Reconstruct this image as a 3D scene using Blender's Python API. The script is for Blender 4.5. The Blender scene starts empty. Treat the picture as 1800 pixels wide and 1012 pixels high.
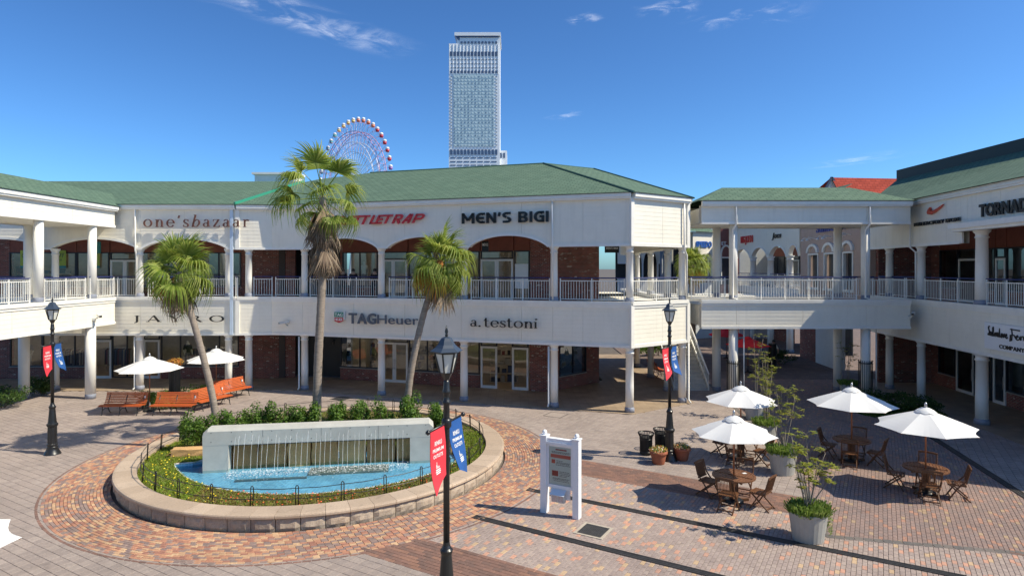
import bpy, math, random
from mathutils import Vector, Matrix
PI = math.pi
rad = math.radians
RN = random.Random(11)
scene = bpy.context.scene
col = scene.collection

# ------------------------------------------------------------------ camera, sky, sun, exposure
H = 6.5                      # eye height: the photographer stands on the upper walkway
cam_d = bpy.data.cameras.new('camera')
cam = bpy.data.objects.new('camera', cam_d)
col.objects.link(cam)
cam.location = (0, 0, H)
cam.rotation_euler = (rad(90), 0, 0)
cam_d.sensor_width = 36
cam_d.lens = 22
cam_d.shift_y = -34 / 1800
cam_d.clip_start = 0.1
cam_d.clip_end = 40000
scene.camera = cam

SUN_A, SUN_EL = 13.0, 48.5
s_dir = Vector((math.cos(rad(SUN_A)) * math.cos(rad(SUN_EL)), -math.sin(rad(SUN_A)) * math.cos(rad(SUN_EL)), math.sin(rad(SUN_EL))))
world = bpy.data.worlds.new('World')
scene.world = world
world.use_nodes = True
wn = world.node_tree.nodes
wl = world.node_tree.links
wn.clear()
sky = wn.new('ShaderNodeTexSky')
sky.sky_type = 'NISHITA'
sky.sun_disc = False
sky.sun_elevation = rad(SUN_EL)
sky.sun_rotation = rad(90 + SUN_A)
sky.altitude = 0
sky.air_density = 0.8
sky.dust_density = 0.7
sky.ozone_density = 4.0
bg = wn.new('ShaderNodeBackground')
bg.inputs['Strength'].default_value = 0.1
wo = wn.new('ShaderNodeOutputWorld')
pre = wn.new('ShaderNodeVectorMath'); pre.operation = 'SCALE'; pre.inputs['Scale'].default_value = 0.78
gm = wn.new('ShaderNodeGamma'); gm.inputs['Gamma'].default_value = 1.25     # deep blue of a polarised sky, the same everywhere
wl.new(sky.outputs[0], pre.inputs[0]); wl.new(pre.outputs[0], gm.inputs['Color']); tn_ = wn.new('ShaderNodeVectorMath'); tn_.operation = 'MULTIPLY'; tn_.inputs[1].default_value = (0.58, 0.95, 1.24)
wl.new(gm.outputs[0], tn_.inputs[0]); wl.new(tn_.outputs[0], bg.inputs['Color'])
wl.new(bg.outputs[0], wo.inputs['Surface'])
sun_d = bpy.data.lights.new('sun', 'SUN')
sun_d.energy = 4.0
sun_d.angle = rad(0.5)
sun_d.color = (1.0, 0.94, 0.84)
sun = bpy.data.objects.new('sun', sun_d)
col.objects.link(sun)
sun.rotation_euler = s_dir.to_track_quat('Z', 'Y').to_euler()
sun.location = (60, -20, 80)
vs = scene.view_settings
vs.view_transform = 'Standard'
vs.look = 'None'
vs.exposure = 0.6
vs.use_white_balance = True          # the camera's daylight balance: whites in open shade stay nearly neutral
vs.white_balance_temperature = 7250
vs.white_balance_tint = 6
vs.gamma = 1
scene.cycles.use_denoising = True
scene.cycles.max_bounces = 8
scene.cycles.transparent_max_bounces = 16

# ------------------------------------------------------------------ small helpers
F, CX, CY = 1100.0, 900.0, 472.0
def gp(x, y, z=0.0):
    d = F * (H - z) / (y - CY)
    return Vector(((x - CX) / F * d, d, z))
def dp(x, y, Y):
    return Vector(((x - CX) / F * Y, Y, H - (y - CY) / F * Y))
def project(p):
    return CX + p[0] / p[1] * F, CY + (H - p[2]) / p[1] * F

class MB:
    def __init__(self):
        self.v = []; self.f = []; self.m = []
    def add(self, vs_, fs, mi=0):
        o = len(self.v)
        self.v.extend([tuple(p) for p in vs_])
        for f in fs:
            self.f.append(tuple(i + o for i in f)); self.m.append(mi)
        return self
    def obox(self, o, ex, ey, ez, mi=0, bottom=True):
        o = Vector(o); ex = Vector(ex); ey = Vector(ey); ez = Vector(ez)
        vs_ = [o, o + ex, o + ex + ey, o + ey, o + ez, o + ex + ez, o + ex + ey + ez, o + ey + ez]
        fs = [(4, 5, 6, 7), (0, 1, 5, 4), (1, 2, 6, 5), (2, 3, 7, 6), (3, 0, 4, 7)]
        if bottom: fs.append((3, 2, 1, 0))
        return self.add(vs_, fs, mi)
    def bx(self, x0, x1, y0, y1, z0, z1, mi=0):
        return self.obox((x0, y0, z0), (x1 - x0, 0, 0), (0, y1 - y0, 0), (0, 0, z1 - z0), mi)
    def bar(self, p, q, w, h, up=(0, 0, 1), mi=0):
        p = Vector(p); q = Vector(q); d = (q - p)
        if d.length < 1e-6: return self
        d2 = d.normalized(); up = Vector(up)
        s = d2.cross(up)
        if s.length < 1e-4: s = d2.cross(Vector((1, 0, 0)))
        s.normalize(); t = s.cross(d2).normalized()
        return self.obox(p - s * w / 2 - t * h / 2, d, s * w, t * h, mi)
    def tube(self, pts, r, n=8, mi=0, cap=True):
        pts = [Vector(p) for p in pts]
        rs = r if isinstance(r, (list, tuple)) else [r] * len(pts)
        o = len(self.v)
        ref = Vector((0, 0, 1))
        prev = None
        for i, p in enumerate(pts):
            d = (pts[min(i + 1, len(pts) - 1)] - pts[max(i - 1, 0)])
            if d.length < 1e-9: d = Vector((0, 0, 1))
            d.normalize()
            if prev is None:
                a = d.orthogonal().normalized()
            else:
                a = prev - d * prev.dot(d)
                if a.length < 1e-5: a = d.orthogonal()
                a.normalize()
            prev = a
            b = d.cross(a)
            for k in range(n):
                an = 2 * PI * k / n
                q = p + (a * math.cos(an) + b * math.sin(an)) * rs[i]
                self.v.append(tuple(q))
        for i in range(len(pts) - 1):
            for k in range(n):
                k2 = (k + 1) % n
                self.f.append((o + i * n + k, o + i * n + k2, o + (i + 1) * n + k2, o + (i + 1) * n + k)); self.m.append(mi)
        if cap:
            self.f.append(tuple(o + k for k in reversed(range(n)))); self.m.append(mi)
            e = o + (len(pts) - 1) * n
            self.f.append(tuple(e + k for k in range(n))); self.m.append(mi)
        return self
    def lathe(self, prof, n=16, c=(0, 0, 0), mi=0, cap=True, rot=0.0, sx=1.0, sy=1.0):
        o = len(self.v)
        for (r, z) in prof:
            for k in range(n):
                an = 2 * PI * k / n + rot
                self.v.append((c[0] + r * math.cos(an) * sx, c[1] + r * math.sin(an) * sy, c[2] + z))
        for i in range(len(prof) - 1):
            for k in range(n):
                k2 = (k + 1) % n
                self.f.append((o + i * n + k, o + i * n + k2, o + (i + 1) * n + k2, o + (i + 1) * n + k)); self.m.append(mi)
        if cap:
            self.f.append(tuple(o + k for k in reversed(range(n)))); self.m.append(mi)
            e = o + (len(prof) - 1) * n
            self.f.append(tuple(e + k for k in range(n))); self.m.append(mi)
        return self
    def prism(self, poly, z0, z1, mi=0):
        n = len(poly)
        vs_ = [(p[0], p[1], z0) for p in poly] + [(p[0], p[1], z1) for p in poly]
        fs = [tuple(range(n, 2 * n)), tuple(reversed(range(n)))]
        for i in range(n):
            j = (i + 1) % n
            fs.append((i, j, n + j, n + i))
        return self.add(vs_, fs, mi)
    def build(self, name, mats, parent=None, smooth=False, uv=False, root=None, kind=None, loc=None):
        me = self.mesh(name, mats, smooth, uv, parent if root is None else root)
        return link(name, me, parent, kind=kind, loc=loc)
    def mesh(self, name, mats, smooth=False, uv=False, root=None, org=None):
        me = bpy.data.meshes.new(name)
        me.from_pydata(self.v, [], self.f)
        if not isinstance(mats, (list, tuple)): mats = [mats]
        for m_ in mats: me.materials.append(m_)
        if len(mats) > 1: me.polygons.foreach_set('material_index', self.m)
        if smooth:
            me.polygons.foreach_set('use_smooth', [True] * len(self.f))
        if uv: box_uv(me)
        me.update()
        return me

def box_uv(me):
    lay = me.uv_layers.new(name='UVMap')
    vv = me.vertices
    for p in me.polygons:
        n = p.normal
        h = math.hypot(n.x, n.y)
        if h < 0.15:
            for li in p.loop_indices:
                c = vv[me.loops[li].vertex_index].co
                lay.data[li].uv = (c.x, c.y)
        else:
            tx, ty = -n.y / h, n.x / h
            for li in p.loop_indices:
                c = vv[me.loops[li].vertex_index].co
                lay.data[li].uv = (c.x * tx + c.y * ty, c.z / max(h, 0.05))

def world_loc(o):
    v = Vector((0, 0, 0))
    while o is not None:
        v += o.location; o = o.parent
    return v
def link(name, me, parent=None, kind=None, loc=None):
    """parts of unrotated roots: mesh in world coordinates, offset back by the root's place; loc given = local"""
    o = bpy.data.objects.new(name, me)
    col.objects.link(o)
    if parent is not None:
        o.parent = parent
        o.location = Vector(loc) if loc is not None else -world_loc(parent)
    elif loc is not None:
        o.location = loc
    if kind: o['kind'] = kind
    return o
def thing(name, label, cat, loc=(0, 0, 0), rz=0.0, group=None):
    o = bpy.data.objects.new(name, None)
    col.objects.link(o)
    o.empty_display_size = 0.2
    o.location = loc
    o.rotation_euler = (0, 0, rz)
    tag(o, label, cat, group)
    return o
def tag(o, label, cat, group=None, kind=None):
    o['label'] = label; o['category'] = cat
    if group: o['group'] = group
    if kind: o['kind'] = kind
    return o
def copy_tree(o, parent=None):
    c = o.copy()
    col.objects.link(c)
    if parent is not None: c.parent = parent
    for ch in list(o.children): copy_tree(ch, c)
    return c
def P0(mb, name, mat, parent, smooth=False, uv=False, kind=None):
    """part in the thing's own coordinates"""
    return link(name, mb.mesh(name, mat, smooth, uv), parent, kind=kind, loc=(0, 0, 0))

# ------------------------------------------------------------------ materials
def set_ramp(rp, ramp):
    els = rp.color_ramp.elements
    els.remove(els[1])
    els[0].position = ramp[0][0]; els[0].color = (*ramp[0][1], 1)
    for p, c in ramp[1:]:
        e = els.new(p); e.color = (*c, 1)
def nodes(m):
    m.use_nodes = True
    nt = m.node_tree
    return nt, nt.nodes, nt.links, nt.nodes['Principled BSDF']
def mat(name, c, rough=0.6, var=0.0, vs_=3.0, bump=0.0, bs=40.0, metal=0.0, spec=0.5, trans=0.0, stretch=None, c2=None, coat=0.0):
    m = bpy.data.materials.new(name)
    nt, N, L, B = nodes(m)
    B.inputs['Base Color'].default_value = (*c, 1)
    B.inputs['Roughness'].default_value = rough
    B.inputs['Metallic'].default_value = metal
    B.inputs['Specular IOR Level'].default_value = spec
    B.inputs['Coat Weight'].default_value = coat
    tc = N.new('ShaderNodeTexCoord')
    src = tc.outputs['Object']
    if stretch:
        mp = N.new('ShaderNodeMapping'); mp.inputs['Scale'].default_value = stretch
        L.new(src, mp.inputs[0]); src = mp.outputs[0]
    if var or c2:
        nz = N.new('ShaderNodeTexNoise'); nz.inputs['Scale'].default_value = vs_; nz.inputs['Detail'].default_value = 6; nz.inputs['Roughness'].default_value = 0.65
        L.new(src, nz.inputs['Vector'])
        rp = N.new('ShaderNodeValToRGB')
        e = rp.color_ramp.elements
        e[0].position = 0.3; e[1].position = 0.7
        k = 1 - var
        e[0].color = (*[x * k for x in c], 1)
        e[1].color = (*(c2 if c2 else [min(1, x * (1 + var * 0.5)) for x in c]), 1)
        L.new(nz.outputs[0], rp.inputs[0]); L.new(rp.outputs[0], B.inputs['Base Color'])
    if bump:
        n2 = N.new('ShaderNodeTexNoise'); n2.inputs['Scale'].default_value = bs; n2.inputs['Detail'].default_value = 5
        L.new(src, n2.inputs['Vector'])
        bp = N.new('ShaderNodeBump'); bp.inputs['Strength'].default_value = bump; bp.inputs['Distance'].default_value = 0.02
        L.new(n2.outputs[0], bp.inputs['Height']); L.new(bp.outputs[0], B.inputs['Normal'])
    return m
def piece_mat(name, ramp, rough=0.8, bump=0.25, dirt=0.25):
    """loose pieces (bricks, pavers, blocks): one colour per piece, grain and dirt on top"""
    m = bpy.data.materials.new(name)
    nt, N, L, B = nodes(m)
    g = N.new('ShaderNodeNewGeometry'); oi = N.new('ShaderNodeObjectInfo')
    a = N.new('ShaderNodeMath'); a.operation = 'ADD'
    L.new(g.outputs['Random Per Island'], a.inputs[0]); L.new(oi.outputs['Random'], a.inputs[1])
    fr = N.new('ShaderNodeMath'); fr.operation = 'FRACT'; L.new(a.outputs[0], fr.inputs[0])
    rp = N.new('ShaderNodeValToRGB'); rp.color_ramp.interpolation = 'CONSTANT'
    set_ramp(rp, ramp)
    L.new(fr.outputs[0], rp.inputs[0])
    n1 = N.new('ShaderNodeTexNoise'); n1.inputs['Scale'].default_value = 0.55; n1.inputs['Detail'].default_value = 8; n1.inputs['Roughness'].default_value = 0.7
    L.new(g.outputs['Position'], n1.inputs['Vector'])
    n2 = N.new('ShaderNodeTexNoise'); n2.inputs['Scale'].default_value = 26; n2.inputs['Detail'].default_value = 6
    L.new(g.outputs['Position'], n2.inputs['Vector'])
    mr = N.new('ShaderNodeMapRange'); mr.inputs[1].default_value = 0.32; mr.inputs[2].default_value = 0.68; mr.inputs[3].default_value = 1 - dirt; mr.inputs[4].default_value = 1.06
    L.new(n1.outputs[0], mr.inputs[0])
    mr2 = N.new('ShaderNodeMapRange'); mr2.inputs[1].default_value = 0.3; mr2.inputs[2].default_value = 0.7; mr2.inputs[3].default_value = 0.86; mr2.inputs[4].default_value = 1.1
    L.new(n2.outputs[0], mr2.inputs[0])
    mu0 = N.new('ShaderNodeMath'); mu0.operation = 'MULTIPLY'; L.new(mr.outputs[0], mu0.inputs[0]); L.new(mr2.outputs[0], mu0.inputs[1])
    n4 = N.new('ShaderNodeTexNoise'); n4.inputs['Scale'].default_value = 2.6; n4.inputs['Detail'].default_value = 4; n4.inputs['Distortion'].default_value = 1.2
    L.new(g.outputs['Position'], n4.inputs['Vector'])
    mr4 = N.new('ShaderNodeMapRange'); mr4.inputs[1].default_value = 0.60; mr4.inputs[2].default_value = 0.74; mr4.inputs[3].default_value = 1.0; mr4.inputs[4].default_value = 0.80
    L.new(n4.outputs[0], mr4.inputs[0])
    mu = N.new('ShaderNodeMath'); mu.operation = 'MULTIPLY'; L.new(mu0.outputs[0], mu.inputs[0]); L.new(mr4.outputs[0], mu.inputs[1])
    vm = N.new('ShaderNodeVectorMath'); vm.operation = 'SCALE'
    L.new(rp.outputs[0], vm.inputs[0]); L.new(mu.outputs[0], vm.inputs['Scale'])
    L.new(vm.outputs[0], B.inputs['Base Color'])
    B.inputs['Roughness'].default_value = rough
    B.inputs['Specular IOR Level'].default_value = 0.3
    bp = N.new('ShaderNodeBump'); bp.inputs['Strength'].default_value = bump; bp.inputs['Distance'].default_value = 0.01
    L.new(n2.outputs[0], bp.inputs['Height']); L.new(bp.outputs[0], B.inputs['Normal'])
    return m
def brick_mat(name, c1, c2, mortar, nlo=0.78, nhi=1.12, w=0.21, h=0.07, msize=0.008, off=0.5, speck=None, rough=0.85, bump=0.5, squash=1.0):
    m = bpy.data.materials.new(name)
    nt, N, L, B = nodes(m)
    tc = N.new('ShaderNodeTexCoord')
    bt = N.new('ShaderNodeTexBrick')
    bt.offset = off
    bt.inputs['Color1'].default_value = (*c1, 1); bt.inputs['Color2'].default_value = (*c2, 1); bt.inputs['Mortar'].default_value = (*mortar, 1)
    bt.inputs['Scale'].default_value = 1.0; bt.inputs['Mortar Size'].default_value = msize; bt.inputs['Brick Width'].default_value = w; bt.inputs['Row Height'].default_value = h
    L.new(tc.outputs['UV'], bt.inputs['Vector'])
    out = bt.outputs['Color']
    nz = N.new('ShaderNodeTexNoise'); nz.inputs['Scale'].default_value = 1.3; nz.inputs['Detail'].default_value = 8
    L.new(tc.outputs['UV'], nz.inputs['Vector'])
    mr = N.new('ShaderNodeMapRange'); mr.inputs[1].default_value = 0.3; mr.inputs[2].default_value = 0.7; mr.inputs[3].default_value = nlo; mr.inputs[4].default_value = nhi
    L.new(nz.outputs[0], mr.inputs[0])
    vm = N.new('ShaderNodeVectorMath'); vm.operation = 'SCALE'
    L.new(out, vm.inputs[0]); L.new(mr.outputs[0], vm.inputs['Scale'])
    out = vm.outputs[0]
    if speck:
        # single pale bricks scattered in the wall: a second brick lattice with the same cells drives them
        b2 = N.new('ShaderNodeTexBrick'); b2.offset = off; b2.inputs['Bias'].default_value = -0.72
        b2.inputs['Color1'].default_value = (0, 0, 0, 1); b2.inputs['Color2'].default_value = (1, 1, 1, 1); b2.inputs['Mortar'].default_value = (0, 0, 0, 1)
        b2.inputs['Scale'].default_value = 1.0; b2.inputs['Mortar Size'].default_value = msize; b2.inputs['Brick Width'].default_value = w; b2.inputs['Row Height'].default_value = h
        L.new(tc.outputs['UV'], b2.inputs['Vector'])
        r2 = N.new('ShaderNodeMapRange'); r2.inputs[1].default_value = 0.15; r2.inputs[2].default_value = 0.3
        L.new(b2.outputs['Color'], r2.inputs[0])
        n3 = N.new('ShaderNodeTexNoise'); n3.inputs['Scale'].default_value = 9; L.new(tc.outputs['UV'], n3.inputs['Vector'])
        r3 = N.new('ShaderNodeMapRange'); r3.inputs[1].default_value = 0.45; r3.inputs[2].default_value = 0.6; L.new(n3.outputs[0], r3.inputs[0])
        mm = N.new('ShaderNodeMath'); mm.operation = 'MULTIPLY'; L.new(r2.outputs[0], mm.inputs[0]); L.new(r3.outputs[0], mm.inputs[1])
        mx = N.new('ShaderNodeMix'); mx.data_type = 'RGBA'
        L.new(mm.outputs[0], mx.inputs[0]); L.new(out, mx.inputs[6]); mx.inputs[7].default_value = (*speck, 1)
        out = mx.outputs[2]
    L.new(out, B.inputs['Base Color'])
    B.inputs['Roughness'].default_value = rough
    B.inputs['Specular IOR Level'].default_value = 0.25
    bp = N.new('ShaderNodeBump'); bp.inputs['Strength'].default_value = bump; bp.inputs['Distance'].default_value = 0.01; bp.invert = True
    L.new(bt.outputs['Fac'], bp.inputs['Height']); L.new(bp.outputs[0], B.inputs['Normal'])
    return m
def leaf_mat(name, ramp, trans=0.35, rough=0.5):
    m = bpy.data.materials.new(name)
    nt, N, L, B = nodes(m)
    g = N.new('ShaderNodeNewGeometry'); oi = N.new('ShaderNodeObjectInfo')
    a = N.new('ShaderNodeMath'); a.operation = 'ADD'; L.new(g.outputs['Random Per Island'], a.inputs[0]); L.new(oi.outputs['Random'], a.inputs[1])
    fr = N.new('ShaderNodeMath'); fr.operation = 'FRACT'; L.new(a.outputs[0], fr.inputs[0])
    rp = N.new('ShaderNodeValToRGB')
    set_ramp(rp, ramp)
    L.new(fr.outputs[0], rp.inputs[0])
    L.new(rp.outputs[0], B.inputs['Base Color'])
    B.inputs['Roughness'].default_value = rough
    B.inputs['Specular IOR Level'].default_value = 0.35
    tr = N.new('ShaderNodeBsdfTranslucent')
    hs = N.new('ShaderNodeHueSaturation'); hs.inputs['Value'].default_value = 1.5; hs.inputs['Hue'].default_value = 0.485
    L.new(rp.outputs[0], hs.inputs['Color']); L.new(hs.outputs[0], tr.inputs[0])
    ms = N.new('ShaderNodeMixShader'); ms.inputs[0].default_value = trans
    L.new(B.outputs[0], ms.inputs[1]); L.new(tr.outputs[0], ms.inputs[2])
    L.new(ms.outputs[0], N['Material Output'].inputs['Surface'])
    return m
def glass_mat(name, tint=(0.75, 0.8, 0.8), ior=1.5, rough=0.01, base=0.06):
    m = bpy.data.materials.new(name)
    m.use_nodes = True
    N = m.node_tree.nodes; L = m.node_tree.links
    N.clear()
    o = N.new('ShaderNodeOutputMaterial')
    t = N.new('ShaderNodeBsdfTransparent'); t.inputs[0].default_value = (*tint, 1)
    g = N.new('ShaderNodeBsdfGlossy'); g.inputs['Roughness'].default_value = rough; g.inputs[0].default_value = (0.9, 0.95, 1, 1)
    fz = N.new('ShaderNodeFresnel'); fz.inputs[0].default_value = ior
    mx = N.new('ShaderNodeMath'); mx.operation = 'ADD'; mx.inputs[1].default_value = base; mx.use_clamp = True
    L.new(fz.outputs[0], mx.inputs[0])
    ms = N.new('ShaderNodeMixShader')
    L.new(mx.outputs[0], ms.inputs[0]); L.new(t.outputs[0], ms.inputs[1]); L.new(g.outputs[0], ms.inputs[2])
    L.new(ms.outputs[0], o.inputs[0])
    return m

def siding_mat():
    m = mat('siding', (0.72, 0.70, 0.63), 0.62)
    nt, N, L, B = nodes(m)
    g = N.new('ShaderNodeNewGeometry')
    mp = N.new('ShaderNodeMapping'); mp.inputs['Scale'].default_value = (0.7, 0.7, 0.5)
    L.new(g.outputs['Position'], mp.inputs[0])
    nz = N.new('ShaderNodeTexNoise'); nz.inputs['Scale'].default_value = 2.2; nz.inputs['Detail'].default_value = 8; nz.inputs['Roughness'].default_value = 0.7
    L.new(mp.outputs[0], nz.inputs['Vector'])
    rp = N.new('ShaderNodeValToRGB')
    rp.color_ramp.elements[0].position = 0.3; rp.color_ramp.elements[0].color = (0.80, 0.75, 0.64, 1)
    rp.color_ramp.elements[1].position = 0.62; rp.color_ramp.elements[1].color = (0.85, 0.80, 0.69, 1)
    L.new(nz.outputs[0], rp.inputs[0])
    st = N.new('ShaderNodeMapping'); st.inputs['Scale'].default_value = (2.4, 2.4, 0.16); L.new(g.outputs['Position'], st.inputs[0])
    ns = N.new('ShaderNodeTexNoise'); ns.inputs['Scale'].default_value = 2.0; ns.inputs['Detail'].default_value = 6; L.new(st.outputs[0], ns.inputs['Vector'])
    ms_ = N.new('ShaderNodeMapRange'); ms_.inputs[1].default_value = 0.54; ms_.inputs[2].default_value = 0.75; ms_.inputs[3].default_value = 1.0; ms_.inputs[4].default_value = 0.93; L.new(ns.outputs[0], ms_.inputs[0])
    sv_ = N.new('ShaderNodeVectorMath'); sv_.operation = 'SCALE'; L.new(rp.outputs[0], sv_.inputs[0]); L.new(ms_.outputs[0], sv_.inputs['Scale'])
    L.new(sv_.outputs[0], B.inputs['Base Color'])
    n2 = N.new('ShaderNodeTexNoise'); n2.inputs['Scale'].default_value = 55
    mp2 = N.new('ShaderNodeMapping'); mp2.inputs['Scale'].default_value = (0.15, 0.15, 1.5); L.new(g.outputs['Position'], mp2.inputs[0]); L.new(mp2.outputs[0], n2.inputs['Vector'])
    bp = N.new('ShaderNodeBump'); bp.inputs['Strength'].default_value = 0.12; bp.inputs['Distance'].default_value = 0.01
    L.new(n2.outputs[0], bp.inputs['Height']); L.new(bp.outputs[0], B.inputs['Normal'])
    return m
def shingle_mat(name, c1, c2, gap):
    m = brick_mat(name, c1, c2, gap, 0.9, 1.06, w=0.4, h=0.24, msize=0.02, bump=0.6, rough=0.9)
    return m
SIDING = siding_mat()
TRIM = mat('white_trim', (0.82, 0.795, 0.735), 0.45, var=0.08, vs_=2)
COLM = mat('white_column', (0.82, 0.80, 0.745), 0.5, var=0.07, vs_=1.6, stretch=(1, 1, 0.4))
COLBASE = mat('grey_blue_base', (0.26, 0.28, 0.34), 0.6, var=0.2)
SOFFIT = mat('soffit', (0.72, 0.69, 0.61), 0.8, var=0.08)
BRICK = brick_mat('old_red_brick', (0.31, 0.085, 0.065), (0.16, 0.05, 0.042), (0.30, 0.24, 0.20), speck=(0.72, 0.58, 0.50))
SHINGLE = shingle_mat('green_shingle', (0.09, 0.15, 0.105), (0.115, 0.18, 0.125), (0.05, 0.088, 0.062))
SHINGLE_RED = shingle_mat('red_shingle', (0.36, 0.05, 0.03), (0.45, 0.07, 0.045), (0.22, 0.03, 0.02))
DRIP = mat('dark_drip_edge', (0.02, 0.025, 0.025), 0.5)
NAVY = mat('navy_rail', (0.018, 0.03, 0.13), 0.4)
GLASS = glass_mat('shop_glass')
GLASS_TEAL = glass_mat('teal_glass', (0.35, 0.6, 0.6), base=0.1)
FRAME_DK = mat('dark_window_frame', (0.012, 0.014, 0.025), 0.4)
DOORW = mat('white_door_frame', (0.72, 0.72, 0.72), 0.4)
STEEL = mat('brushed_steel', (0.55, 0.56, 0.58), 0.3, metal=0.9)
HEADER = mat('red_brown_header', (0.25, 0.075, 0.05), 0.7, var=0.2)
HEADER_DK = mat('dark_header', (0.02, 0.02, 0.022), 0.5)
INTERIOR = mat('shop_interior', (0.40, 0.36, 0.31), 0.8, var=0.4, vs_=0.8)
INT_FLOOR = mat('shop_floor', (0.30, 0.22, 0.15), 0.35, var=0.3, vs_=1)
ARCADE = brick_mat('arcade_paving', (0.36, 0.27, 0.19), (0.32, 0.24, 0.17), (0.20, 0.15, 0.11), w=0.4, h=0.4, msize=0.006, off=0.0, rough=0.6, bump=0.2)
BLACK_IRON = mat('black_iron', (0.012, 0.013, 0.015), 0.35, var=0.3, vs_=6, spec=0.6)
WHITE_SIGN = mat('white_panel', (0.8, 0.8, 0.8), 0.4)
CONCRETE = mat('concrete', (0.46, 0.45, 0.41), 0.75, var=0.16, vs_=1.4, bump=0.12, bs=30)

# ------------------------------------------------------------------ skinned bodies, grown while the scene is still small
J0 = {'pel': (0, 0, .93), 'sp': (0, 0, 1.12), 'ch': (0, 0.0, 1.32), 'nk': (0, .0, 1.46), 'hd': (0, .01, 1.56), 'ht': (0, .01, 1.66),
      'ls': (.17, 0, 1.38), 'le': (.23, -.02, 1.10), 'lw': (.22, .10, .88), 'lh': (.215, .13, .80),
      'rs': (-.17, 0, 1.38), 're': (-.23, -.02, 1.10), 'rw': (-.22, .10, .88), 'rh': (-.215, .13, .80),
      'lp': (.10, 0, .88), 'lk': (.11, .02, .50), 'la': (.11, -.02, .09), 'lt': (.11, .15, .04),
      'rp': (-.10, 0, .88), 'rk': (-.11, .02, .50), 'ra': (-.11, -.02, .09), 'rt': (-.11, .15, .04)}
POSES = {'stand': {},
         'walk': {'lk': (.10, .16, .52), 'la': (.10, .26, .12), 'lt': (.10, .42, .08), 'rk': (-.10, -.04, .50), 'ra': (-.10, -.30, .14), 'rt': (-.10, -.18, .04), 'le': (.22, -.16, 1.13), 'lw': (.2, -.18, .9), 'lh': (.2, -.16, .82), 're': (-.22, .12, 1.13), 'rw': (-.2, .26, .95), 'rh': (-.2, .32, .9)},
         'bend': {'sp': (0, .10, 1.08), 'ch': (0, .30, 1.20), 'nk': (0, .42, 1.25), 'hd': (0, .50, 1.27), 'ht': (0, .58, 1.28), 'ls': (.17, .34, 1.20), 'rs': (-.17, .34, 1.20), 'le': (.2, .40, .95), 're': (-.2, .40, .95), 'lw': (.16, .48, .76), 'rw': (-.16, .48, .76), 'lh': (.15, .5, .69), 'rh': (-.15, .5, .69)},
         'fold': {'le': (.24, .04, 1.12), 'lw': (.05, .22, 1.18), 'lh': (-.04, .22, 1.2), 're': (-.24, .04, 1.12), 'rw': (-.05, .24, 1.14), 'rh': (.05, .24, 1.15)}}
BONES = [('pel', 'sp'), ('sp', 'ch'), ('ch', 'nk'), ('nk', 'hd'), ('hd', 'ht'), ('ch', 'ls'), ('ls', 'le'), ('le', 'lw'), ('lw', 'lh'), ('ch', 'rs'), ('rs', 're'), ('re', 'rw'), ('rw', 'rh'),
         ('pel', 'lp'), ('lp', 'lk'), ('lk', 'la'), ('la', 'lt'), ('pel', 'rp'), ('rp', 'rk'), ('rk', 'ra'), ('ra', 'rt')]
BRAD = {'pel': .145, 'sp': .125, 'ch': .145, 'nk': .055, 'hd': .095, 'ht': .075, 's': .075, 'e': .045, 'w': .032, 'h': .036, 'p': .10, 'k': .062, 'a': .045, 't': .04}
BODIES = {}
for pose, upd in POSES.items():
    J = dict(J0); J.update(upd)
    names = list(J); idx = {n: i for i, n in enumerate(names)}
    me = bpy.data.meshes.new('body_cage')
    me.from_pydata([J[n] for n in names], [(idx[a], idx[b]) for a, b in BONES], [])
    ob = bpy.data.objects.new('body_cage', me); col.objects.link(ob)
    ob.modifiers.new('skin', 'SKIN')
    if not me.skin_vertices:
        raise RuntimeError('no skin layer')
    for n in names:
        r = BRAD.get(n, BRAD.get(n[1:], .06)); big = n in ('pel', 'ch', 'sp')
        d = me.skin_vertices[0].data[idx[n]]
        d.radius = (r * (1.15 if big else 1), r * (0.75 if big else 1)); d.use_root = (n == 'pel')
    sb = ob.modifiers.new('sub', 'SUBSURF'); sb.levels = 1; sb.render_levels = 1
    dg = bpy.context.evaluated_depsgraph_get()
    bm = bpy.data.meshes.new_from_object(ob.evaluated_get(dg))
    vv = [tuple(v.co) for v in bm.vertices]; ff = [tuple(p.vertices) for p in bm.polygons]; mi_ = []
    segs = [(Vector(J[a]), Vector(J[b]), a, b) for a, b in BONES]
    for p in bm.polygons:
        c = p.center; best = None
        for A, B_, a, b in segs:
            t = max(0, min(1, (c - A).dot(B_ - A) / max(1e-6, (B_ - A).length_squared))); d = (A + (B_ - A) * t - c).length
            if best is None or d < best[0]: best = (d, a, b, t)
        _, a, b, t = best
        if b in ('hd', 'ht') or a == 'hd' or (b == 'nk' and t > .6) or b in ('lw', 'rw', 'lh', 'rh'): k = 0
        elif b in ('lt', 'rt'): k = 3
        elif b in ('lp', 'rp', 'lk', 'rk', 'la', 'ra'): k = 2
        else: k = 1
        mi_.append(k)
    BODIES[pose] = (vv, ff, mi_, J)
    bpy.data.objects.remove(ob); bpy.data.meshes.remove(bm)

LAMP_E = bpy.data.materials.new('lit_ceiling_lamp'); LAMP_E.use_nodes = True
_b = LAMP_E.node_tree.nodes['Principled BSDF']; _b.inputs['Emission Color'].default_value = (1, 0.86, 0.66, 1); _b.inputs['Emission Strength'].default_value = 22
DARKPANE = mat('dark_far_pane', (0.02, 0.022, 0.026), 0.12)

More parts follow.
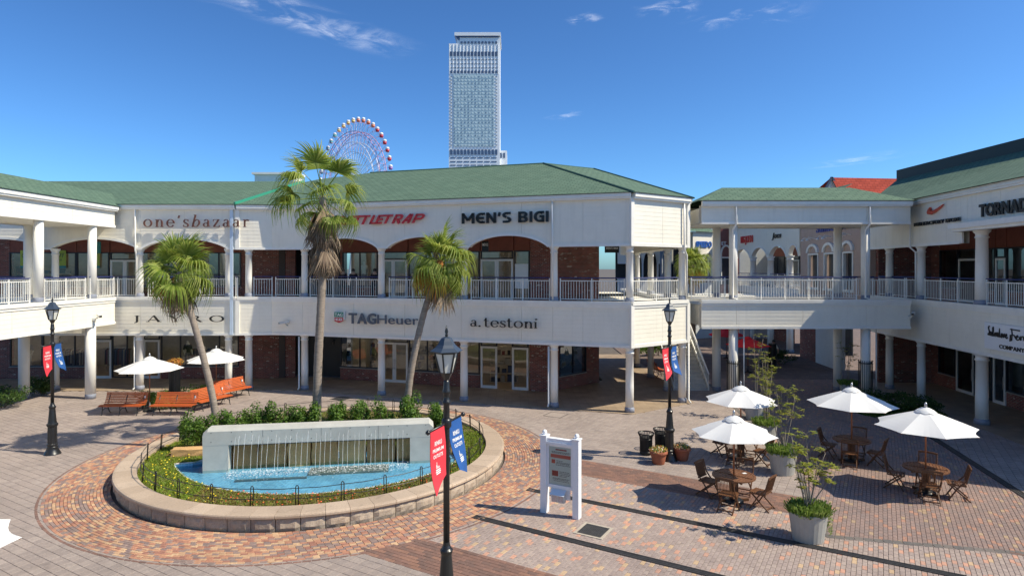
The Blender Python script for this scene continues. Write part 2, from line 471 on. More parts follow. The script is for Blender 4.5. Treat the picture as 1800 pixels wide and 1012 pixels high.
# ================================================================== GROUND AND PAVING
FC = Vector((-6.42, 21.45))          # centre of the round fountain bed
FR = 6.1                             # its outer radius
RING = 7.85                          # outer radius of the brick ring
UA = rad(-30.5)
U = Vector((math.cos(UA), math.sin(UA))); NN = Vector((-math.sin(UA), math.cos(UA)))
def tn(p): return U.x * p[0] + U.y * p[1], NN.x * p[0] + NN.y * p[1]
def xy(t, n): return U.x * t + NN.x * n, U.y * t + NN.y * n
# line of the facade columns (plan)
PL = [(-30.0, 33.3), (-14.6, 33.35), (-12.8, 33.62), (-11.0, 33.3), (5.28, 28.07), (8.2, 30.15), (8.2, 47.0)]
def line_y(x):
    for a, b in zip(PL, PL[1:]):
        if a[0] <= x <= b[0] and b[0] > a[0]:
            return a[1] + (b[1] - a[1]) * (x - a[0]) / (b[0] - a[0])
    return 60.0
def side(p, a, b): return (b[0] - a[0]) * (p[1] - a[1]) - (b[1] - a[1]) * (p[0] - a[0])
PLA, PLB, PLC = (9.38, 20.8), (7.56, 15.1), (13.5, 13.75)    # edge of the brick field: planter line, then its near edge
D3A, D3B = (17.2, 28.5), (14.3, 16.8)                        # drain along the right wing
def zone(p):
    x, y = p
    d = math.hypot(x - FC.x, y - FC.y)
    if d < RING - 0.18: return None
    if x < 8.4 and y > line_y(x) - 0.35: return None
    if x > D3A[0] + (y - D3A[1]) * (D3A[0] - D3B[0]) / (D3A[1] - D3B[1]): return 'grey'
    t, n = tn(p)
    up = side(p, PLB, PLC) > 0
    if y > 20.8:
        k = 9.38 + (y - 20.8) * 0.12
        if x > k: return 'field'
    elif up and side(p, PLB, PLA) < 0: return 'field'
    if t < -14: return 'grey'
    if 17.9 < n < 19.35: return 'band'
    if 10.45 < n < 11.85: return 'band'
    if 11.85 <= n <= 17.9: return 'mixed'
    return 'grey'

GROUND = mat('ground_sand', (0.12, 0.10, 0.085), 0.95, var=0.3, vs_=2)
mb = MB()
mb.add([(-4000, -200, 0), (4000, -200, 0), (4000, 6000, 0), (-4000, 6000, 0)], [(0, 1, 2, 3)])
g_ = mb.build('ground', GROUND); g_['kind'] = 'structure'

PAV_GREY = piece_mat('grey_paver', [(0, (0.322, 0.262, 0.234)), (0.3, (0.350, 0.288, 0.256)), (0.55, (0.306, 0.251, 0.226)), (0.8, (0.333, 0.272, 0.242))], dirt=0.2)
PAV_RING = piece_mat('orange_brick', [(0, (0.44, 0.215, 0.14)), (0.16, (0.50, 0.31, 0.19)), (0.3, (0.34, 0.165, 0.12)), (0.45, (0.26, 0.19, 0.165)), (0.58, (0.47, 0.25, 0.155)), (0.7, (0.55, 0.36, 0.22)), (0.78, (0.30, 0.21, 0.18)), (0.9, (0.23, 0.165, 0.15))], dirt=0.18)
PAV_MIX = piece_mat('mixed_brick', [(0, (0.347, 0.274, 0.246)), (0.3, (0.322, 0.253, 0.228)), (0.6, (0.365, 0.290, 0.255)), (0.85, (0.530, 0.290, 0.210)), (0.92, (0.505, 0.355, 0.228)), (0.965, (0.467, 0.272, 0.204))], dirt=0.15)
PAV_FIELD = piece_mat('brown_brick', [(0, (0.266, 0.190, 0.168)), (0.4, (0.243, 0.182, 0.165)), (0.65, (0.287, 0.200, 0.174)), (0.86, (0.390, 0.216, 0.158)), (0.95, (0.378, 0.266, 0.178))], dirt=0.18)
PAV_BAND = piece_mat('dark_red_brick', [(0, (0.209, 0.120, 0.095)), (0.35, (0.242, 0.135, 0.104)), (0.6, (0.182, 0.112, 0.092)), (0.85, (0.275, 0.150, 0.108))], dirt=0.2)

PAV_EDGE = piece_mat('grey_edging', [(0, (0.15, 0.135, 0.125)), (0.4, (0.18, 0.155, 0.14)), (0.75, (0.13, 0.12, 0.115))], dirt=0.15)
ZT = 0.055
def paver_box(mb, c, ang, lx, ly, h, tilt=0.0):
    ca, sa = math.cos(ang), math.sin(ang)
    ex = Vector((ca, sa, 0)); ey = Vector((-sa, ca, 0))
    ch = 0.006
    o = len(mb.v)
    for (zz, k) in ((h - 0.04, 0), (h - ch, 0), (h, ch)):
        for (a, b) in ((-1, -1), (1, -1), (1, 1), (-1, 1)):
            q = Vector((c[0], c[1], zz)) + ex * a * (lx / 2 - k) + ey * b * (ly / 2 - k)
            mb.v.append((q.x, q.y, q.z))
    for r in (0, 4):
        for i in range(4):
            j = (i + 1) % 4
            mb.f.append((o + r + i, o + r + j, o + r + 4 + j, o + r + 4 + i)); mb.m.append(0)
    mb.f.append((o + 8, o + 9, o + 10, o + 11)); mb.m.append(0)

def vis(c):
    if c[1] < 11.5: return False
    px, py = project((c[0], c[1], 0))
    return -70 < px < 1870 and py < 1050
def lay(name, mt, cells, lx, ly, piece, z=0.0):
    """cells = (x, y, angle); the 300 that show largest are pieces of their own"""
    cells = sorted(cells, key=lambda c: c[1])
    near, far = cells[:300], cells[300:]
    mb = MB()
    for c in far: paver_box(mb, c, c[2], lx, ly, ZT + z + RN.uniform(-0.002, 0.002))
    base = MB()
    xs = [c[0] for c in cells]; ys = [c[1] for c in cells]
    root = bpy.data.objects.new(name, None); col.objects.link(root)
    root['kind'] = 'structure'
    root.location = (sum(xs) / len(xs), sum(ys) / len(ys), 0)
    o = mb.build(piece + '_field', mt, root); o['kind'] = 'stuff'
    one = MB(); paver_box(one, (0, 0), 0, lx, ly, ZT + z)
    me = one.mesh(piece, mt)
    for c in near:
        b = bpy.data.objects.new(piece, me); col.objects.link(b); b.parent = root
        b.location = (c[0] - root.location.x, c[1] - root.location.y, RN.uniform(-0.002, 0.002))
        b.rotation_euler = (0, 0, c[2])
    return root
cells = {'grey': [], 'mixed': [], 'field': [], 'band': []}
for zn, (lx, ly) in {'grey': (0.24, 0.24), 'mixed': (0.1, 0.2), 'field': (0.1, 0.2), 'band': (0.24, 0.12)}.items():
    along_n = zn in ('mixed', 'field')
    nt_ = int(57 / lx)
    for i in range(int(43 / ly) + 1):
        for j in range(nt_):
            t = -45 + j * lx; n0 = 3.0 + i * ly
            if along_n: n0 += 0.5 * ly * (j % 2)
            elif zn != 'grey': t += 0.5 * lx * (i % 2)
            c = xy(t, n0)
            if 11.5 < c[1] < 36.5 and abs(c[0]) < 27 and vis(c):
                z_ = zone(c)
                # neighbours of the dark bands run under their edge, so the band's own course makes the border
                if z_ == zn or (z_ == 'band' and zn != 'field' and zn in (zone(xy(t, n0 - 0.13)), zone(xy(t, n0 + 0.13)))):
                    cells[zn].append((c[0], c[1], UA))
lay('plaza_paving', PAV_GREY, cells['grey'], 0.233, 0.233, 'paver')
lay('brick_walkway', PAV_MIX, cells['mixed'], 0.094, 0.194, 'brick')
lay('brick_terrace', PAV_FIELD, cells['field'], 0.094, 0.194, 'brick')
lay('dark_brick_band', PAV_BAND, cells['band'], 0.234, 0.114, 'brick', z=0.006)
rc = []
r = FR + 0.12; i = 0
while r < RING - 0.03:
    n = int(2 * PI * r / 0.16)
    for k in range(n):
        a = 2 * PI * (k + 0.5 * (i % 2)) / n
        c = (FC.x + r * math.cos(a), FC.y + r * math.sin(a))
        if vis(c): rc.append((c[0], c[1], a + PI / 2))
    r += 0.085; i += 1
lay('brick_ring', PAV_RING, rc, 0.152, 0.078, 'brick', z=0.006)
# edging courses: a soldier course round the ring and along the terrace edge
ed = []
n = int(2 * PI * RING / 0.2)
for k in range(n):
    a = 2 * PI * k / n
    c = (FC.x + (RING + 0.03) * math.cos(a), FC.y + (RING + 0.03) * math.sin(a))
    if vis(c): ed.append((c[0], c[1], a + PI / 2))
lay('ring_edging', PAV_BAND, ed, 0.19, 0.07, 'edging_brick', z=0.004)
ed = []
for a, b in (((11.1, 35.5), PLA), (PLA, PLB), (PLB, PLC)):
    a = Vector(a); b = Vector(b); L_ = (b - a).length; ex = (b - a) / L_
    for k in range(int(L_ / 0.21)):
        c = a + ex * (k + 0.5) * 0.21
        if vis(c): ed.append((c.x, c.y, math.atan2(ex.y, ex.x)))
lay('terrace_edging', PAV_EDGE, ed, 0.2, 0.2, 'edging_paver', z=0.005)
# the plaza goes on outside the picture: beside and under the viewpoint
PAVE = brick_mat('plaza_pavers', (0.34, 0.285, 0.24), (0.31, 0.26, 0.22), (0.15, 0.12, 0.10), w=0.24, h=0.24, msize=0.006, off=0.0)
mb = MB()
for q in (((-60, -40), (60, -40), (60, 11.6), (-60, 11.6)), ((-60, 11.6), (-10.4, 11.6), (-32.7, 36.5), (-60, 36.5)), ((10.4, 11.6), (24, 11.6), (24, 18), (18.3, 20.4))):
    mb.add([(x, y, 0.05) for x, y in q], [(0, 1, 2, 3)])
o = mb.build('plaza_surround', PAVE, uv=True); o['kind'] = 'structure'
# far alley paving and plaza beyond the laid pieces
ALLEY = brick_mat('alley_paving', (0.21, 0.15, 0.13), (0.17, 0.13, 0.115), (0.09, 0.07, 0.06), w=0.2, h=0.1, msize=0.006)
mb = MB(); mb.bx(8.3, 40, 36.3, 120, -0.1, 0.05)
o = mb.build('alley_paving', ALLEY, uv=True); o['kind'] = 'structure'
# floor of the arcade under the walkway
mb = MB()
inner = [(-30, 37.2), (-12.8, 37.4), (-9.8, 36.9), (2.2, 33.0), (5.2, 36.0), (5.2, 47)]
fr_ = [(-30, 32.95), (-14.6, 33.0), (-12.8, 33.25), (-11.1, 32.95), (5.3, 27.65), (8.75, 30.1), (8.75, 47)]
def strip(mb, a, b, z0, z1):
    """closed slab between two plan polylines"""
    mb.prism(list(a) + list(reversed(b)), z0, z1)
strip(mb, fr_, inner, -0.1, 0.075)
o = mb.build('arcade_floor', ARCADE, uv=True); o['kind'] = 'structure'

# ------------------------------------------------------------------ slot drains, grate
DRAIN = mat('drain_iron', (0.05, 0.048, 0.048), 0.5, var=0.4, vs_=5)
def slot_drain(a, b, w, label):
    a = Vector((a[0], a[1], 0)); b = Vector((b[0], b[1], 0))
    L_ = (b - a).length; ex = (b - a) / L_; ey = Vector((-ex.y, ex.x, 0))
    o = thing('slot_drain', label, 'drain', (a.x, a.y, ZT), math.atan2(ex.y, ex.x), 'slot drains in the paving')
    f = MB()
    f.bx(0, L_, -w / 2, w / 2, 0.0, 0.006)
    f.bx(0, L_, -w / 2 - 0.012, -w / 2, 0.0, 0.016); f.bx(0, L_, w / 2, w / 2 + 0.012, 0.0, 0.016)
    P0(f, 'channel', DRAIN, o)
    s = MB()
    for k in range(3):
        yy = -w / 2 + w * (k + 0.5) / 3
        s.bx(0, L_, yy - 0.012, yy + 0.012, 0.006, 0.014)
    P0(s, 'grating', DRAIN, o)
    return o
slot_drain(gp(833, 911), gp(1280, 1022), 0.19, 'dark slot drain in the mixed brick walkway, nearer the camera than its twin')
slot_drain(gp(927, 863), gp(1700, 1020), 0.19, 'dark slot drain passing behind the white notice board and the near planter')
slot_drain(D3A, D3B, 0.22, 'dark slot drain along the shaded shops beside the far white parasols')
o = thing('drain_grate', 'square black drain grate in a pale stone frame on the brick walkway', 'grate', (*gp(1043, 936).xy, ZT), UA)
f = MB(); w = 0.31
f.bx(-w - .07, w + .07, -w - .07, -w, 0, 0.012); f.bx(-w - .07, w + .07, w, w + .07, 0, 0.012); f.bx(-w - .07, -w, -w, w, 0, 0.012); f.bx(w, w + .07, -w, w, 0, 0.012)
P0(f, 'frame', mat('pale_stone', (0.42, 0.36, 0.29), 0.8, var=0.15), o)
f = MB(); f.bx(-w, w, -w, w, 0, 0.003)
for k in range(15):
    a = -w + (k + 0.5) * 2 * w / 15
    f.bx(a - 0.012, a + 0.012, -w, w, 0.003, 0.01); f.bx(-w, w, a - 0.009, a + 0.009, 0.003, 0.0085)
P0(f, 'grid', DRAIN, o)
# flush covers set in the plaza
for (px, py, w, lb) in ((977, 731, 0.42, 'flush paver-filled access cover before the corner shop columns'), (600, 702, 0.4, 'dark access cover behind the middle palm')):
    c = gp(px, py)
    o = thing('access_cover', lb, 'cover', (c.x, c.y, ZT), UA)
    f = MB()
    for (a, b, c_, d) in ((-w, w, -w, -w + .03), (-w, w, w - .03, w), (-w, -w + .03, -w + .03, w - .03), (w - .03, w, -w + .03, w - .03)): f.bx(a, b, c_, d, 0, 0.006)
    P0(f, 'rim', DRAIN, o)
    f = MB(); f.bx(-w + .03, w - .03, -w + .03, w - .03, -0.01, 0.004)
    P0(f, 'lid', PAV_GREY if px > 900 else DRAIN, o)

# ================================================================== BUILDINGS
Z1B, Z1T, FL2, Z2B, EAVE = 3.0, 4.85, 4.75, 7.53, 9.85
def offset(poly, d):
    """mitred offset to the viewer's side (d > 0 = outwards)"""
    out = []
    n = len(poly)
    def nrm(a, b):
        dx, dy = b[0] - a[0], b[1] - a[1]; l = math.hypot(dx, dy); return dy / l, -dx / l
    for i in range(n):
        if i == 0: nx, ny = nrm(poly[0], poly[1]); k = 1
        elif i == n - 1: nx, ny = nrm(poly[-2], poly[-1]); k = 1
        else:
            a = nrm(poly[i - 1], poly[i]); b = nrm(poly[i], poly[i + 1])
            nx, ny = a[0] + b[0], a[1] + b[1]; l = math.hypot(nx, ny); nx /= l; ny /= l
            k = 1 / (nx * a[0] + ny * a[1])
        out.append((poly[i][0] + nx * d * k, poly[i][1] + ny * d * k))
    return out
class Seg:
    def __init__(s, a, b):
        s.a = Vector((a[0], a[1], 0)); s.b = Vector((b[0], b[1], 0))
        s.L = (s.b - s.a).length; s.ex = (s.b - s.a) / s.L; s.n = Vector((s.ex.y, -s.ex.x, 0))
    def P(s, u, w, z): return s.a + s.ex * u + s.n * w + Vector((0, 0, z))
    def u_px(s, px):
        k = (px - CX) / F        # X = k Y
        den = s.ex.x - k * s.ex.y
        return (k * s.a.y - s.a.x) / den
    def depth(s, u): return (s.a + s.ex * u).y
    def box(s, mb, u0, u1, w0, w1, z0, z1, mi=0):
        mb.obox(s.P(u0, w0, z0), s.ex * (u1 - u0), s.n * (w1 - w0), Vector((0, 0, z1 - z0)), mi)
def arch_z(arches, zb, u):
    for (a, b, rise) in arches:
        if a < u < b:
            m, h = (a + b) / 2, (b - a) / 2
            return zb + rise * max(0.0, 1 - ((u - m) / h) ** 2) ** 0.75
    return zb
def us_between(u0, u1, arches, step=0.12):
    us = {round(u0, 4), round(u1, 4)}
    for (a, b, r) in arches:
        n = max(6, int((b - a) / step))
        for k in range(n + 1):
            # denser towards the springing
            q = 0.5 - 0.5 * math.cos(PI * k / n)
            u = a + (b - a) * q
            if u0 < u < u1: us.add(round(u, 4))
    return sorted(us)
def fascia(root, s, u0, u1, zb, zt, nb, joints=(), arches=(), back=0.32, name='fascia'):
    us = us_between(u0, u1, arches)
    mb = MB()
    for a, b in zip(us, us[1:]):
        za, zc = arch_z(arches, zb, a + 1e-5), arch_z(arches, zb, b - 1e-5)
        vs_ = [s.P(a, 0, za), s.P(b, 0, zc), s.P(b, 0, zt), s.P(a, 0, zt), s.P(a, -back, za), s.P(b, -back, zc), s.P(b, -back, zt), s.P(a, -back, zt)]
        mb.add(vs_, [(0, 1, 2, 3), (5, 4, 7, 6), (4, 5, 1, 0), (3, 2, 6, 7)])
    f = mb.build(name, SIDING, root)
    js = [u0] + [j for j in sorted(joints) if u0 + .1 < j < u1 - .1] + [u1]
    hb = (zt - zb) / nb
    for ja, jb in zip(js, js[1:]):
        ja, jb = ja + 0.006, jb - 0.006
        for k in range(nb):
            a0, a1 = zb + k * hb + 0.001, zb + (k + 1) * hb - 0.001
            uu = us_between(ja, jb, arches)
            mb = MB()
            for a, b in zip(uu, uu[1:]):
                za, zc = max(a0, arch_z(arches, zb, a + 1e-5) + 0.01), max(a0, arch_z(arches, zb, b - 1e-5) + 0.01)
                if za >= a1 and zc >= a1: continue
                za, zc = min(za, a1), min(zc, a1)
                vs_ = [s.P(a, 0.027, za), s.P(b, 0.027, zc), s.P(b, 0.022, a1), s.P(a, 0.022, a1), s.P(a, 0.001, za), s.P(b, 0.001, zc), s.P(b, 0.001, a1), s.P(a, 0.001, a1)]
                mb.add(vs_, [(0, 1, 2, 3), (4, 5, 1, 0), (3, 2, 6, 7), (0, 3, 7, 4), (1, 5, 6, 2)])
            if mb.f: mb.build('board', SIDING, f)
    # moulding along the lower edge, up and over the arches
    mb = MB()
    for a, b in zip(us, us[1:]):
        za, zc = arch_z(arches, zb, a + 1e-5), arch_z(arches, zb, b - 1e-5)
        mb.add([s.P(a, 0.075, za - 0.03), s.P(b, 0.075, zc - 0.03), s.P(b, 0.075, zc + 0.10), s.P(a, 0.075, za + 0.10),
                s.P(a, -0.02, za - 0.03), s.P(b, -0.02, zc - 0.03), s.P(b, 0.03, zc + 0.10), s.P(a, 0.03, za + 0.10)],
               [(0, 1, 2, 3), (4, 5, 1, 0), (3, 2, 6, 7)])
    mb.build('moulding', TRIM, f)
    return f
def ledge(root, s, u0, u1, z, name='ledge'):
    mb = MB()
    s.box(mb, u0, u1, -0.3, 0.10, z, z + 0.16)
    s.box(mb, u0, u1, 0.0, 0.06, z - 0.12, z)
    return mb.build(name, TRIM, root)
def gutter(root, s, u0, u1, z):
    mb = MB()
    s.box(mb, u0, u1, 0.02, 0.24, z - 0.16, z, 0)
    s.box(mb, u0, u1, 0.0, 0.19, z - 0.24, z - 0.16, 0)
    s.box(mb, u0, u1, 0.0, 0.27, z, z + 0.035, 1)
    return mb.build('gutter', [TRIM, DRIP], root)
COLS = {}
def column(root, x, y, z0, z1, r=0.185, plain=False):
    key = (round(z1 - z0, 2), r, plain)
    if key not in COLS:
        h = z1 - z0
        a = MB(); a.lathe([(r, 0.2), (r * 1.0, h * 0.4), (r * 0.93, h - 0.34), (r * 1.08, h - 0.33), (r * 1.1, h - 0.28), (r * 0.95, h - 0.26), (r * 0.97, h - 0.16), (r * 1.3, h - 0.08), (r * 1.36, h - 0.01), (r * 1.36, h)], 20)
        if plain: a = MB(); a.lathe([(r, 0.2), (r, h)], 20)
        b = MB(); b.lathe([(r * 1.02, 0), (r * 1.02, 0.24), (r, 0.245)] if plain else [(r * 1.22, 0), (r * 1.22, 0.16), (r * 1.1, 0.2), (r * 1.05, 0.23)], 20)
        COLS[key] = (a.mesh('column', COLM, True), b.mesh('base', COLBASE, True))
    a, b = COLS[key]
    o = bpy.data.objects.new('column', a); col.objects.link(o); o.parent = root; o.location = Vector((x, y, z0)) - world_loc(root)
    q = bpy.data.objects.new('base', b); col.objects.link(q); q.parent = o
    return o
def railing(root, s, u0, u1, z, w=-0.12):
    u0 += 0.06; u1 -= 0.06
    mb = MB()
    s.box(mb, u0, u1, w - 0.015, w + 0.015, z + 0.93, z + 0.965)
    s.box(mb, u0, u1, w - 0.015, w + 0.015, z + 0.09, z + 0.12)
    n = max(2, int((u1 - u0) / 0.125))
    for k in range(n + 1):
        u = u0 + (u1 - u0) * k / n
        s.box(mb, u - 0.009, u + 0.009, w - 0.009, w + 0.009, z + 0.12, z + 0.93)
    r_ = mb.build('railing', TRIM, root)
    m = max(1, round((u1 - u0) / 1.25))
    for k in range(m + 1):
        u = u0 + (u1 - u0) * (k + 0.0) / m
        pb = MB(); s.box(pb, u - 0.022, u + 0.022, w - 0.04, w + 0.004, z, z + 1.06)
        pb.build('post', TRIM, r_)
    hb = MB()
    hb.tube([s.P(u0 - 0.05, w - 0.03, z + 1.08), s.P(u1 + 0.05, w - 0.03, z + 1.08)], 0.028, 8)
    hb.build('handrail', NAVY, r_)
    return r_
def downpipe(root, pts, r=0.045):
    mb = MB(); mb.tube(pts, r, 8)
    return mb.build('downpipe', TRIM, root, smooth=True)
def pane_obj(parent, s, u0, u1, w, z0, z1, m=None, name='pane'):
    mb = MB()
    mb.add([s.P(u0, w, z0), s.P(u1, w, z0), s.P(u1, w, z1), s.P(u0, w, z1)], [(0, 1, 2, 3)])
    return mb.build(name, m or GLASS, parent)
def window(root, s, u0, u1, z0, z1, nm=2, m=None, fw=0.06):
    mb = MB()
    s.box(mb, u0, u1, -0.06, 0.04, z0, z0 + fw); s.box(mb, u0, u1, -0.06, 0.04, z1 - fw, z1)
    s.box(mb, u0, u0 + fw, -0.06, 0.04, z0 + fw, z1 - fw); s.box(mb, u1 - fw, u1, -0.06, 0.04, z0 + fw, z1 - fw)
    for k in range(1, nm):
        u = u0 + (u1 - u0) * k / nm
        s.box(mb, u - 0.03, u + 0.03, -0.05, 0.03, z0 + fw, z1 - fw)
    f = mb.build('window', FRAME_DK, root)
    for k in range(nm):
        a = u0 + (u1 - u0) * k / nm; b = u0 + (u1 - u0) * (k + 1) / nm
        pane_obj(f, s, a + 0.03, b - 0.03, -0.01, z0 + fw, z1 - fw, m)
    return f
def door(root, s, u0, u1, z0, z1, leaves=2, m=None, w=0.0):
    d = None
    for k in range(leaves):
        a = u0 + (u1 - u0) * k / leaves + 0.006; b = u0 + (u1 - u0) * (k + 1) / leaves - 0.006
        mb = MB(); fw = 0.1
        s.box(mb, a, b, w - 0.04, w + 0.03, z0 + 0.015, z0 + 0.16); s.box(mb, a, b, w - 0.04, w + 0.03, z1 - fw, z1)
        s.box(mb, a, a + fw, w - 0.04, w + 0.03, z0 + 0.16, z1 - fw); s.box(mb, b - fw, b, w - 0.04, w + 0.03, z0 + 0.16, z1 - fw)
        d = mb.build('door', DOORW, root)
        pane_obj(d, s, a + fw, b - fw, w, z0 + 0.16, z1 - fw, m)
        hb = MB(); ux = (b - fw / 2) if (k == 0 and leaves == 2) or leaves == 1 else (a + fw / 2)
        hb.tube([s.P(ux, w + 0.09, z0 + 0.75), s.P(ux, w + 0.09, z0 + 1.35)], 0.016, 6)
        s.box(hb, ux - 0.012, ux + 0.012, w + 0.02, w + 0.09, z0 + 0.8, z0 + 0.83); s.box(hb, ux - 0.012, ux + 0.012, w + 0.02, w + 0.09, z0 + 1.27, z0 + 1.3)
        hb.build('handle', STEEL, d)
    return d
def shop_wall(root, s, specs, z0, ztop, head_z, head_m, knee=0.72, room=4.2, roomz=None):
    """specs = (u0, u1, kind, ...)"""
    for sp in specs:
        u0, u1, k = sp[:3]
        if u1 <= u0: continue
        if k == 'brick':
            mb = MB(); s.box(mb, u0, u1, -0.3, 0.0, z0, ztop); mb.build('brick_wall', BRICK, root, uv=True)
        elif k == 'dark':
            mb = MB(); s.box(mb, u0, u1, -0.9, -0.8, z0, ztop); mb.build('recess_panel', HEADER_DK, root)
        elif k == 'win':
            mb = MB(); s.box(mb, u0, u1, -0.3, 0.0, z0, z0 + knee - 0.05); mb.build('brick_wall', BRICK, root, uv=True)
            mb = MB(); s.box(mb, u0, u1, -0.3, 0.06, z0 + knee - 0.05, z0 + knee); mb.build('sill', mat_sill, root)
            window(root, s, u0, u1, z0 + knee, head_z, sp[3] if len(sp) > 3 else 2, sp[4] if len(sp) > 4 else None)
            mb = MB(); s.box(mb, u0, u1, -0.25, -0.02, head_z, ztop); mb.build('header', head_m, root)
        elif k == 'door':
            lv = sp[3] if len(sp) > 3 else 2
            dh = min(2.25, head_z - z0 - 0.3)
            door(root, s, u0, u1, z0, z0 + dh, lv)
            window(root, s, u0, u1, z0 + dh + 0.02, head_z, 1)
            mb = MB(); s.box(mb, u0, u1, -0.25, -0.02, head_z, ztop); mb.build('header', head_m, root)
        elif k == 'glass':
            window(root, s, u0, u1, z0 + 0.06, head_z, sp[3] if len(sp) > 3 else 2, sp[4] if len(sp) > 4 else None)
            mb = MB(); s.box(mb, u0, u1, -0.25, -0.02, head_z, ztop); mb.build('header', head_m, root)
        elif k == 'open':
            mb = MB(); s.box(mb, u0, u1, -0.25, -0.02, head_z, ztop); mb.build('header', head_m, root)
mat_sill = mat('stone_sill', (0.28, 0.27, 0.26), 0.6)
def room(root, s, u0, u1, d, z0, z1, lamps=True):
    mb = MB()
    s.box(mb, u0, u1, -d - 0.1, -d, z0, z1, 0); s.box(mb, u0 - 0.1, u0, -d, -0.35, z0, z1, 0); s.box(mb, u1, u1 + 0.1, -d, -0.35, z0, z1, 0)
    s.box(mb, u0, u1, -d, -0.05, z0 - 0.05, z0 + 0.01, 1); s.box(mb, u0, u1, -d, -0.3, z1 - 0.05, z1, 0)
    r_ = mb.build('interior', [INTERIOR, INT_FLOOR], root)
    k = 0
    u = u0 + 0.9
    while lamps and u < u1 - 0.5:
        for dd in (0.9, 2.4):
            lb = MB(); c = s.P(u + (0.5 if dd > 1 else 0), -dd, z1 - 0.09)
            lb.lathe([(0.075, 0), (0.085, 0.035)], 10, c=tuple(c)); lb.build('ceiling_lamp', LAMP_E, r_)
        u += 1.7
    return r_
def roof_faces(mb, eave, ridge, mi=0):
    for i in range(len(eave) - 1):
        a, b, c, d = eave[i], eave[i + 1], ridge[i + 1], ridge[i]
        if (Vector(c) - Vector(d)).length < 1e-4: mb.add([a, b, c], [(0, 1, 2)], mi)
        else: mb.add([a, b, c, d], [(0, 1, 2), (0, 2, 3)], mi)

# ---------------------------------------------------------------- corner building (men's shop, watch shop, shoe shop)
FLN = offset(PL, 0.22)               # front plane of the fascia
WL = [(-35, 36.6), (-14.6, 36.7), (-12.8, 36.95), (-10.0, 36.45), (1.95, 32.65), (4.94, 35.5), (4.94, 47)]
B2 = thing('shop_building', 'long white two-storey shop building with green shingle roof and arched upper walkway', 'building', (-3, 36, 0))
B1 = thing('shop_building', 'white shop building under the brown one\'s bazaar letters', 'building', (-20, 37, 0))
seg2 = [Seg(FLN[i], FLN[i + 1]) for i in range(6)]
csg = [Seg(PL[i], PL[i + 1]) for i in range(6)]
def UX(s, px): return s.u_px(px)
S1, S2a, S2b, S3, S4, S5 = seg2
# columns along the front
front_cols = {'b1': [(-24.3, 33.3), (-19.8, 33.3), (-15.1, 33.35)], 'b2': [(-14.05, 33.4), (-11.05, 33.35), (-6.65, 31.9), (-2.34, 30.52), (1.96, 29.14), (5.28, 28.1), (8.2, 30.15), (8.2, 33.0), (8.2, 37.0), (8.2, 41.0)]}
for root, key in ((B1, 'b1'), (B2, 'b2')):
    for i, (x, y) in enumerate(front_cols[key]):
        column(root, x, y, 0.07, Z1B + 0.02)
        column(root, x, y, Z1T + 0.12, Z2B + 0.02, 0.17)
def jpx(s, *px): return [UX(s, p) for p in px]
# building 1
ar1 = [(UX(S1, 250), UX(S1, 400), 0.55), (UX(S1, 90), UX(S1, 243), 0.55), (UX(S1, -75), UX(S1, 78), 0.55)]
e1 = S1.L - 0.02
fascia(B1, S1, 2.0, e1, Z2B, EAVE - 0.2, 11, jpx(S1, 84, 165, 247, 325), ar1)
fascia(B1, S1, 2.0, e1, Z1B, Z1T - 0.1, 9, jpx(S1, 84, 165, 247, 325))
ledge(B1, S1, 2.0, e1, Z1T); gutter(B1, S1, 2.0, e1, EAVE)
# building 2
ar3 = [(UX(S3, 548), UX(S3, 664), 0.55), (UX(S3, 681), UX(S3, 806), 0.55), (UX(S3, 825), UX(S3, 962), 0.55)]
for s, ar, jt in ((S2a, [], []), (S2b, [], []), (S3, ar3, jpx(S3, 622, 712, 811, 917, 972, 1025)), (S4, [], [S4.L * 0.53]), (S5, [], [4, 8, 12])):
    a, b = (0.03, s.L) if s is S2a else (0.0, s.L)
    fascia(B2, s, a, b, Z2B, EAVE - 0.2, 11, jt, ar)
    fascia(B2, s, a, b, Z1B, Z1T - 0.1, 9, jt)
    ledge(B2, s, a, b, Z1T); gutter(B2, s, a, b, EAVE)
for (s, u) in ((S4, 0.0), (S4, S4.L), (S2a, 0.06)):
    for (za, zb_) in ((Z2B - 0.03, EAVE - 0.2), (Z1B - 0.03, Z1T)):
        mb = MB(); s.box(mb, u - 0.1, u + 0.1, -0.05, 0.085, za, zb_); mb.build('corner_trim', TRIM, B2)
# decks, soffits
mb = MB(); strip(mb, [(-28, 33.15), (-14.62, 33.15)], [(-28, 36.8), (-14.62, 36.9)], Z1B + 0.05, FL2); mb.build('deck', SOFFIT, B1)
mb = MB(); strip(mb, [(-28, 33.12), (-14.62, 33.12)], [(-28, 36.8), (-14.62, 36.9)], 8.35, 9.6); mb.build('walkway_ceiling', SOFFIT, B1)
ins = offset(PL, 0.15)[1:]
wl2 = [(-14.6, 36.9), (-12.8, 37.1), (-9.9, 36.7), (2.1, 32.9), (5.1, 35.8), (5.1, 47)]
mb = MB(); strip(mb, ins, wl2, Z1B + 0.05, FL2); mb.build('deck', SOFFIT, B2)
mb = MB(); strip(mb, ins, wl2, 8.35, 9.6); mb.build('walkway_ceiling', SOFFIT, B2)
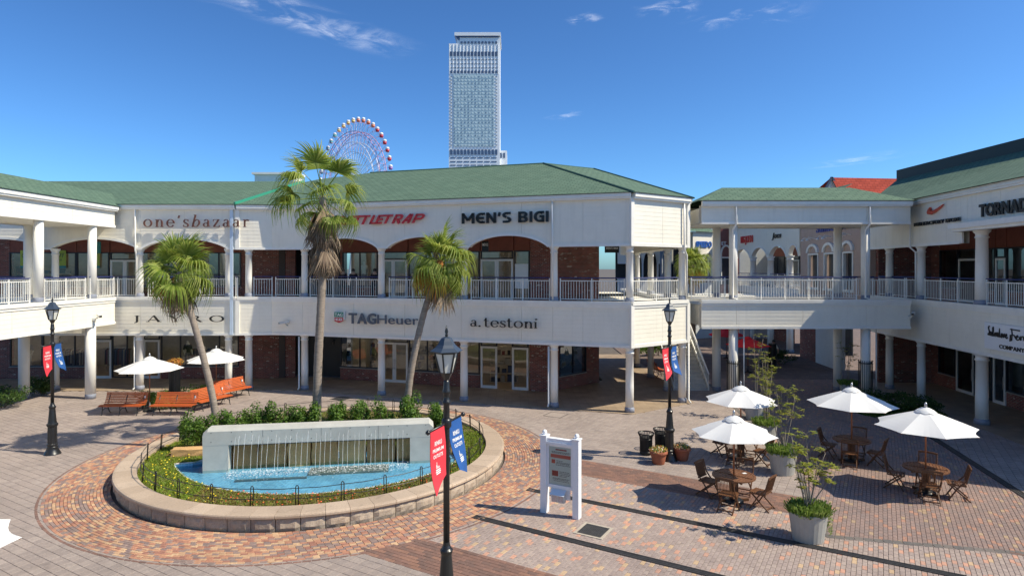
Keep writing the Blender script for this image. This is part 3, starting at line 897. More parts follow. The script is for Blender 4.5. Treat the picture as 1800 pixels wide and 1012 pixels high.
# railings between the columns
def bay_rail(root, s, pts, z=Z1T + 0.14):
    for a, b in zip(pts, pts[1:]):
        railing(root, s, a + 0.2, b - 0.2, z, -0.25)
bay_rail(B1, S1, [UX(S1, -80), UX(S1, 84), UX(S1, 247), UX(S1, 402)])
railing(B1, S1, UX(S1, 402) + .2, S1.L, Z1T + 0.14, -0.25)
railing(B2, S2a, 0.75, S2a.L, Z1T + 0.14, -0.25); railing(B2, S2b, 0.0, S2b.L - 0.25, Z1T + 0.14, -0.25)
bay_rail(B2, S3, [0.0, UX(S3, 672), UX(S3, 816), UX(S3, 973), S3.L - 0.1])
bay_rail(B2, S4, [0.1, S4.L - 0.1])
# roofs
EV = offset(PL, 0.5)
zr = 12.7
mb = MB()
ev = [(EV[1][0] - 0.0, EV[1][1], EAVE), (*EV[2], EAVE), (*EV[3], EAVE), (*EV[4], EAVE), (*EV[5], EAVE), (EV[6][0], 52, EAVE)]
rg = [(-13.2, 39.6, 11.95), (-12.4, 40.0, 12.2), (-9.2, 40.6, 12.7), (1.85, 37.0, zr), (5.1, 39.0, zr), (5.1, 52, zr)]
roof_faces(mb, ev, rg)
bk = [(-13.2, 46, 9.8), (-12.4, 47, 9.8), (-7, 48, 9.8), (1.0, 46, 9.8), (1.0, 52, 9.8), (1.0, 52, 9.8)]
roof_faces(mb, [rg[0], rg[1], rg[2], rg[3], rg[4]], [bk[0], bk[1], bk[2], bk[3], (1.0, 46.01, 9.8)])
mb.add([rg[4], rg[5], (1.0, 52, 9.8), (1.0, 46.01, 9.8)], [(0, 1, 2, 3)])
rf2 = mb.build('roof', SHINGLE, B2, uv=True)
hip = MB(); hip.tube([Vector(ev[3]) + Vector((0, 0, .03)), Vector(rg[3]) + Vector((0, 0, .03))], 0.05, 6); hip.tube([Vector(rg[2]), Vector(rg[3]), Vector(rg[4]), Vector(rg[5])], 0.06, 6)
hip.tube([Vector(ev[4]) + Vector((0, 0, .02)), Vector(rg[4]) + Vector((0, 0, .03))], 0.045, 6)
hip.build('ridge_cap', mat('dark_green_ridge', (0.045, 0.11, 0.08), 0.8), rf2)
mb = MB(); mb.bar(Vector(ev[0]) + Vector((0, 0, .05)), Vector(rg[0]) + Vector((0, 0, .05)), 0.1, 0.16)
mb.build('verge_trim', mat('verge_green', (0.03, 0.27, 0.17), 0.5), rf2)
mb = MB()
# roof of building 1 with the walkway roof of the left wing running into it
ev1 = [(-34, 32.8, EAVE), (EV[1][0] - 0.02, EV[1][1], EAVE)]
roof_faces(mb, ev1, [(-34, 39.0, 11.95), (-13.25, 39.2, 11.95)])
roof_faces(mb, [(-34, 39.0, 11.95), (-13.25, 39.2, 11.95)], [(-34, 45, 9.8), (-13.25, 45, 9.8)])
mb.build('roof', SHINGLE, B1, uv=True)
o = thing('roof_hatch', 'low white flat-topped box behind the roof ridge, left of the tall palm', 'roof box', (-15.1, 41.2, 11.75))
f = MB(); f.bx(-1.6, 1.1, -0.6, 0.6, 0, 0.85); P0(f, 'box', TRIM, o)
f = MB(); f.bx(-1.75, 1.25, -0.72, 0.72, 0.85, 0.98); P0(f, 'lid', TRIM, o)
o = thing('roof_vent', 'small white roof vent peeping over the hip of the corner roof', 'vent', (3.55, 40.2, 12.55))
f = MB(); f.lathe([(0.3, 0), (0.3, 0.25)], 14); P0(f, 'neck', TRIM, o)
f = MB(); f.lathe([(0.62, 0.25), (0.55, 0.36), (0.2, 0.42), (0.02, 0.44)], 14); P0(f, 'cap', TRIM, o, True)

# shop fronts of building 2
W2a, W2b, W3, W4, W5 = [Seg(WL[i], WL[i + 1]) for i in range(1, 6)]
W1 = Seg(WL[0], WL[1])
for lvl, (z0, zt_, hz, hm) in enumerate(((0.07, Z1B + 0.06, 2.85, HEADER_DK), (FL2 - 0.0, 8.4, 7.45, HEADER))):
    u = lambda px: UX(W3, px)
    shop_wall(B2, W2a, [(0, W2a.L, 'brick')], z0, zt_, hz, hm)
    shop_wall(B2, W2b, [(0, UX(W2b, 494), 'brick'), (UX(W2b, 494), W2b.L, 'dark')], z0, zt_, hz, hm)
    if lvl == 0:
        sp = [(0, u(598), 'dark' if u(598) < 0.3 else 'brick'), (u(598), u(668), 'win', 2), (u(670), u(717), 'door'), (u(719), u(784), 'win', 2), (u(784), u(809), 'brick'), (u(809), u(843), 'win', 1),
              (u(845), u(874), 'door', 1), (u(875), u(899), 'open'), (u(900), u(929), 'door', 1), (u(931), W3.L, 'brick')]
    else:
        sp = [(0, u(602), 'brick'), (u(602), u(664), 'win', 2), (u(667), u(716), 'door'), (u(718), u(812), 'win', 3), (u(812), u(843), 'glass', 1), (u(845), u(902), 'door'), (u(904), u(931), 'glass', 1), (u(932), W3.L, 'brick')]
    shop_wall(B2, W3, sp, z0, zt_, hz, hm)
    v = lambda px: UX(W4, px)
    if lvl == 0:
        shop_wall(B2, W4, [(0, v(983), 'brick'), (v(983), v(1030), 'win', 2), (v(1030), W4.L, 'brick')], z0, zt_, hz, hm)
        shop_wall(B2, W5, [(0, W5.L, 'brick')], z0, zt_, hz, hm)
    else:
        shop_wall(B2, W4, [(0, W4.L, 'brick')], z0, zt_, hz, hm)
        shop_wall(B2, W5, [(0.0, 0.6, 'brick'), (0.6, 7.0, 'glass', 4, GLASS_TEAL), (7.0, W5.L, 'brick')], z0, zt_, hz, hm)
    room(B2, W3, 0.6, W3.L - 1.0, 4.5, z0, zt_)
# building 1 shop fronts
for lvl, (z0, zt_, hz, hm) in enumerate(((0.07, Z1B + 0.06, 2.85, HEADER_DK), (FL2, 8.4, 7.45, HEADER))):
    u = lambda px: UX(W1, px)
    if lvl == 0:
        sp = [(0.5, u(18), 'brick'), (u(18), u(75), 'win', 2), (u(75), u(160), 'win', 3), (u(163), u(196), 'door', 1), (u(197), u(250), 'glass', 2), (u(252), u(281), 'door', 1), (u(283), u(420), 'win', 4), (u(420), W1.L, 'brick')]
    else:
        sp = [(0.5, u(17), 'brick'), (u(17), u(134), 'win', 3), (u(135), u(192), 'win', 1), (u(194), u(245), 'door'), (u(247), u(345), 'win', 2), (u(345), u(424), 'win', 2, GLASS_TEAL), (u(424), W1.L, 'brick')]
    shop_wall(B1, W1, sp, z0, zt_, hz, hm)
    room(B1, W1, 1.5, W1.L - 0.4, 4.5, z0, zt_)
# downpipes seen on the front
def colpipe(root, x, y, z0, z1, n, dx):
    q = Vector((x, y, 0)) + Vector((dx, 0, 0)) + Vector(n) * 0.0
    downpipe(root, [(q.x, q.y, z1), (q.x, q.y, z0 + 0.12), (q.x - 0.02, q.y - 0.16, z0 + 0.03)])
n3 = S3.n
for px, s, root in ((972, S3, B2), (240, S1, B1)):
    uu = UX(s, px)
    downpipe(root, [s.P(uu, 0.12, EAVE - 0.1), s.P(uu, 0.12, Z2B - 0.05), s.P(uu - 0.02, -0.03, Z2B - 0.3), s.P(uu - 0.02, -0.03, Z1T + 0.2)])
uu = S4.L - 0.38
downpipe(B2, [S4.P(uu, 0.12, EAVE - 0.1), S4.P(uu, 0.12, Z2B - 0.1), S4.P(uu + 0.3, 0.03, Z2B - 0.4), S4.P(uu + 0.3, 0.03, Z1T + 0.2)])
downpipe(B2, [(8.45, 29.95, Z1B - 0.05), (8.45, 29.95, 0.25), (8.5, 29.75, 0.12)])
downpipe(B2, [(1.70, 29.05, Z1B - 0.1), (1.70, 29.05, 0.25), (1.66, 28.9, 0.12)])
downpipe(B2, [(-11.3, 33.2, Z1B - 0.1), (-11.3, 33.2, 0.2), (-11.3, 33.05, 0.12)])
downpipe(B1, [(-20.02, 33.2, Z1B - 0.1), (-20.02, 33.2, 0.2), (-20.02, 33.05, 0.12)])
u = UX(S1, 408)
mb = MB(); S1.box(mb, u - 0.08, u + 0.08, 0.04, 0.1, Z1B, EAVE - 0.15); mb.build('joint_cover', mat('pale_blue_joint', (0.55, 0.66, 0.78), 0.35), B1)
# wall lamp-like vents, camera mounts and the wall pipe between the shops
bp_ = mat('brown_panel', (0.06, 0.04, 0.035), 0.6)
for (a, b) in ((0.1, 3.0), (4.8, 8.3)):
    mb = MB(); W2a.box(mb, 0.9, 1.25, 0.0, 0.05, a, b); mb.build('wall_panel', bp_, B2)

# ---------------------------------------------------------------- covered footbridges
ZBB, ZBU, EVB = 3.64, 8.66, 9.72
def footbridge(root, s, L0, L1, depth, ridge_z, joints, hipA, hipB, rail_back=True, inset=1.7):
    """s runs along the visible face; the deck lies behind it"""
    for sg, u0, u1, far in ((s, L0, L1, False),):
        fascia(root, sg, u0, u1, ZBU, EVB - 0.18, 5, joints); fascia(root, sg, u0, u1, ZBB, Z1T - 0.08, 6, joints)
        ledge(root, sg, u0, u1, Z1T); gutter(root, sg, u0, u1, EVB)
    bk = Seg(s.P(s.L, -depth, 0).xy, s.P(0, -depth, 0).xy)
    fascia(root, bk, s.L - L1, s.L - L0, ZBU, EVB - 0.18, 5, joints); fascia(root, bk, s.L - L1, s.L - L0, ZBB, Z1T - 0.08, 6, joints)
    gutter(root, bk, s.L - L1, s.L - L0, EVB)
    mb = MB(); s.box(mb, L0, L1, -depth + 0.33, -0.33, ZBB + 0.1, FL2); mb.build('deck', SOFFIT, root)
    mb = MB(); s.box(mb, L0, L1, -depth + 0.33, -0.33, ZBU + 0.02, EVB - 0.3); mb.build('walkway_ceiling', SOFFIT, root)
    e = [s.P(L0 - 0.2, 0.28, EVB + 0.02), s.P(L1 + 0.2, 0.28, EVB + 0.02)]
    b = [s.P(L0 - 0.2, -depth - 0.28, EVB + 0.02), s.P(L1 + 0.2, -depth - 0.28, EVB + 0.02)]
    r = [s.P(L0 + hipA, -depth / 2, ridge_z), s.P(L1 - hipB, -depth / 2, ridge_z)]
    mb = MB(); roof_faces(mb, e, r); roof_faces(mb, [b[1], b[0]], [r[1], r[0]])
    mb.add([b[0], e[0], r[0]], [(0, 1, 2)]); mb.add([e[1], b[1], r[1]], [(0, 1, 2)])
    mb.build('roof', SHINGLE, root, uv=True)
    return bk
BR = thing('footbridge', 'covered white footbridge with green hip roof joining corner building and shaded wing', 'footbridge', (14, 31.7, 0))
SB = Seg((8.75, 30.1), (19.6, 30.1))
bkB = footbridge(BR, SB, 0.35, SB.L - 0.45, 3.3, 10.6, [UX(SB, 1294), UX(SB, 1411), UX(SB, 1523)], 1.55, 2.0)
for (x, y) in ((10.77, 30.45), (17.2, 30.45), (10.8, 33.05), (17.2, 33.05)):
    column(BR, x, y, 0.05, ZBB + 0.12, 0.215, True); column(BR, x, y, Z1T + 0.12, ZBU + 0.03, 0.2, True)
pb = [SB.u_px(1208), SB.u_px(1288), SB.u_px(1521), SB.u_px(1604)]
railing(BR, SB, pb[0] + 0.2, pb[1] - 0.25, Z1T + 0.14, -0.2); railing(BR, SB, pb[1] + 0.25, pb[2] - 0.25, Z1T + 0.14, -0.2); railing(BR, SB, pb[2] + 0.25, pb[3] - 0.1, Z1T + 0.14, -0.2)
railing(BR, bkB, 0.4, bkB.L - 0.4, Z1T + 0.14, -0.2)
for px in (1293, 1527):
    u = SB.u_px(px)
    downpipe(BR, [SB.P(u, 0.11, EVB - 0.1), SB.P(u, 0.11, ZBU - 0.02), SB.P(u - 0.1, -0.1, ZBU - 0.3), SB.P(u - 0.1, -0.1, Z1T + 0.25), SB.P(u + 0.05, 0.02, Z1T + 0.18)])
for x in (11.3, 17.75): downpipe(BR, [(x, 30.5, ZBB), (x, 30.5, 0.1)], 0.035)
LW = thing('footbridge', 'covered white footbridge coming in beside the red and blue lamp banners at the picture\'s edge', 'footbridge', (-22.5, 26, 0))
SL = Seg((-20.8, 10.0), (-20.8, 32.98))
bkL = footbridge(LW, SL, 0.0, SL.L - 0.25, 3.6, 10.72, [4, 8, 12, 16, 19.6], 0, -2.6)
for (x, y) in ((-20.95, 31.1), (-24.25, 31.1), (-20.95, 20.5), (-24.25, 20.5)):
    column(LW, x, y, 0.05, ZBB + 0.12, 0.235, True)
for (x, y) in ((-21.0, 31.3), (-24.2, 31.3), (-21.0, 27.75), (-24.2, 27.75), (-21, 23.5), (-24.2, 23.5)):
    column(LW, x, y, Z1T + 0.12, ZBU + 0.03, 0.195, True)
for a, b in ((31.05, 33.0), (28.0, 31.05), (23.75, 27.5), (18.0, 23.25)):
    railing(LW, SL, a - 10, b - 10 - (0.25 if b < 32 else 0), Z1T + 0.14, -0.15)
    railing(LW, bkL, SL.L - (b - 10), SL.L - (a - 10), Z1T + 0.14, -0.15)

# ---------------------------------------------------------------- right wing (sports shop), in its own shade
RW = thing('shop_building', 'shaded white shop wing with red swoosh sign and dark-edged green roof', 'building', (23, 28, 0))
RP = [(20.28, 35.4), (18.62, 19.3), (26.5, 14.9)]
SR = Seg(RP[0], RP[1]); SR2 = Seg(RP[1], RP[2])
uj = UX(SR, 1690)
fascia(RW, SR, 0, uj, 7.6, EAVE - 0.2, 11, [UX(SR, p) for p in (1570, 1606, 1665)])
fascia(RW, SR, uj, SR.L, 8.25, EAVE - 0.2, 8, [UX(SR, p) for p in (1702, 1760, 1850)])
fascia(RW, SR, 0, SR.L, Z1B, Z1T - 0.1, 9, [UX(SR, p) for p in (1570, 1664, 1742, 1850)])
ledge(RW, SR, 0, SR.L, Z1T); gutter(RW, SR, 0, SR.L, EAVE)
fascia(RW, SR2, 0, SR2.L, 7.6, EAVE - 0.2, 11); fascia(RW, SR2, 0, SR2.L, Z1B, Z1T - 0.1, 9); gutter(RW, SR2, 0, SR2.L, EAVE)
mb = MB(); SR.box(mb, uj - 0.1, SR.L, 0.04, 0.5, 8.2, 8.42); SR.box(mb, uj - 0.05, SR.L, 0.04, 0.4, 8.08, 8.2); mb.build('porch_cornice', TRIM, RW)
mb = MB(); SR.box(mb, uj + 0.02, uj + 0.14, -0.02, 0.06, 7.6, 8.1); mb.build('corner_trim', TRIM, RW)
for (px, r) in ((1716, 0.235), (1611, 0.185), (1556, 0.185), (1900, 0.235)):
    u = UX(SR, px); p = SR.P(u, -0.22, 0)
    column(RW, p.x, p.y, 0.05, Z1B + 0.02, r)
    column(RW, p.x, p.y, Z1T + 0.12, (8.1 if px > 1700 else 7.62), r)
rl = [UX(SR, p) for p in (1533, 1556, 1611, 1716, 1900)]
for a, b in zip(rl, rl[1:]): railing(RW, SR, a + 0.22, b - 0.28, Z1T + 0.14, -0.22)
u = UX(SR, 1604)
downpipe(RW, [SR.P(u, 0.12, EAVE - 0.1), SR.P(u, 0.12, 7.55), SR.P(u + 0.2, -0.05, 7.3), SR.P(u + 0.2, -0.05, Z1T + 0.2)])
WRp = [(23.7, 35.4), (22.2, 18.0), (27, 17.0)]
WR = Seg(WRp[0], WRp[1])
mb = MB(); strip(mb, [SR.P(0, -0.1, 0), SR.P(SR.L, -0.1, 0)], [Vector((23.9, 35.4, 0)), Vector((22.4, 18, 0))], Z1B + 0.05, FL2); mb.build('deck', SOFFIT, RW)
mb = MB(); strip(mb, [SR.P(0, -0.1, 0), SR.P(SR.L, -0.1, 0)], [Vector((23.9, 35.4, 0)), Vector((22.4, 18, 0))], 8.5, 9.6); mb.build('walkway_ceiling', SOFFIT, RW)
for lvl, (z0, zt_, hz, hm) in enumerate(((0.05, Z1B + 0.06, 2.8, HEADER_DK), (FL2, 8.55, 7.5, HEADER))):
    u = lambda px: max(0, min(WR.L, UX(WR, px)))
    if lvl == 0:
        sp = [(0, u(1536), 'brick'), (u(1536), u(1574), 'win', 1), (u(1575), u(1592), 'door', 1), (u(1593), u(1630), 'win', 1), (u(1630), u(1650), 'brick'), (u(1650), u(1680), 'win', 1), (u(1681), u(1712), 'door', 1), (u(1713), u(1745), 'glass', 1), (u(1746), u(1768), 'door', 1), (u(1769), u(1850), 'win', 2), (u(1850), WR.L, 'brick')]
    else:
        sp = [(0, u(1560), 'brick'), (u(1561), u(1592), 'door', 1), (u(1593), u(1625), 'win', 1), (u(1625), u(1652), 'brick'), (u(1652), u(1684), 'win', 1), (u(1685), u(1720), 'door', 1), (u(1721), u(1749), 'win', 1), (u(1750), u(1768), 'door', 1), (u(1769), u(1850), 'win', 2), (u(1850), WR.L, 'brick')]
    shop_wall(RW, WR, sp, z0, zt_, hz, hm)
    room(RW, WR, 0.5, WR.L - 0.5, 4.0, z0, zt_, False)
mb = MB()
evR = [(19.85, 35.7, EAVE), (18.2, 19.05, EAVE), (26.6, 14.3, EAVE)]
rgR = [(24.0, 38.9, 12.05), (24.0, 25.2, 12.05), (30.0, 21.6, 12.05)]
roof_faces(mb, evR, rgR)
mb.add([evR[0], rgR[0], (29, 40, EAVE)], [(0, 2, 1)])
roof_faces(mb, rgR, [(29, 40, EAVE), (29, 30, EAVE), (34, 27, EAVE)])
mb.build('roof', SHINGLE, RW, uv=True)
mb = MB(); mb.bar((24.05, 38.9, 12.25), (24.05, 25.2, 12.25), 0.3, 0.7); mb.bar((24.05, 25.2, 12.25), (30, 21.6, 12.25), 0.3, 0.7)
mb.build('roof_parapet', mat('dark_ridge_screen', (0.016, 0.028, 0.03), 0.6), RW)
mb = MB(); strip(mb, [SR.P(0, 0.3, 0), SR.P(SR.L, 0.3, 0)], [Vector((24.0, 35.4, 0)), Vector((22.6, 18, 0))], -0.1, 0.065)
o = mb.build('arcade_floor', ARCADE, uv=True); o['kind'] = 'structure'

# end wall of the wing where it meets the beige shop
se = Seg((20.45, 35.45), (24.2, 35.45))
for (a, b) in ((0.05, Z1B), (FL2, 9.6)):
    mb = MB(); se.box(mb, 0.3, se.L, -.25, 0, a, b); mb.build('brick_wall', BRICK, RW, uv=True)
# unseen footbridge added under the camera, open to pass skylight (shop glass mirrors it)
root = bpy.data.objects.new('unseen_footbridge', None); col.objects.link(root); root['kind'] = 'structure'; root.location = (0, -4, 0)
sv = Seg((34, 0.9), (-34, 0.9))
def vbox(nm, m, u0, u1, w0, w1, z0, z1, uv=False):
    mb = MB(); sv.box(mb, u0, u1, w0, w1, z0, z1); mb.build(nm, m, root, uv=uv)
vbox('fascia', SIDING, 0, sv.L, -.3, 0, ZBB, Z1T); vbox('fascia', SIDING, 0, sv.L, -.3, 0, ZBU, EVB)
vbox('deck', SOFFIT, 0, sv.L, -3.4, -.3, ZBB + .05, FL2); vbox('ceiling', SOFFIT, 0, sv.L, -3.4, -.3, ZBU + .1, 9.6)
mb = MB(); roof_faces(mb, [sv.P(0, .3, EVB), sv.P(sv.L, .3, EVB)], [sv.P(0, -1.8, 10.6), sv.P(sv.L, -1.8, 10.6)]); roof_faces(mb, [sv.P(0, -1.8, 10.6), sv.P(sv.L, -1.8, 10.6)], [sv.P(0, -3.9, EVB), sv.P(sv.L, -3.9, EVB)]); mb.build('roof', SHINGLE, root, uv=True)
for k in range(9):
    u = 5.5 + k * 7.6
    for w_ in (-.3, -3.1):
        p = sv.P(u, w_, 0); column(root, p.x, p.y, .05, ZBB + .05, .225); column(root, p.x, p.y, FL2, ZBU + .1, .2)

o = thing('wall_lantern', 'small black wall lantern on the brick beside the watch shop window', 'wall lamp', W3.P(UX(W3, 588), 0.0, 2.35))
mb = MB(); mb.bx(-.05, .05, -.04, 0.0, -.12, .12); P0(mb, 'wall_plate', BLACK_IRON, o)
mb = MB(); mb.tube([(0, -.04, .05), (0, -.16, .1), (0, -.2, .02)], .015, 6); P0(mb, 'arm', BLACK_IRON, o)
mb = MB(); mb.lathe([(.05, -.28), (.09, -.06), (.12, -.05), (.03, .04)], 6, c=(0, -.2, 0)); P0(mb, 'lantern', BLACK_IRON, o)

# ================================================================== FOUNTAIN BED
FB = thing('fountain_bed', 'round raised fountain bed of rough stone blocks with smooth coping and flowers', 'planter', (FC.x, FC.y, 0))
BLOCK = piece_mat('split_stone', [(0, (0.43, 0.345, 0.27)), (0.3, (0.47, 0.38, 0.30)), (0.6, (0.39, 0.31, 0.25)), (0.85, (0.44, 0.34, 0.26))], bump=0.9, dirt=0.22)
COPE = piece_mat('coping_stone', [(0, (0.47, 0.36, 0.27)), (0.35, (0.51, 0.395, 0.30)), (0.7, (0.44, 0.335, 0.25))], bump=0.12, dirt=0.15, rough=0.5)
SOIL = mat('soil', (0.16, 0.10, 0.055), 0.95, var=0.35, vs_=3, bump=0.5, bs=20)
nb = 64
rb = random.Random(3)
def arc_block(mb, r0, r1, a0, a1, z0, z1, rough=0.0, ny=3, nx=5):
    o = len(mb.v)
    for j in range(ny + 1):
        for i in range(nx + 1):
            a = a0 + (a1 - a0) * i / nx; z = z0 + (z1 - z0) * j / ny
            edge = i in (0, nx) or j in (0, ny)
            r = r1 + (0 if edge else 0.02 + rb.uniform(0, rough))
            mb.v.append((r * math.cos(a), r * math.sin(a), z))
    for j in range(ny):
        for i in range(nx):
            q = o + j * (nx + 1) + i
            mb.f.append((q, q + 1, q + nx + 2, q + nx + 1)); mb.m.append(0)
    e = len(mb.v)
    for (a, z) in ((a0, z0), (a1, z0), (a1, z1), (a0, z1)): mb.v.append((r0 * math.cos(a), r0 * math.sin(a), z))
    q0, q1, q2, q3 = o, o + nx, o + (ny + 1) * (nx + 1) - 1, o + ny * (nx + 1)
    for f in ((q0, e, e + 3, q3), (q1, q2, e + 2, e + 1), (e, e + 1, e + 2, e + 3)): mb.f.append(f); mb.m.append(0)
    mb.f.append(tuple([q3 + k for k in range(nx + 1)] + [e + 2, e + 3])); mb.m.append(0)
for k in range(nb):
    a0 = 2 * PI * k / nb + 0.0015; a1 = 2 * PI * (k + 1) / nb - 0.0015
    mb = MB(); arc_block(mb, FR - 0.25, FR - 0.03, a0, a1, 0.0, 0.355, 0.04)
    P0(mb, 'stone_block', BLOCK, FB)
    mb = MB()
    m_ = 4
    prof = [(FR - 0.58, 0.36), (FR - 0.58, 0.455), (FR - 0.57, 0.463), (FR - 0.02, 0.463), (FR + 0.035, 0.45), (FR + 0.05, 0.42), (FR + 0.05, 0.375), (FR + 0.03, 0.36)]
    b0, b1 = a0 - 0.0008, a1 + 0.0008
    o = 0
    for i in range(m_ + 1):
        a = b0 + (b1 - b0) * i / m_
        for (r, z) in prof: mb.v.append((r * math.cos(a), r * math.sin(a), z))
    np_ = len(prof)
    for i in range(m_):
        for j in range(np_):
            j2 = (j + 1) % np_
            mb.f.append((i * np_ + j, i * np_ + j2, (i + 1) * np_ + j2, (i + 1) * np_ + j)); mb.m.append(0)
    mb.f.append(tuple(range(np_))); mb.m.append(0); mb.f.append(tuple(m_ * np_ + j for j in reversed(range(np_)))); mb.m.append(0)
    P0(mb, 'coping_stone', COPE, FB)
# pool outline (plan), read round the water's edge
ZW = 0.27
pool_px = [(306, 813), (308, 822), (322, 836), (345, 848), (380, 858), (420, 864.5), (460, 868), (510, 869), (560, 867), (610, 862), (650, 857), (700, 848), (740, 838), (775, 826), (800, 812), (808, 800), (800, 790)]
pool = [gp(x, y, 0.36).xy for (x, y) in pool_px]
WA, WB = Vector((-9.55, 19.3)), Vector((-2.56, 20.4))         # front foot of the concrete wall
wdir = (WB - WA).normalized(); wnor = Vector((-wdir.y, wdir.x))  # away from the camera
back = [WB + wnor * 1.0 + wdir * 0.6, WB + wnor * 1.15, WA + wnor * 1.15, WA + wnor * 0.6 - wdir * 0.4]
pool_poly = pool + back
def in_poly(p, poly):
    c = False; j = len(poly) - 1
    for i in range(len(poly)):
        a, b = poly[i], poly[j]
        if (a[1] > p[1]) != (b[1] > p[1]) and p[0] < (b[0] - a[0]) * (p[1] - a[1]) / (b[1] - a[1]) + a[0]: c = not c
        j = i
    return c
# soil with the pool cut out: ring of quads between the pool edge and the bed edge
def fill_ring(mb, inner, R_, z):
    c = sum((Vector(p) for p in inner), Vector((0, 0))) / len(inner)
    n = 120
    ins, outs = [], []
    for k in range(n):
        a = 2 * PI * k / n; d = Vector((math.cos(a), math.sin(a)))
        best = None
        for i in range(len(inner)):
            p, q = Vector(inner[i]), Vector(inner[(i + 1) % len(inner)])
            e = q - p; den = d.x * e.y - d.y * e.x
            if abs(den) < 1e-9: continue
            t = ((p.x - c.x) * e.y - (p.y - c.y) * e.x) / den; s = ((p.x - c.x) * d.y - (p.y - c.y) * d.x) / den
            if t > 0 and -1e-6 <= s <= 1 + 1e-6 and (best is None or t > best): best = t
        ins.append(c + d * best)
        # hit the bed circle
        oc = c - FC; b = oc.dot(d); t = -b + math.sqrt(max(0, b * b - oc.dot(oc) + R_ * R_))
        outs.append(c + d * t)
    o = len(mb.v)
    for p in ins: mb.v.append((p.x, p.y, z))
    for p in outs: mb.v.append((p.x, p.y, z))
    for k in range(n):
        k2 = (k + 1) % n
        mb.f.append((o + k, o + k2, o + n + k2, o + n + k)); mb.m.append(0)
    return ins, outs
mb = MB(); ring_in, ring_out = fill_ring(mb, pool_poly, FR - 0.5, 0.36)
mb.build('soil', SOIL, FB)
# pool wall, floor, edge
POOLT = brick_mat('pool_tile', (0.12, 0.34, 0.52), (0.22, 0.48, 0.64), (0.30, 0.55, 0.70), w=0.1, h=0.1, msize=0.006, off=0.0, rough=0.3, bump=0.1)
mb = MB()
n = len(ring_in)
for k in range(n):
    p, q = ring_in[k], ring_in[(k + 1) % n]
    mb.add([(p.x, p.y, 0.36), (q.x, q.y, 0.36), (q.x, q.y, 0.18), (p.x, p.y, 0.18)], [(0, 1, 2, 3)])
mb.add([(p.x, p.y, 0.19) for p in ring_in], [tuple(range(n))])
mb.build('basin', POOLT, FB, uv=True)
mb = MB(); mb.tube([(p.x, p.y, 0.365) for p in ring_in] + [(ring_in[0].x, ring_in[0].y, 0.365)], 0.022, 6)
mb.build('pool_edge', mat('pale_edge', (0.6, 0.6, 0.57), 0.5), FB, smooth=True)
WATER = bpy.data.materials.new('pool_water')
WATER.use_nodes = True
N = WATER.node_tree.nodes; L = WATER.node_tree.links; N.clear()
wo_ = N.new('ShaderNodeOutputMaterial'); tr = N.new('ShaderNodeBsdfTransparent'); tr.inputs[0].default_value = (0.78, 0.93, 0.98, 1)
gl = N.new('ShaderNodeBsdfGlossy'); gl.inputs['Roughness'].default_value = 0.06
fz = N.new('ShaderNodeFresnel'); fz.inputs[0].default_value = 1.33
ge = N.new('ShaderNodeNewGeometry')
nz = N.new('ShaderNodeTexNoise'); nz.inputs['Scale'].default_value = 9; nz.inputs['Detail'].default_value = 4
L.new(ge.outputs['Position'], nz.inputs['Vector'])
bp = N.new('ShaderNodeBump'); bp.inputs['Strength'].default_value = 0.6; bp.inputs['Distance'].default_value = 0.03
L.new(nz.outputs[0], bp.inputs['Height']); L.new(bp.outputs[0], gl.inputs['Normal']); L.new(bp.outputs[0], fz.inputs['Normal'])
ms = N.new('ShaderNodeMixShader'); L.new(fz.outputs[0], ms.inputs[0]); L.new(tr.outputs[0], ms.inputs[1]); L.new(gl.outputs[0], ms.inputs[2])
L.new(ms.outputs[0], wo_.inputs[0])
mb = MB(); mb.add([(p.x, p.y, ZW) for p in ring_in], [tuple(range(n))])
o = mb.build('pool_water', WATER); o['kind'] = 'structure'
# submerged dark plinth and bright nozzles
mb = MB()
c0 = WA + (WB - WA) * 0.46 - wnor * 0.75; c1 = WA + (WB - WA) * 0.80 - wnor * 0.75
mb.obox((c0.x, c0.y, 0.15), Vector((c1.x - c0.x, c1.y - c0.y, 0)), Vector((wnor.x, wnor.y, 0)) * 0.62, (0, 0, 0.10))
tag(mb.build('pool_plinth', mat('wet_grey_stone', (0.19, 0.20, 0.18), 0.4, var=0.3)), 'grey stone plinth lying just under the pool water', 'plinth')
c0 = WA + (WB - WA) * 0.17 - wnor * 0.95; c1 = WA + (WB - WA) * 0.46 - wnor * 0.95
mb = MB(); mb.bar((c0.x, c0.y, 0.21), (c1.x, c1.y, 0.21), 0.1, 0.06)
tag(mb.build('pool_pipe', mat('dark_pipe', (0.10, 0.14, 0.16), 0.4)), 'thin dark pipe under the blue pool water', 'pipe')
# concrete fountain wall: lintel on two legs
FW = thing('fountain_wall', 'pale concrete fountain wall, a long lintel on two legs over the pool', 'fountain', (*((WA + WB) / 2), 0.0))
Lw = (WB - WA).length
W3d = Vector((wdir.x, wdir.y, 0)); N3d = Vector((wnor.x, wnor.y, 0)); WA3 = Vector((WA.x, WA.y, 0))
TW = 0.55
mb = MB()
zb_, zt_ = 1.03, 1.55
ch = 0.09
prof = [(0, zb_), (TW, zb_), (TW, zt_ - ch), (TW - ch, zt_), (ch, zt_), (0, zt_ - ch)]
A = []
for (u, sh) in ((0.0, 1), (0.14, 0), (Lw * 0.33, 0), (Lw * 0.66, 0), (Lw - 0.14, 0), (Lw, 1)):
    for (d, z) in prof:
        zz = z - (0.13 if sh and z > zb_ + 0.1 else 0)
        A.append(WA3 + W3d * u + N3d * d + Vector((0, 0, zz)))
mb.v = [tuple(p) for p in A]
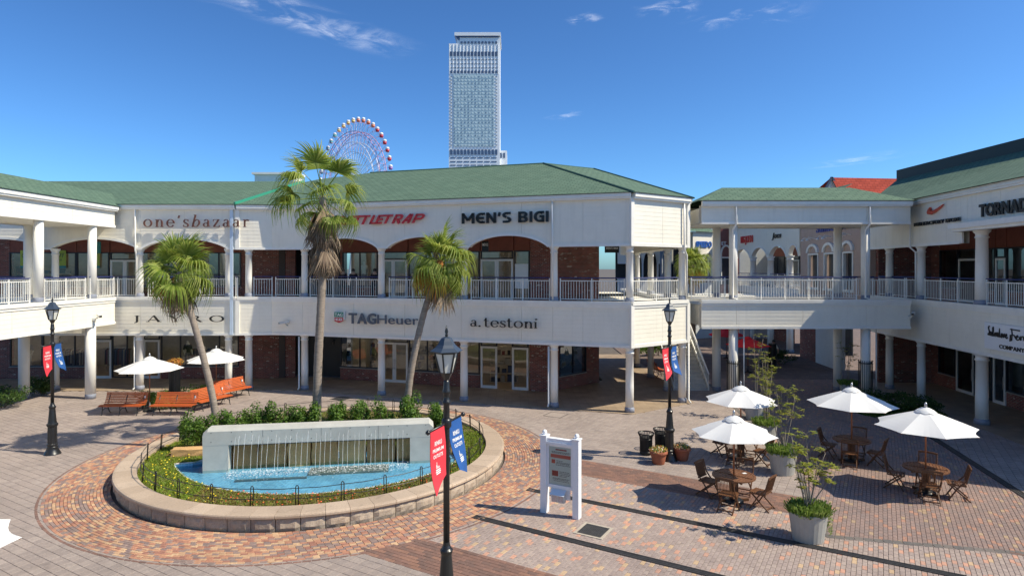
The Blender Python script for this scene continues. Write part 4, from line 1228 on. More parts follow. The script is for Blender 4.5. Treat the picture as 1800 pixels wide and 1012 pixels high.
for i in range(5):
    for j in range(6):
        j2 = (j + 1) % 6
        mb.f.append((i * 6 + j, (i + 1) * 6 + j, (i + 1) * 6 + j2, i * 6 + j2)); mb.m.append(0)
mb.f.append(tuple(range(6))); mb.m.append(0); mb.f.append(tuple(30 + j for j in reversed(range(6)))); mb.m.append(0)
mb.build('lintel', CONCRETE, FW)
for u in (0.0, Lw - 0.76):
    mb = MB(); mb.obox(WA3 + W3d * (u + 0.004) + N3d * 0.004 + Vector((0, 0, 0.07)), W3d * 0.752, N3d * (TW - 0.008), (0, 0, zb_ - 0.07)); mb.build('leg', CONCRETE, FW)
mb = MB(); mb.obox(WA3 + W3d * 0.8 + N3d * 0.1 + Vector((0, 0, zb_ - 0.05)), W3d * (Lw - 1.6), N3d * 0.15, (0, 0, 0.048)); mb.build('water_channel', mat('steel_channel', (0.10, 0.11, 0.13), 0.3, metal=0.6), FW)
PINM = mat('form_tie_hole', (0.16, 0.16, 0.15), 0.9)
for u in [0.25 + k * (Lw - 0.5) / 11 for k in range(12)]:
    for z in (1.14, 1.42):
        mb = MB(); c = WA3 + W3d * u + Vector((0, 0, z)) - N3d * 0.002
        mb.tube([c, c + N3d * 0.01], 0.018, 8); mb.build('tie_hole', PINM, FW)
for k in range(1, 4):
    mb = MB(); mb.obox(WA3 + W3d * (Lw * k / 4) - N3d * 0.003 + Vector((0, 0, zb_)), W3d * 0.012, N3d * 0.01, (0, 0, zt_ - zb_ - ch)); mb.build('joint_line', PINM, FW)
# rock wall behind the falling water
ROCK = piece_mat('quarry_rock', [(0, (0.66, 0.36, 0.15)), (0.35, (0.54, 0.28, 0.115)), (0.6, (0.72, 0.44, 0.20)), (0.85, (0.46, 0.24, 0.10))], bump=1.0, dirt=0.35)
rr = random.Random(5)
def rock(name, c, ex, ey, sx, sy, sz, root):
    """rough hewn block"""
    n = 4
    vs_, idx = [], {}
    fs = []
    def vert(i, j, k):
        key = (i, j, k)
        if key not in idx:
            q = Vector((i / n - 0.5, j / n - 0.5, k / n - 0.5))
            q = q * (1 - 0.06 * q.length) + Vector((rr.uniform(-1, 1), rr.uniform(-1, 1), rr.uniform(-1, 1))) * 0.035
            idx[key] = len(vs_); vs_.append(Vector(c) + ex * q.x * sx + ey * q.y * sy + Vector((0, 0, (q.z + 0.5) * sz)))
        return idx[key]
    for a in range(n):
        for b in range(n):
            for k in (0, n):
                fs.append((vert(a, b, k), vert(a + 1, b, k), vert(a + 1, b + 1, k), vert(a, b + 1, k)))
                fs.append((vert(a, k, b), vert(a + 1, k, b), vert(a + 1, k, b + 1), vert(a, k, b + 1)))
                fs.append((vert(k, a, b), vert(k, a + 1, b), vert(k, a + 1, b + 1), vert(k, a, b + 1)))
    mb = MB(); mb.add(vs_, fs)
    return mb.build(name, ROCK, root)
RWALL = thing('rock_wall', 'brown hewn rock wall behind the falling water of the fountain', 'rock wall', (*(WA + wnor * 1.0 + wdir * Lw / 2), 0))
u = 0.0
while u < Lw:
    w_ = rr.uniform(0.55, 0.95)
    if u + w_ > Lw: w_ = Lw - u + 0.01
    c = WA3 + W3d * (u + w_ / 2) + N3d * (0.50 + rr.uniform(-0.04, 0.04))
    rock('stone', c + Vector((0, 0, 0.1)), W3d, N3d, w_ - 0.015, 0.42, 0.88 + rr.uniform(-0.05, 0.05), RWALL)
    u += w_
for (px, py, a, b, h_) in ((330, 806, 1.1, 0.4, 0.42), (300, 805, 0.35, 0.35, 0.2), (803, 792, 0.5, 0.4, 0.4), (790, 787, 0.7, 0.4, 0.45)):
    c = gp(px, py, 0.3); rock('stone', Vector((c.x, c.y + 0.15, 0.2)), W3d, N3d, a, b, h_, RWALL)
# falling threads of water and the splash line
STREAM = bpy.data.materials.new('falling_water'); STREAM.use_nodes = True
N = STREAM.node_tree.nodes; L = STREAM.node_tree.links; N.clear()
o_ = N.new('ShaderNodeOutputMaterial'); t_ = N.new('ShaderNodeBsdfTransparent'); d_ = N.new('ShaderNodeBsdfPrincipled')
d_.inputs['Base Color'].default_value = (0.9, 0.93, 0.95, 1); d_.inputs['Roughness'].default_value = 0.15
m_ = N.new('ShaderNodeMixShader'); m_.inputs[0].default_value = 0.30
L.new(t_.outputs[0], m_.inputs[1]); L.new(d_.outputs[0], m_.inputs[2]); L.new(m_.outputs[0], o_.inputs[0])
for k in range(31):
    u = 0.95 + (Lw - 1.9) * k / 30 + rr.uniform(-0.05, 0.05)
    top = 1.28 + rr.uniform(-0.09, 0.11)
    pts = []
    for j in range(9):
        q = j / 8
        # a small jet leaves the wall, rises a little and falls in front of it
        pts.append(WA3 + W3d * (u + rr.uniform(-.006, .006)) - N3d * (0.04 + 0.30 * q) + Vector((0, 0, top - (top - ZW) * (q ** 1.7))))
    mb = MB(); mb.tube(pts, [0.0035 + 0.0045 * (j / 8) + rr.uniform(-.0015, .002) for j in range(9)], 5)
    tag(mb.build('water_stream', STREAM, smooth=True), 'thin thread of water falling from the concrete fountain lintel into the pool', 'water jet', 'threads of falling water')
FOAM = STREAM.copy(); FOAM.name = 'splash_foam'
for n_ in FOAM.node_tree.nodes:
    if n_.type == 'MIX_SHADER': n_.inputs[0].default_value = 0.6
mb = MB(); rf = random.Random(8)
for k in range(2300):
    u = 0.8 + (Lw - 1.6) * rf.random(); d = 0.30 + abs(rf.gauss(0, 0.30)) - .1 * rf.random()
    c = WA3 + W3d * u - N3d * d + Vector((0, 0, ZW + 0.004 + abs(rf.gauss(0, 0.02)) * (1 if d < 0.5 else 0.2)))
    s = rf.uniform(0.006, 0.02)
    a = rf.uniform(0, PI)
    mb.add([c + Vector((math.cos(a + q) * s * (1.6 if q in (0, PI) else 0.7), math.sin(a + q) * s, rf.uniform(0, .012))) for q in (0, PI / 2, PI, 3 * PI / 2)], [(0, 1, 2, 3)])
o = mb.build('splash_foam', FOAM); o['kind'] = 'stuff'; tag(o, 'white splash where the water threads meet the pool', 'foam')

# grass, ground cover and flowers of the bed
GRASS = leaf_mat('bed_grass', [(0, (0.10, 0.19, 0.02)), (0.4, (0.19, 0.28, 0.03)), (0.75, (0.28, 0.33, 0.045)), (1, (0.15, 0.22, 0.025))], 0.3)
COVER = leaf_mat('bed_ground_cover', [(0, (0.12, 0.14, 0.025)), (0.4, (0.22, 0.20, 0.04)), (0.7, (0.26, 0.15, 0.045)), (1, (0.14, 0.17, 0.03))], 0.3)
YEL = leaf_mat('yellow_petals', [(0, (0.85, 0.60, 0.02)), (1, (0.9, 0.72, 0.06))], 0.2)
RED = leaf_mat('red_petals', [(0, (0.70, 0.06, 0.02)), (0.6, (0.80, 0.14, 0.03)), (1, (0.75, 0.22, 0.05))], 0.2)
gA, gB, fy, fr2 = MB(), MB(), MB(), MB()
rg_ = random.Random(21)
def blade(mb, c, h, w, lean):
    a = rg_.uniform(0, 2 * PI); ux, uy = math.cos(a) * w, math.sin(a) * w
    b = rg_.uniform(0, 2 * PI); lx, ly = math.cos(b) * lean, math.sin(b) * lean
    mb.add([(c[0] - ux, c[1] - uy, 0.355), (c[0] + ux, c[1] + uy, 0.355), (c[0] + lx + ux * .5, c[1] + ly + uy * .5, 0.36 + h), (c[0] + lx * 1.3 - ux * .3, c[1] + ly * 1.3 - uy * .3, 0.36 + h * 0.9)], [(0, 1, 2, 3)])
def flower(mb, c, h, s):
    n = 5; t = rg_.uniform(0, PI)
    mb.add([(c[0] + math.cos(t + 2 * PI * i / n) * s, c[1] + math.sin(t + 2 * PI * i / n) * s, 0.36 + h + rg_.uniform(-.008, .008)) for i in range(n)] + [(c[0], c[1], 0.37 + h + 0.012)], [(i, (i + 1) % n, n) for i in range(n)])
cnt = 0
while cnt < 52000:
    a = rg_.uniform(0, 2 * PI); r_ = (FR - 0.6) * math.sqrt(rg_.random())
    c = (FC.x + r_ * math.cos(a), FC.y + r_ * math.sin(a))
    if in_poly(c, pool_poly): continue
    if c[1] > 23.5 and rg_.random() < 0.7: continue
    cnt += 1
    q = Vector((c[0] - WA.x, c[1] - WA.y)); behind = q.x * wnor.x + q.y * wnor.y
    mid = -8.6 < c[0] < -2.2 and c[1] < 19.5
    if mid and rg_.random() < 0.8: blade(gB, c, rg_.uniform(0.02, 0.06), 0.014, 0.04)
    else: blade(gA, c, rg_.uniform(0.03, 0.075), 0.010, 0.05)
for k in range(1100):
    a = rg_.uniform(0, 2 * PI); r_ = (FR - 0.65) * math.sqrt(rg_.random())
    c = (FC.x + r_ * math.cos(a), FC.y + r_ * math.sin(a))
    if in_poly(c, pool_poly) or c[1] > 21.5: continue
    if c[0] < -7.6:
        flower(fy, c, rg_.uniform(0.06, 0.10), rg_.uniform(0.018, 0.034))
    elif c[0] < -1.6:
        flower(fr2, c, rg_.uniform(0.04, 0.08), rg_.uniform(0.018, 0.032))
for (m_, nm, mt, lb) in ((gA, 'bed_grass', GRASS, 'short green grass growing round the fountain pool'), (gB, 'ground_cover', COVER, 'olive and rust ground cover along the pool front'), (fy, 'yellow_flowers', YEL, 'small yellow flowers in the grass at the pool end'), (fr2, 'red_flowers', RED, 'small red flowers along the front of the pool')):
    o = m_.build(nm, mt); o['kind'] = 'stuff'; tag(o, lb, nm.split('_')[-1])

# hoop fence of the bed
FE = thing('wire_fence', 'low black hoop fence with two wires running round the fountain bed', 'fence', (FC.x, FC.y, 0.46))
rF = FR - 0.66
angs = [2 * PI * k / 30 + 0.06 for k in range(30)]
for a in angs:
    mb = MB(); ca, sa = math.cos(a), math.sin(a)
    lean = 0.05
    pts = []
    for (d, z) in ((-0.035, 0.0), (-0.035, 0.50), (-0.025, 0.535), (0, 0.55), (0.025, 0.535), (0.035, 0.50), (0.035, 0.0)):
        rr_ = rF - z * lean
        pts.append((rr_ * ca - sa * d, rr_ * sa + ca * d, z - 0.08))
    mb.tube(pts, 0.0135, 6)
    P0(mb, 'post', BLACK_IRON, FE, True)
for z, r0 in ((0.40, rF - 0.02), (0.14, rF - 0.006)):
    mb = MB(); pts = []
    for k in range(121):
        a = 2 * PI * k / 120
        sag = 0.012 * math.sin(30 * (a - 0.06) / 2) ** 2
        pts.append((r0 * math.cos(a), r0 * math.sin(a), z - sag))
    mb.tube(pts, 0.010, 5, cap=False)
    P0(mb, 'wire', BLACK_IRON, FE, True)

# ================================================================== PLANTS
def leaf_cluster(mb, c, rx, ry, rz, n, size, rng, flat=0.0, shell=0.55):
    for k in range(n):
        d = Vector((rng.gauss(0, 1), rng.gauss(0, 1), rng.gauss(0, 1)))
        if d.length < 1e-6: continue
        d.normalize()
        q = shell + (1 - shell) * rng.random()
        p = Vector(c) + Vector((d.x * rx, d.y * ry, d.z * rz)) * q
        nrm = (d + Vector((rng.gauss(0, .6), rng.gauss(0, .6), rng.gauss(0.3, .6)))).normalized()
        t = nrm.orthogonal().normalized(); b = nrm.cross(t)
        an = rng.uniform(0, 2 * PI); t2 = t * math.cos(an) + b * math.sin(an); b2 = nrm.cross(t2)
        s = size * rng.uniform(0.7, 1.3)
        mb.add([p - t2 * s, p + b2 * s * 0.45 + nrm * s * 0.1, p + t2 * s, p - b2 * s * 0.45 + nrm * s * 0.1], [(0, 1, 2, 3)])
BUSH = leaf_mat('bush_leaves', [(0, (0.035, 0.085, 0.012)), (0.35, (0.065, 0.14, 0.018)), (0.7, (0.11, 0.20, 0.025)), (1, (0.15, 0.25, 0.04))], 0.3)
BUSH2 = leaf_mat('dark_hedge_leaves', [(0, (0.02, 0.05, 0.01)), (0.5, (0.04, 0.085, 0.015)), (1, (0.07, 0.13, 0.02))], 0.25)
BARK = mat('bark', (0.16, 0.11, 0.075), 0.9, var=0.3, vs_=8, bump=0.5)
bush_n = [0]
def bush(c, rx, ry, h, label, n=1500, m=None, group=None, seed=1, size=0.05):
    rng = random.Random(seed)
    o = thing('bush', label, 'bush', c, 0, group)
    mb = MB()
    for k in range(7):
        a = rng.uniform(0, 2 * PI)
        mb.tube([(0.05 * math.cos(a), 0.05 * math.sin(a), 0), (rx * .3 * math.cos(a), ry * .3 * math.sin(a), h * .4), (rx * .6 * math.cos(a), ry * .6 * math.sin(a), h * .85)], [0.015, 0.01, 0.004], 5)
    P0(mb, 'stems', BARK, o)
    mb = MB()
    for k in range(12):
        a = rng.uniform(0, 2 * PI); q = math.sqrt(rng.random()) * 0.75
        cz = h * rng.uniform(0.3, 0.82)
        s = rng.uniform(0.28, 0.45)
        leaf_cluster(mb, (rx * q * math.cos(a), ry * q * math.sin(a), cz), rx * s + .03, ry * s + .03, h * s * 0.75, n // 12, size, rng)
    P0(mb, 'foliage', m or BUSH, o)
    return o
# hedge row behind the fountain wall, plant by plant
row_px = [(352, 1.3, 0.62), (405, 1.35, 0.55), (452, 1.5, 0.55), (497, 1.55, 0.55), (541, 1.5, 0.5), (588, 1.45, 0.5), (630, 1.5, 0.5), (676, 1.55, 0.55), (722, 1.65, 0.55), (768, 1.4, 0.42)]
ords = ['first', 'second', 'third', 'fourth', 'fifth', 'sixth', 'seventh', 'eighth', 'ninth', 'tenth']
for i, (px, h_, rx) in enumerate(row_px):
    Y = 21.6 + 0.10 * i
    if i == 0: Y = 21.3
    x = (px - CX) / F * Y
    bush((x, Y, 0.34), rx, 0.5, h_, 'leafy green bush behind the fountain wall, %s from the low wall end with yellow flowers' % ords[i], 2600, None, 'bushes behind the fountain wall', 30 + i)

# fan palms
PALM = leaf_mat('palm_leaf', [(0, (0.12, 0.19, 0.025)), (0.35, (0.20, 0.275, 0.045)), (0.7, (0.28, 0.34, 0.07)), (1, (0.36, 0.39, 0.11))], 0.45)
PALMY = leaf_mat('yellowing_palm_leaf', [(0, (0.42, 0.26, 0.04)), (0.5, (0.36, 0.30, 0.05)), (1, (0.50, 0.22, 0.05))], 0.35)
PALMD = leaf_mat('dead_palm_leaf', [(0, (0.17, 0.115, 0.08)), (0.5, (0.33, 0.25, 0.17)), (1, (0.10, 0.07, 0.05))], 0.15, 0.8)
PALMO = leaf_mat('orange_palm_sheath', [(0, (0.50, 0.17, 0.04)), (1, (0.58, 0.26, 0.07))], 0.2, 0.8)
TRUNK = mat('palm_trunk', (0.30, 0.245, 0.20), 0.9, var=0.35, vs_=4, bump=0.8, bs=14, stretch=(1, 1, 6))
def fan_leaf(mt, rng, pet, rad_, spread, nseg, droop, name='leaf', tip=1.0):
    """petiole along +x from the origin, blade of folded segments fanning from its end; gravity along -z"""
    mb = MB()
    mb.tube([(0, 0, 0), (pet * 0.5, 0, 0.02), (pet, 0, 0.0)], [0.022, 0.016, 0.012], 5)
    for k in range(nseg):
        a = -spread + 2 * spread * k / (nseg - 1) + rng.uniform(-0.03, 0.03)
        ln = rad_ * (0.75 + 0.25 * math.cos(a * 0.8)) * rng.uniform(0.88, 1.06)
        w0 = ln * spread / nseg * rng.uniform(.5, .72)
        st = 6
        dirx, diry = math.cos(a), math.sin(a)
        prev = None
        dr = droop * rng.uniform(0.55, 1.5)
        for j in range(st + 1):
            q = j / st
            # the split outer half of each segment hangs down
            hang = max(0.0, q - 0.42) / 0.58
            rr_ = ln * (q if q < 0.42 else 0.42 + (q - 0.42) * (1 - 0.55 * min(1, dr) * hang))
            z = 0.10 * math.sin(q * 1.6) * ln - dr * ln * 0.62 * hang ** 1.5
            wd = w0 * (math.sin(min(1, q * 1.9 + .12) * PI / 2)) * (1 - 0.93 * max(0, (q - 0.35) / 0.65) ** 1.1)
            c = Vector((pet + rr_ * dirx, rr_ * diry, z))
            s = Vector((-diry, dirx, 0)) * wd
            l_, m_, r_ = c - s, c + Vector((0, 0, wd * 0.5)), c + s
            i0 = len(mb.v)
            mb.v.extend([tuple(l_), tuple(m_), tuple(r_)])
            if prev is not None:
                mb.f.append((prev, prev + 1, i0 + 1, i0)); mb.m.append(0); mb.f.append((prev + 1, prev + 2, i0 + 2, i0 + 1)); mb.m.append(0)
            prev = i0
    return mb.mesh(name, mt)
def palm(base, pts, r0, r1, label, leaves, dead, seed, rad_, pet, yellow=0, droops=(0.6, 0.95, 1.2), skirt=0.55, span=118):
    rng = random.Random(seed)
    o = thing('fan_palm', label, 'palm tree', base, 0, 'fan palms behind the fountain')
    mb = MB()
    P_ = [Vector(p) for p in pts]
    pl, rs = [], []
    n = 46
    def bez(t):
        m = len(P_) - 1; x = t * m; i = min(int(x), m - 1); f = x - i
        p0, p1, p2, p3 = P_[max(i - 1, 0)], P_[i], P_[i + 1], P_[min(i + 2, m)]
        return 0.5 * ((2 * p1) + (p2 - p0) * f + (2 * p0 - 5 * p1 + 4 * p2 - p3) * f * f + (3 * p1 - p0 - 3 * p2 + p3) * f ** 3)
    for k in range(n + 1):
        t = k / n
        pl.append(bez(t)); rs.append((r0 + (r1 - r0) * t + 0.06 * math.exp(-t * 22)) * (1 + (0.05 if k % 2 else -0.02)))
    mb.tube(pl, rs, 14)
    P0(mb, 'trunk', TRUNK, o, True)
    top = pl[-1]
    var = [fan_leaf(PALM, rng, pet * rng.uniform(.85, 1.15), rad_ * rng.uniform(.85, 1.1), 1.7, 34, d, tip=1) for d in (droops[0], droops[0] * 1.25, droops[1], droops[1] * 1.15, droops[2], droops[2] * .9)]
    vy = fan_leaf(PALMY, rng, pet * 0.9, rad_ * 0.92, 1.6, 26, 1.15)
    vd = [fan_leaf(PALMD, rng, pet * rng.uniform(.25, .5), rad_ * rng.uniform(.95, 1.3), 0.5, 13, rng.uniform(.1, .5)) for _ in range(4)]
    ga = 2.39996
    for k in range(leaves):
        q = (k + 0.5) / leaves
        el = rad(80 - span * q ** 0.85) + rng.uniform(-.12, .12)
        az = k * ga + rng.uniform(-.25, .25)
        me = vy if (q > 0.82 and k % 3 < yellow) else var[min(5, int(q * 3) * 2 + k % 2)]
        l_ = bpy.data.objects.new('leaf', me); col.objects.link(l_); l_.parent = o
        l_.location = top + Vector((0, 0, 0.12 - 0.3 * q))
        # blade plane: local x outwards at elevation el, roll a little
        l_.rotation_euler = (Matrix.Rotation(az, 4, 'Z') @ Matrix.Rotation(-el, 4, 'Y') @ Matrix.Rotation(rng.uniform(-.6, .6), 4, 'X')).to_euler()
        l_.scale = [rng.uniform(0.8, 1.15)] * 3
    for k in range(dead):
        az = k * ga; el = rad(-62 - 26 * rng.random())
        l_ = bpy.data.objects.new('dead_leaf', vd[k % 4]); col.objects.link(l_); l_.parent = o
        l_.location = top + Vector((0.1 * math.cos(az), 0.1 * math.sin(az), -0.1 - skirt * rng.random()))
        l_.rotation_euler = (Matrix.Rotation(az, 4, 'Z') @ Matrix.Rotation(-el, 4, 'Y') @ Matrix.Rotation(rng.uniform(-.4, .4), 4, 'X')).to_euler()
    return o, top
def rel(pts, base): return [Vector(p) - Vector(base) for p in pts]
def trunk_pts(Y, pxs, base): return rel([dp(x, y, Y) for x, y in pxs], base)
Y1 = 22.3; b1 = dp(386, 0, Y1); b1 = Vector((b1.x, Y1, 0.3))
palm(b1, [Vector((0, 0, 0))] + trunk_pts(Y1, [(374, 700), (358, 630), (340, 565), (324, 515), (314, 478)], b1), 0.12, 0.1, 'fan palm with leaning trunk and dense rounded crown before the bent benches', 30, 12, 4, 0.98, 0.6, yellow=2, droops=(0.35, 0.95, 1.3), span=128)
Y2 = 23.6; b2 = Vector(((556 - CX) / F * Y2, Y2, 0.3))
palm(b2, [Vector((0, 0, 0))] + trunk_pts(Y2, [(559, 640), (564, 540), (568, 440), (567, 345)], b2), 0.16, 0.135, 'tallest fan palm, open crown above a skirt of dead brown leaves', 19, 46, 9, 1.08, 1.15, droops=(0.5, 1.1, 1.45), skirt=1.75, span=125)
Y3 = 23.6; b3 = Vector(((712 - CX) / F * Y3, Y3, 0.3))
o3, t3 = palm(b3, [Vector((0, 0, 0))] + trunk_pts(Y3, [(720, 670), (733, 600), (748, 540), (762, 500), (775, 462)], b3), 0.13, 0.11, 'fan palm leaning to the side with an orange fibrous patch under its crown', 30, 12, 15, 1.03, 0.64, yellow=2, droops=(0.35, 0.95, 1.35), span=130)
mb = MB()
ro = random.Random(4)
for k in range(40):
    a = ro.uniform(2.2, 5.2); q = Vector((math.cos(a), math.sin(a), 0))
    p = t3 + q * 0.13 + Vector((0, 0, 0.1)); d = q * ro.uniform(.10, .25) + Vector((0, 0, -ro.uniform(0.5, 0.95)))
    s = Vector((-q.y, q.x, 0)) * 0.03
    mb.add([p - s, p + s, p + d * .6 + s * 1.2, p + d * .6 - s * 1.2, p + d], [(0, 1, 2, 3), (3, 2, 4)])
P0(mb, 'fibre_sheath', PALMO, o3)

# ================================================================== STREET FURNITURE
FONT_CACHE = {}
def char_mesh_data(s, size=1.0, bold=0.0, depth=0.02, shear=0.0, sx=1.0):
    cu = bpy.data.curves.new('glyph', 'FONT')
    cu.body = s; cu.size = size; cu.extrude = depth / 2; cu.offset = bold; cu.shear = shear; cu.resolution_u = 4
    ob = bpy.data.objects.new('glyph', cu)
    me = ob.to_mesh()
    vs_ = [(v.co.x * sx, v.co.y, v.co.z) for v in me.vertices]
    fs = [tuple(p.vertices) for p in me.polygons]
    ob.to_mesh_clear()
    bpy.data.objects.remove(ob); bpy.data.curves.remove(cu)
    return vs_, fs
CAPH = None
def cap_height():
    global CAPH
    if CAPH is None:
        v, f = char_mesh_data('H'); CAPH = max(p[1] for p in v)
    return CAPH
# ---- stroke-built serif letters (x-height 1, ascender 1.6)
def ring_arc(cx, cy, rx, ry, a0, a1, wv, wh, n=22):
    """arc whose stroke is wv thick where it runs upright and wh where it runs level; returns quads"""
    q = []
    pts = []
    for i in range(n + 1):
        a = rad(a0 + (a1 - a0) * i / n)
        c, s = math.cos(a), math.sin(a)
        tw = wv * abs(c) ** 1.2 + wh * (1 - abs(c) ** 1.2)
        nx, ny = c, s
        pts.append(((cx + rx * c, cy + ry * s), (cx + rx * c - nx * tw, cy + ry * s - ny * tw)))
    for (a, b), (c, d) in zip(pts, pts[1:]): q.append([a, c, d, b])
    return q
def stroke(x0, y0, x1, y1, w):
    dx, dy = x1 - x0, y1 - y0; l = math.hypot(dx, dy); nx, ny = -dy / l * w / 2, dx / l * w / 2
    return [[(x0 - nx, y0 - ny), (x1 - nx, y1 - ny), (x1 + nx, y1 + ny), (x0 + nx, y0 + ny)]]
def vbar(x, y0, y1, w): return [[(x - w / 2, y0), (x + w / 2, y0), (x + w / 2, y1), (x - w / 2, y1)]]
def hbar(x0, x1, y, w): return [[(x0, y), (x1, y), (x1, y + w), (x0, y + w)]]
T_, t_n = 0.17, 0.06
def serif_glyph(ch, T=T_, t=t_n):
    S = lambda x, y, w=0.17: hbar(x - w, x + w, y, t)
    g = {
        'o': lambda: ring_arc(.5, .5, .5, .52, 0, 360, T, t),
        'e': lambda: ring_arc(.47, .5, .47, .52, 0, 325, T, t) + hbar(.06, .93, .5, t),
        'n': lambda: vbar(.2, 0, .97, T) + S(.2, 0) + hbar(.0, .2, .91, t) + ring_arc(.52, .62, .33, .38, 0, 170, T, t) + vbar(.77, 0, .64, T) + S(.77, 0),
        's': lambda: ring_arc(.36, .74, .29, .28, 40, 265, T * .8, t) + ring_arc(.36, .25, .31, .28, -140, 95, T * .8, t) + vbar(.6, .72, .95, t) + vbar(.06, .05, .28, t) + stroke(.2, .60, .54, .38, T * .9),
        'b': lambda: vbar(.18, 0, 1.6, T) + hbar(.0, .18, 1.54, t) + ring_arc(.5, .48, .42, .5, -180, 180, T, t),
        'a': lambda: vbar(.62, .08, .72, T) + ring_arc(.42, .7, .29, .3, 0, 160, T * .8, t) + ring_arc(.36, .28, .32, .29, 40, 330, T * .85, t) + hbar(.36, .6, .5, t) + stroke(.66, .06, .84, .1, t * 1.4),
        'z': lambda: hbar(.05, .75, .93, t) + hbar(.05, .8, 0, t) + stroke(.12, .04, .68, .96, T * .95) + vbar(.08, .75, .95, t) + vbar(.77, .03, .24, t),
        'r': lambda: vbar(.2, 0, .97, T) + S(.2, 0) + hbar(.0, .2, .91, t) + ring_arc(.5, .6, .33, .38, 55, 150, T * .9, t * 1.6) + ring_arc(.6, .85, .1, .1, 0, 360, .1, .1, 12),
        't': lambda: vbar(.25, .1, 1.35, T) + hbar(.0, .55, .92, t) + ring_arc(.45, .2, .28, .22, 180, 320, T * .7, t * 1.2) + stroke(.08, 1.0, .25, 1.3, t),
        'i': lambda: vbar(.2, 0, .97, T) + S(.2, 0) + hbar(.0, .2, .91, t) + ring_arc(.26, 1.32, .12, .12, 0, 360, .12, .12, 12),
        '.': lambda: ring_arc(.12, .1, .12, .12, 0, 360, .12, .12, 12),
        "'": lambda: stroke(.08, 1.15, .2, 1.5, T * .9),
        'J': lambda: vbar(.42, .12, 1.0, T) + S(.42, .95, .2) + ring_arc(.2, .1, .305, .28, -95, 5, T, t * 1.5) ,
        'A': lambda: stroke(.08, .0, .62, 1.02, t) + stroke(1.08, 0, .6, 1.0, T * 1.1) + hbar(.28, .85, .3, t) + S(.08, 0, .14) + S(1.1, 0, .17),
        'Y': lambda: stroke(.1, 1.0, .6, .45, T * 1.1) + stroke(1.05, 1.0, .6, .45, t) + vbar(.6, 0, .48, T) + S(.6, 0, .2) + S(.1, .95, .17) + S(1.05, .95, .13),
        'R': lambda: vbar(.22, 0, 1, T) + S(.22, 0) + hbar(.02, .55, .94, t) + ring_arc(.55, .73, .34, .27, -90, 90, T, t) + hbar(.22, .6, .46, t) + stroke(.6, .48, 1.08, .0, T * 1.05) + hbar(.98, 1.2, 0, t),
        'O': lambda: ring_arc(.65, .5, .66, .53, 0, 360, T * 1.1, t),
        'H': lambda: vbar(.2, 0, 1, T) + vbar(.9, 0, 1, T) + hbar(.2, .9, .48, t),
    }
    return g[ch]()
def block_glyph(ch, T=0.25):
    t = T * .8
    g = {
        'M': lambda: vbar(T / 2, 0, 1, T) + vbar(1.2 - T / 2, 0, 1, T) + stroke(T * .55, 1 - t * .5, .6, .3, T * .95) + stroke(1.2 - T * .55, 1 - t * .5, .6, .3, T * .95),
        'E': lambda: vbar(T / 2, 0, 1, T) + hbar(0, .78, 0, t) + hbar(0, .78, 1 - t, t) + hbar(0, .7, .5 - t / 2, t),
        'e': lambda: ring_arc(.5, .5, .5, .5, 62, 298, T, t) + hbar(.45, .85, 0, t) + hbar(.45, .85, 1 - t, t) + hbar(.1, .75, .5 - t / 2, t),
        'N': lambda: vbar(T / 2, 0, 1, T) + vbar(.92 - T / 2, 0, 1, T) + stroke(T * .5, .93, .92 - T * .5, .07, T),
        "'": lambda: stroke(.1, .62, .2, 1.0, T * .8),
        'S': lambda: ring_arc(.38, .72, .38, .28, 60, 270, T, t) + ring_arc(.44, .28, .38, .28, -120, 90, T, t) + hbar(.4, .76, 1 - t, t) + hbar(.04, .42, 0, t),
        'B': lambda: vbar(T / 2, 0, 1, T) + hbar(0, .5, 0, t) + hbar(0, .5, 1 - t, t) + hbar(0, .5, .5 - t / 2, t) + ring_arc(.5, .74, .33, .26, -90, 90, T, t) + ring_arc(.5, .28, .38, .28, -90, 90, T, t),
        'I': lambda: vbar(T / 2, 0, 1, T),
        'G': lambda: ring_arc(.5, .5, .5, .5, 50, 290, T, t) + hbar(.45, .9, 1 - t, t) + hbar(.45, .92, 0, t) + vbar(.92 - T / 2, 0, .5, T) + hbar(.5, .92, .42, t),
        'R': lambda: vbar(T / 2, 0, 1, T) + hbar(0, .6, 1 - t, t) + hbar(0, .6, .36, t) + ring_arc(.6, .68, .34, .32, -90, 90, T, t) + stroke(.5, .4, .86, 0, T),
        'A': lambda: stroke(T * .5, 0, .62, 1, T) + vbar(.78, 0, 1, T) + hbar(.3, .8, .22, t) + hbar(.5, .8, 1 - t, t),
        'T': lambda: hbar(0, .92, 1 - t, t) + vbar(.46, 0, 1, T),
        'L': lambda: vbar(T / 2, 0, 1, T) + hbar(0, .75, 0, t),
        'P': lambda: vbar(T / 2, 0, 1, T) + hbar(0, .7, 1 - t, t) + hbar(0, .7, .36, t) + ring_arc(.7, .68, .36, .32, -90, 90, T, t),
    }
    return g[ch]()
def prisms(quads, depth, shear=0.0):
    vs_, fs = [], []
    for q in quads:
        o = len(vs_)
        for z in (depth / 2, -depth / 2):
            for (x, y) in q: vs_.append((x + shear * y, y, z))
        fs += [(o, o + 1, o + 2, o + 3), (o + 7, o + 6, o + 5, o + 4)]
        for i in range(4):
            j = (i + 1) % 4
            fs.append((o + i, o + 4 + i, o + 4 + j, o + j))
    return vs_, fs
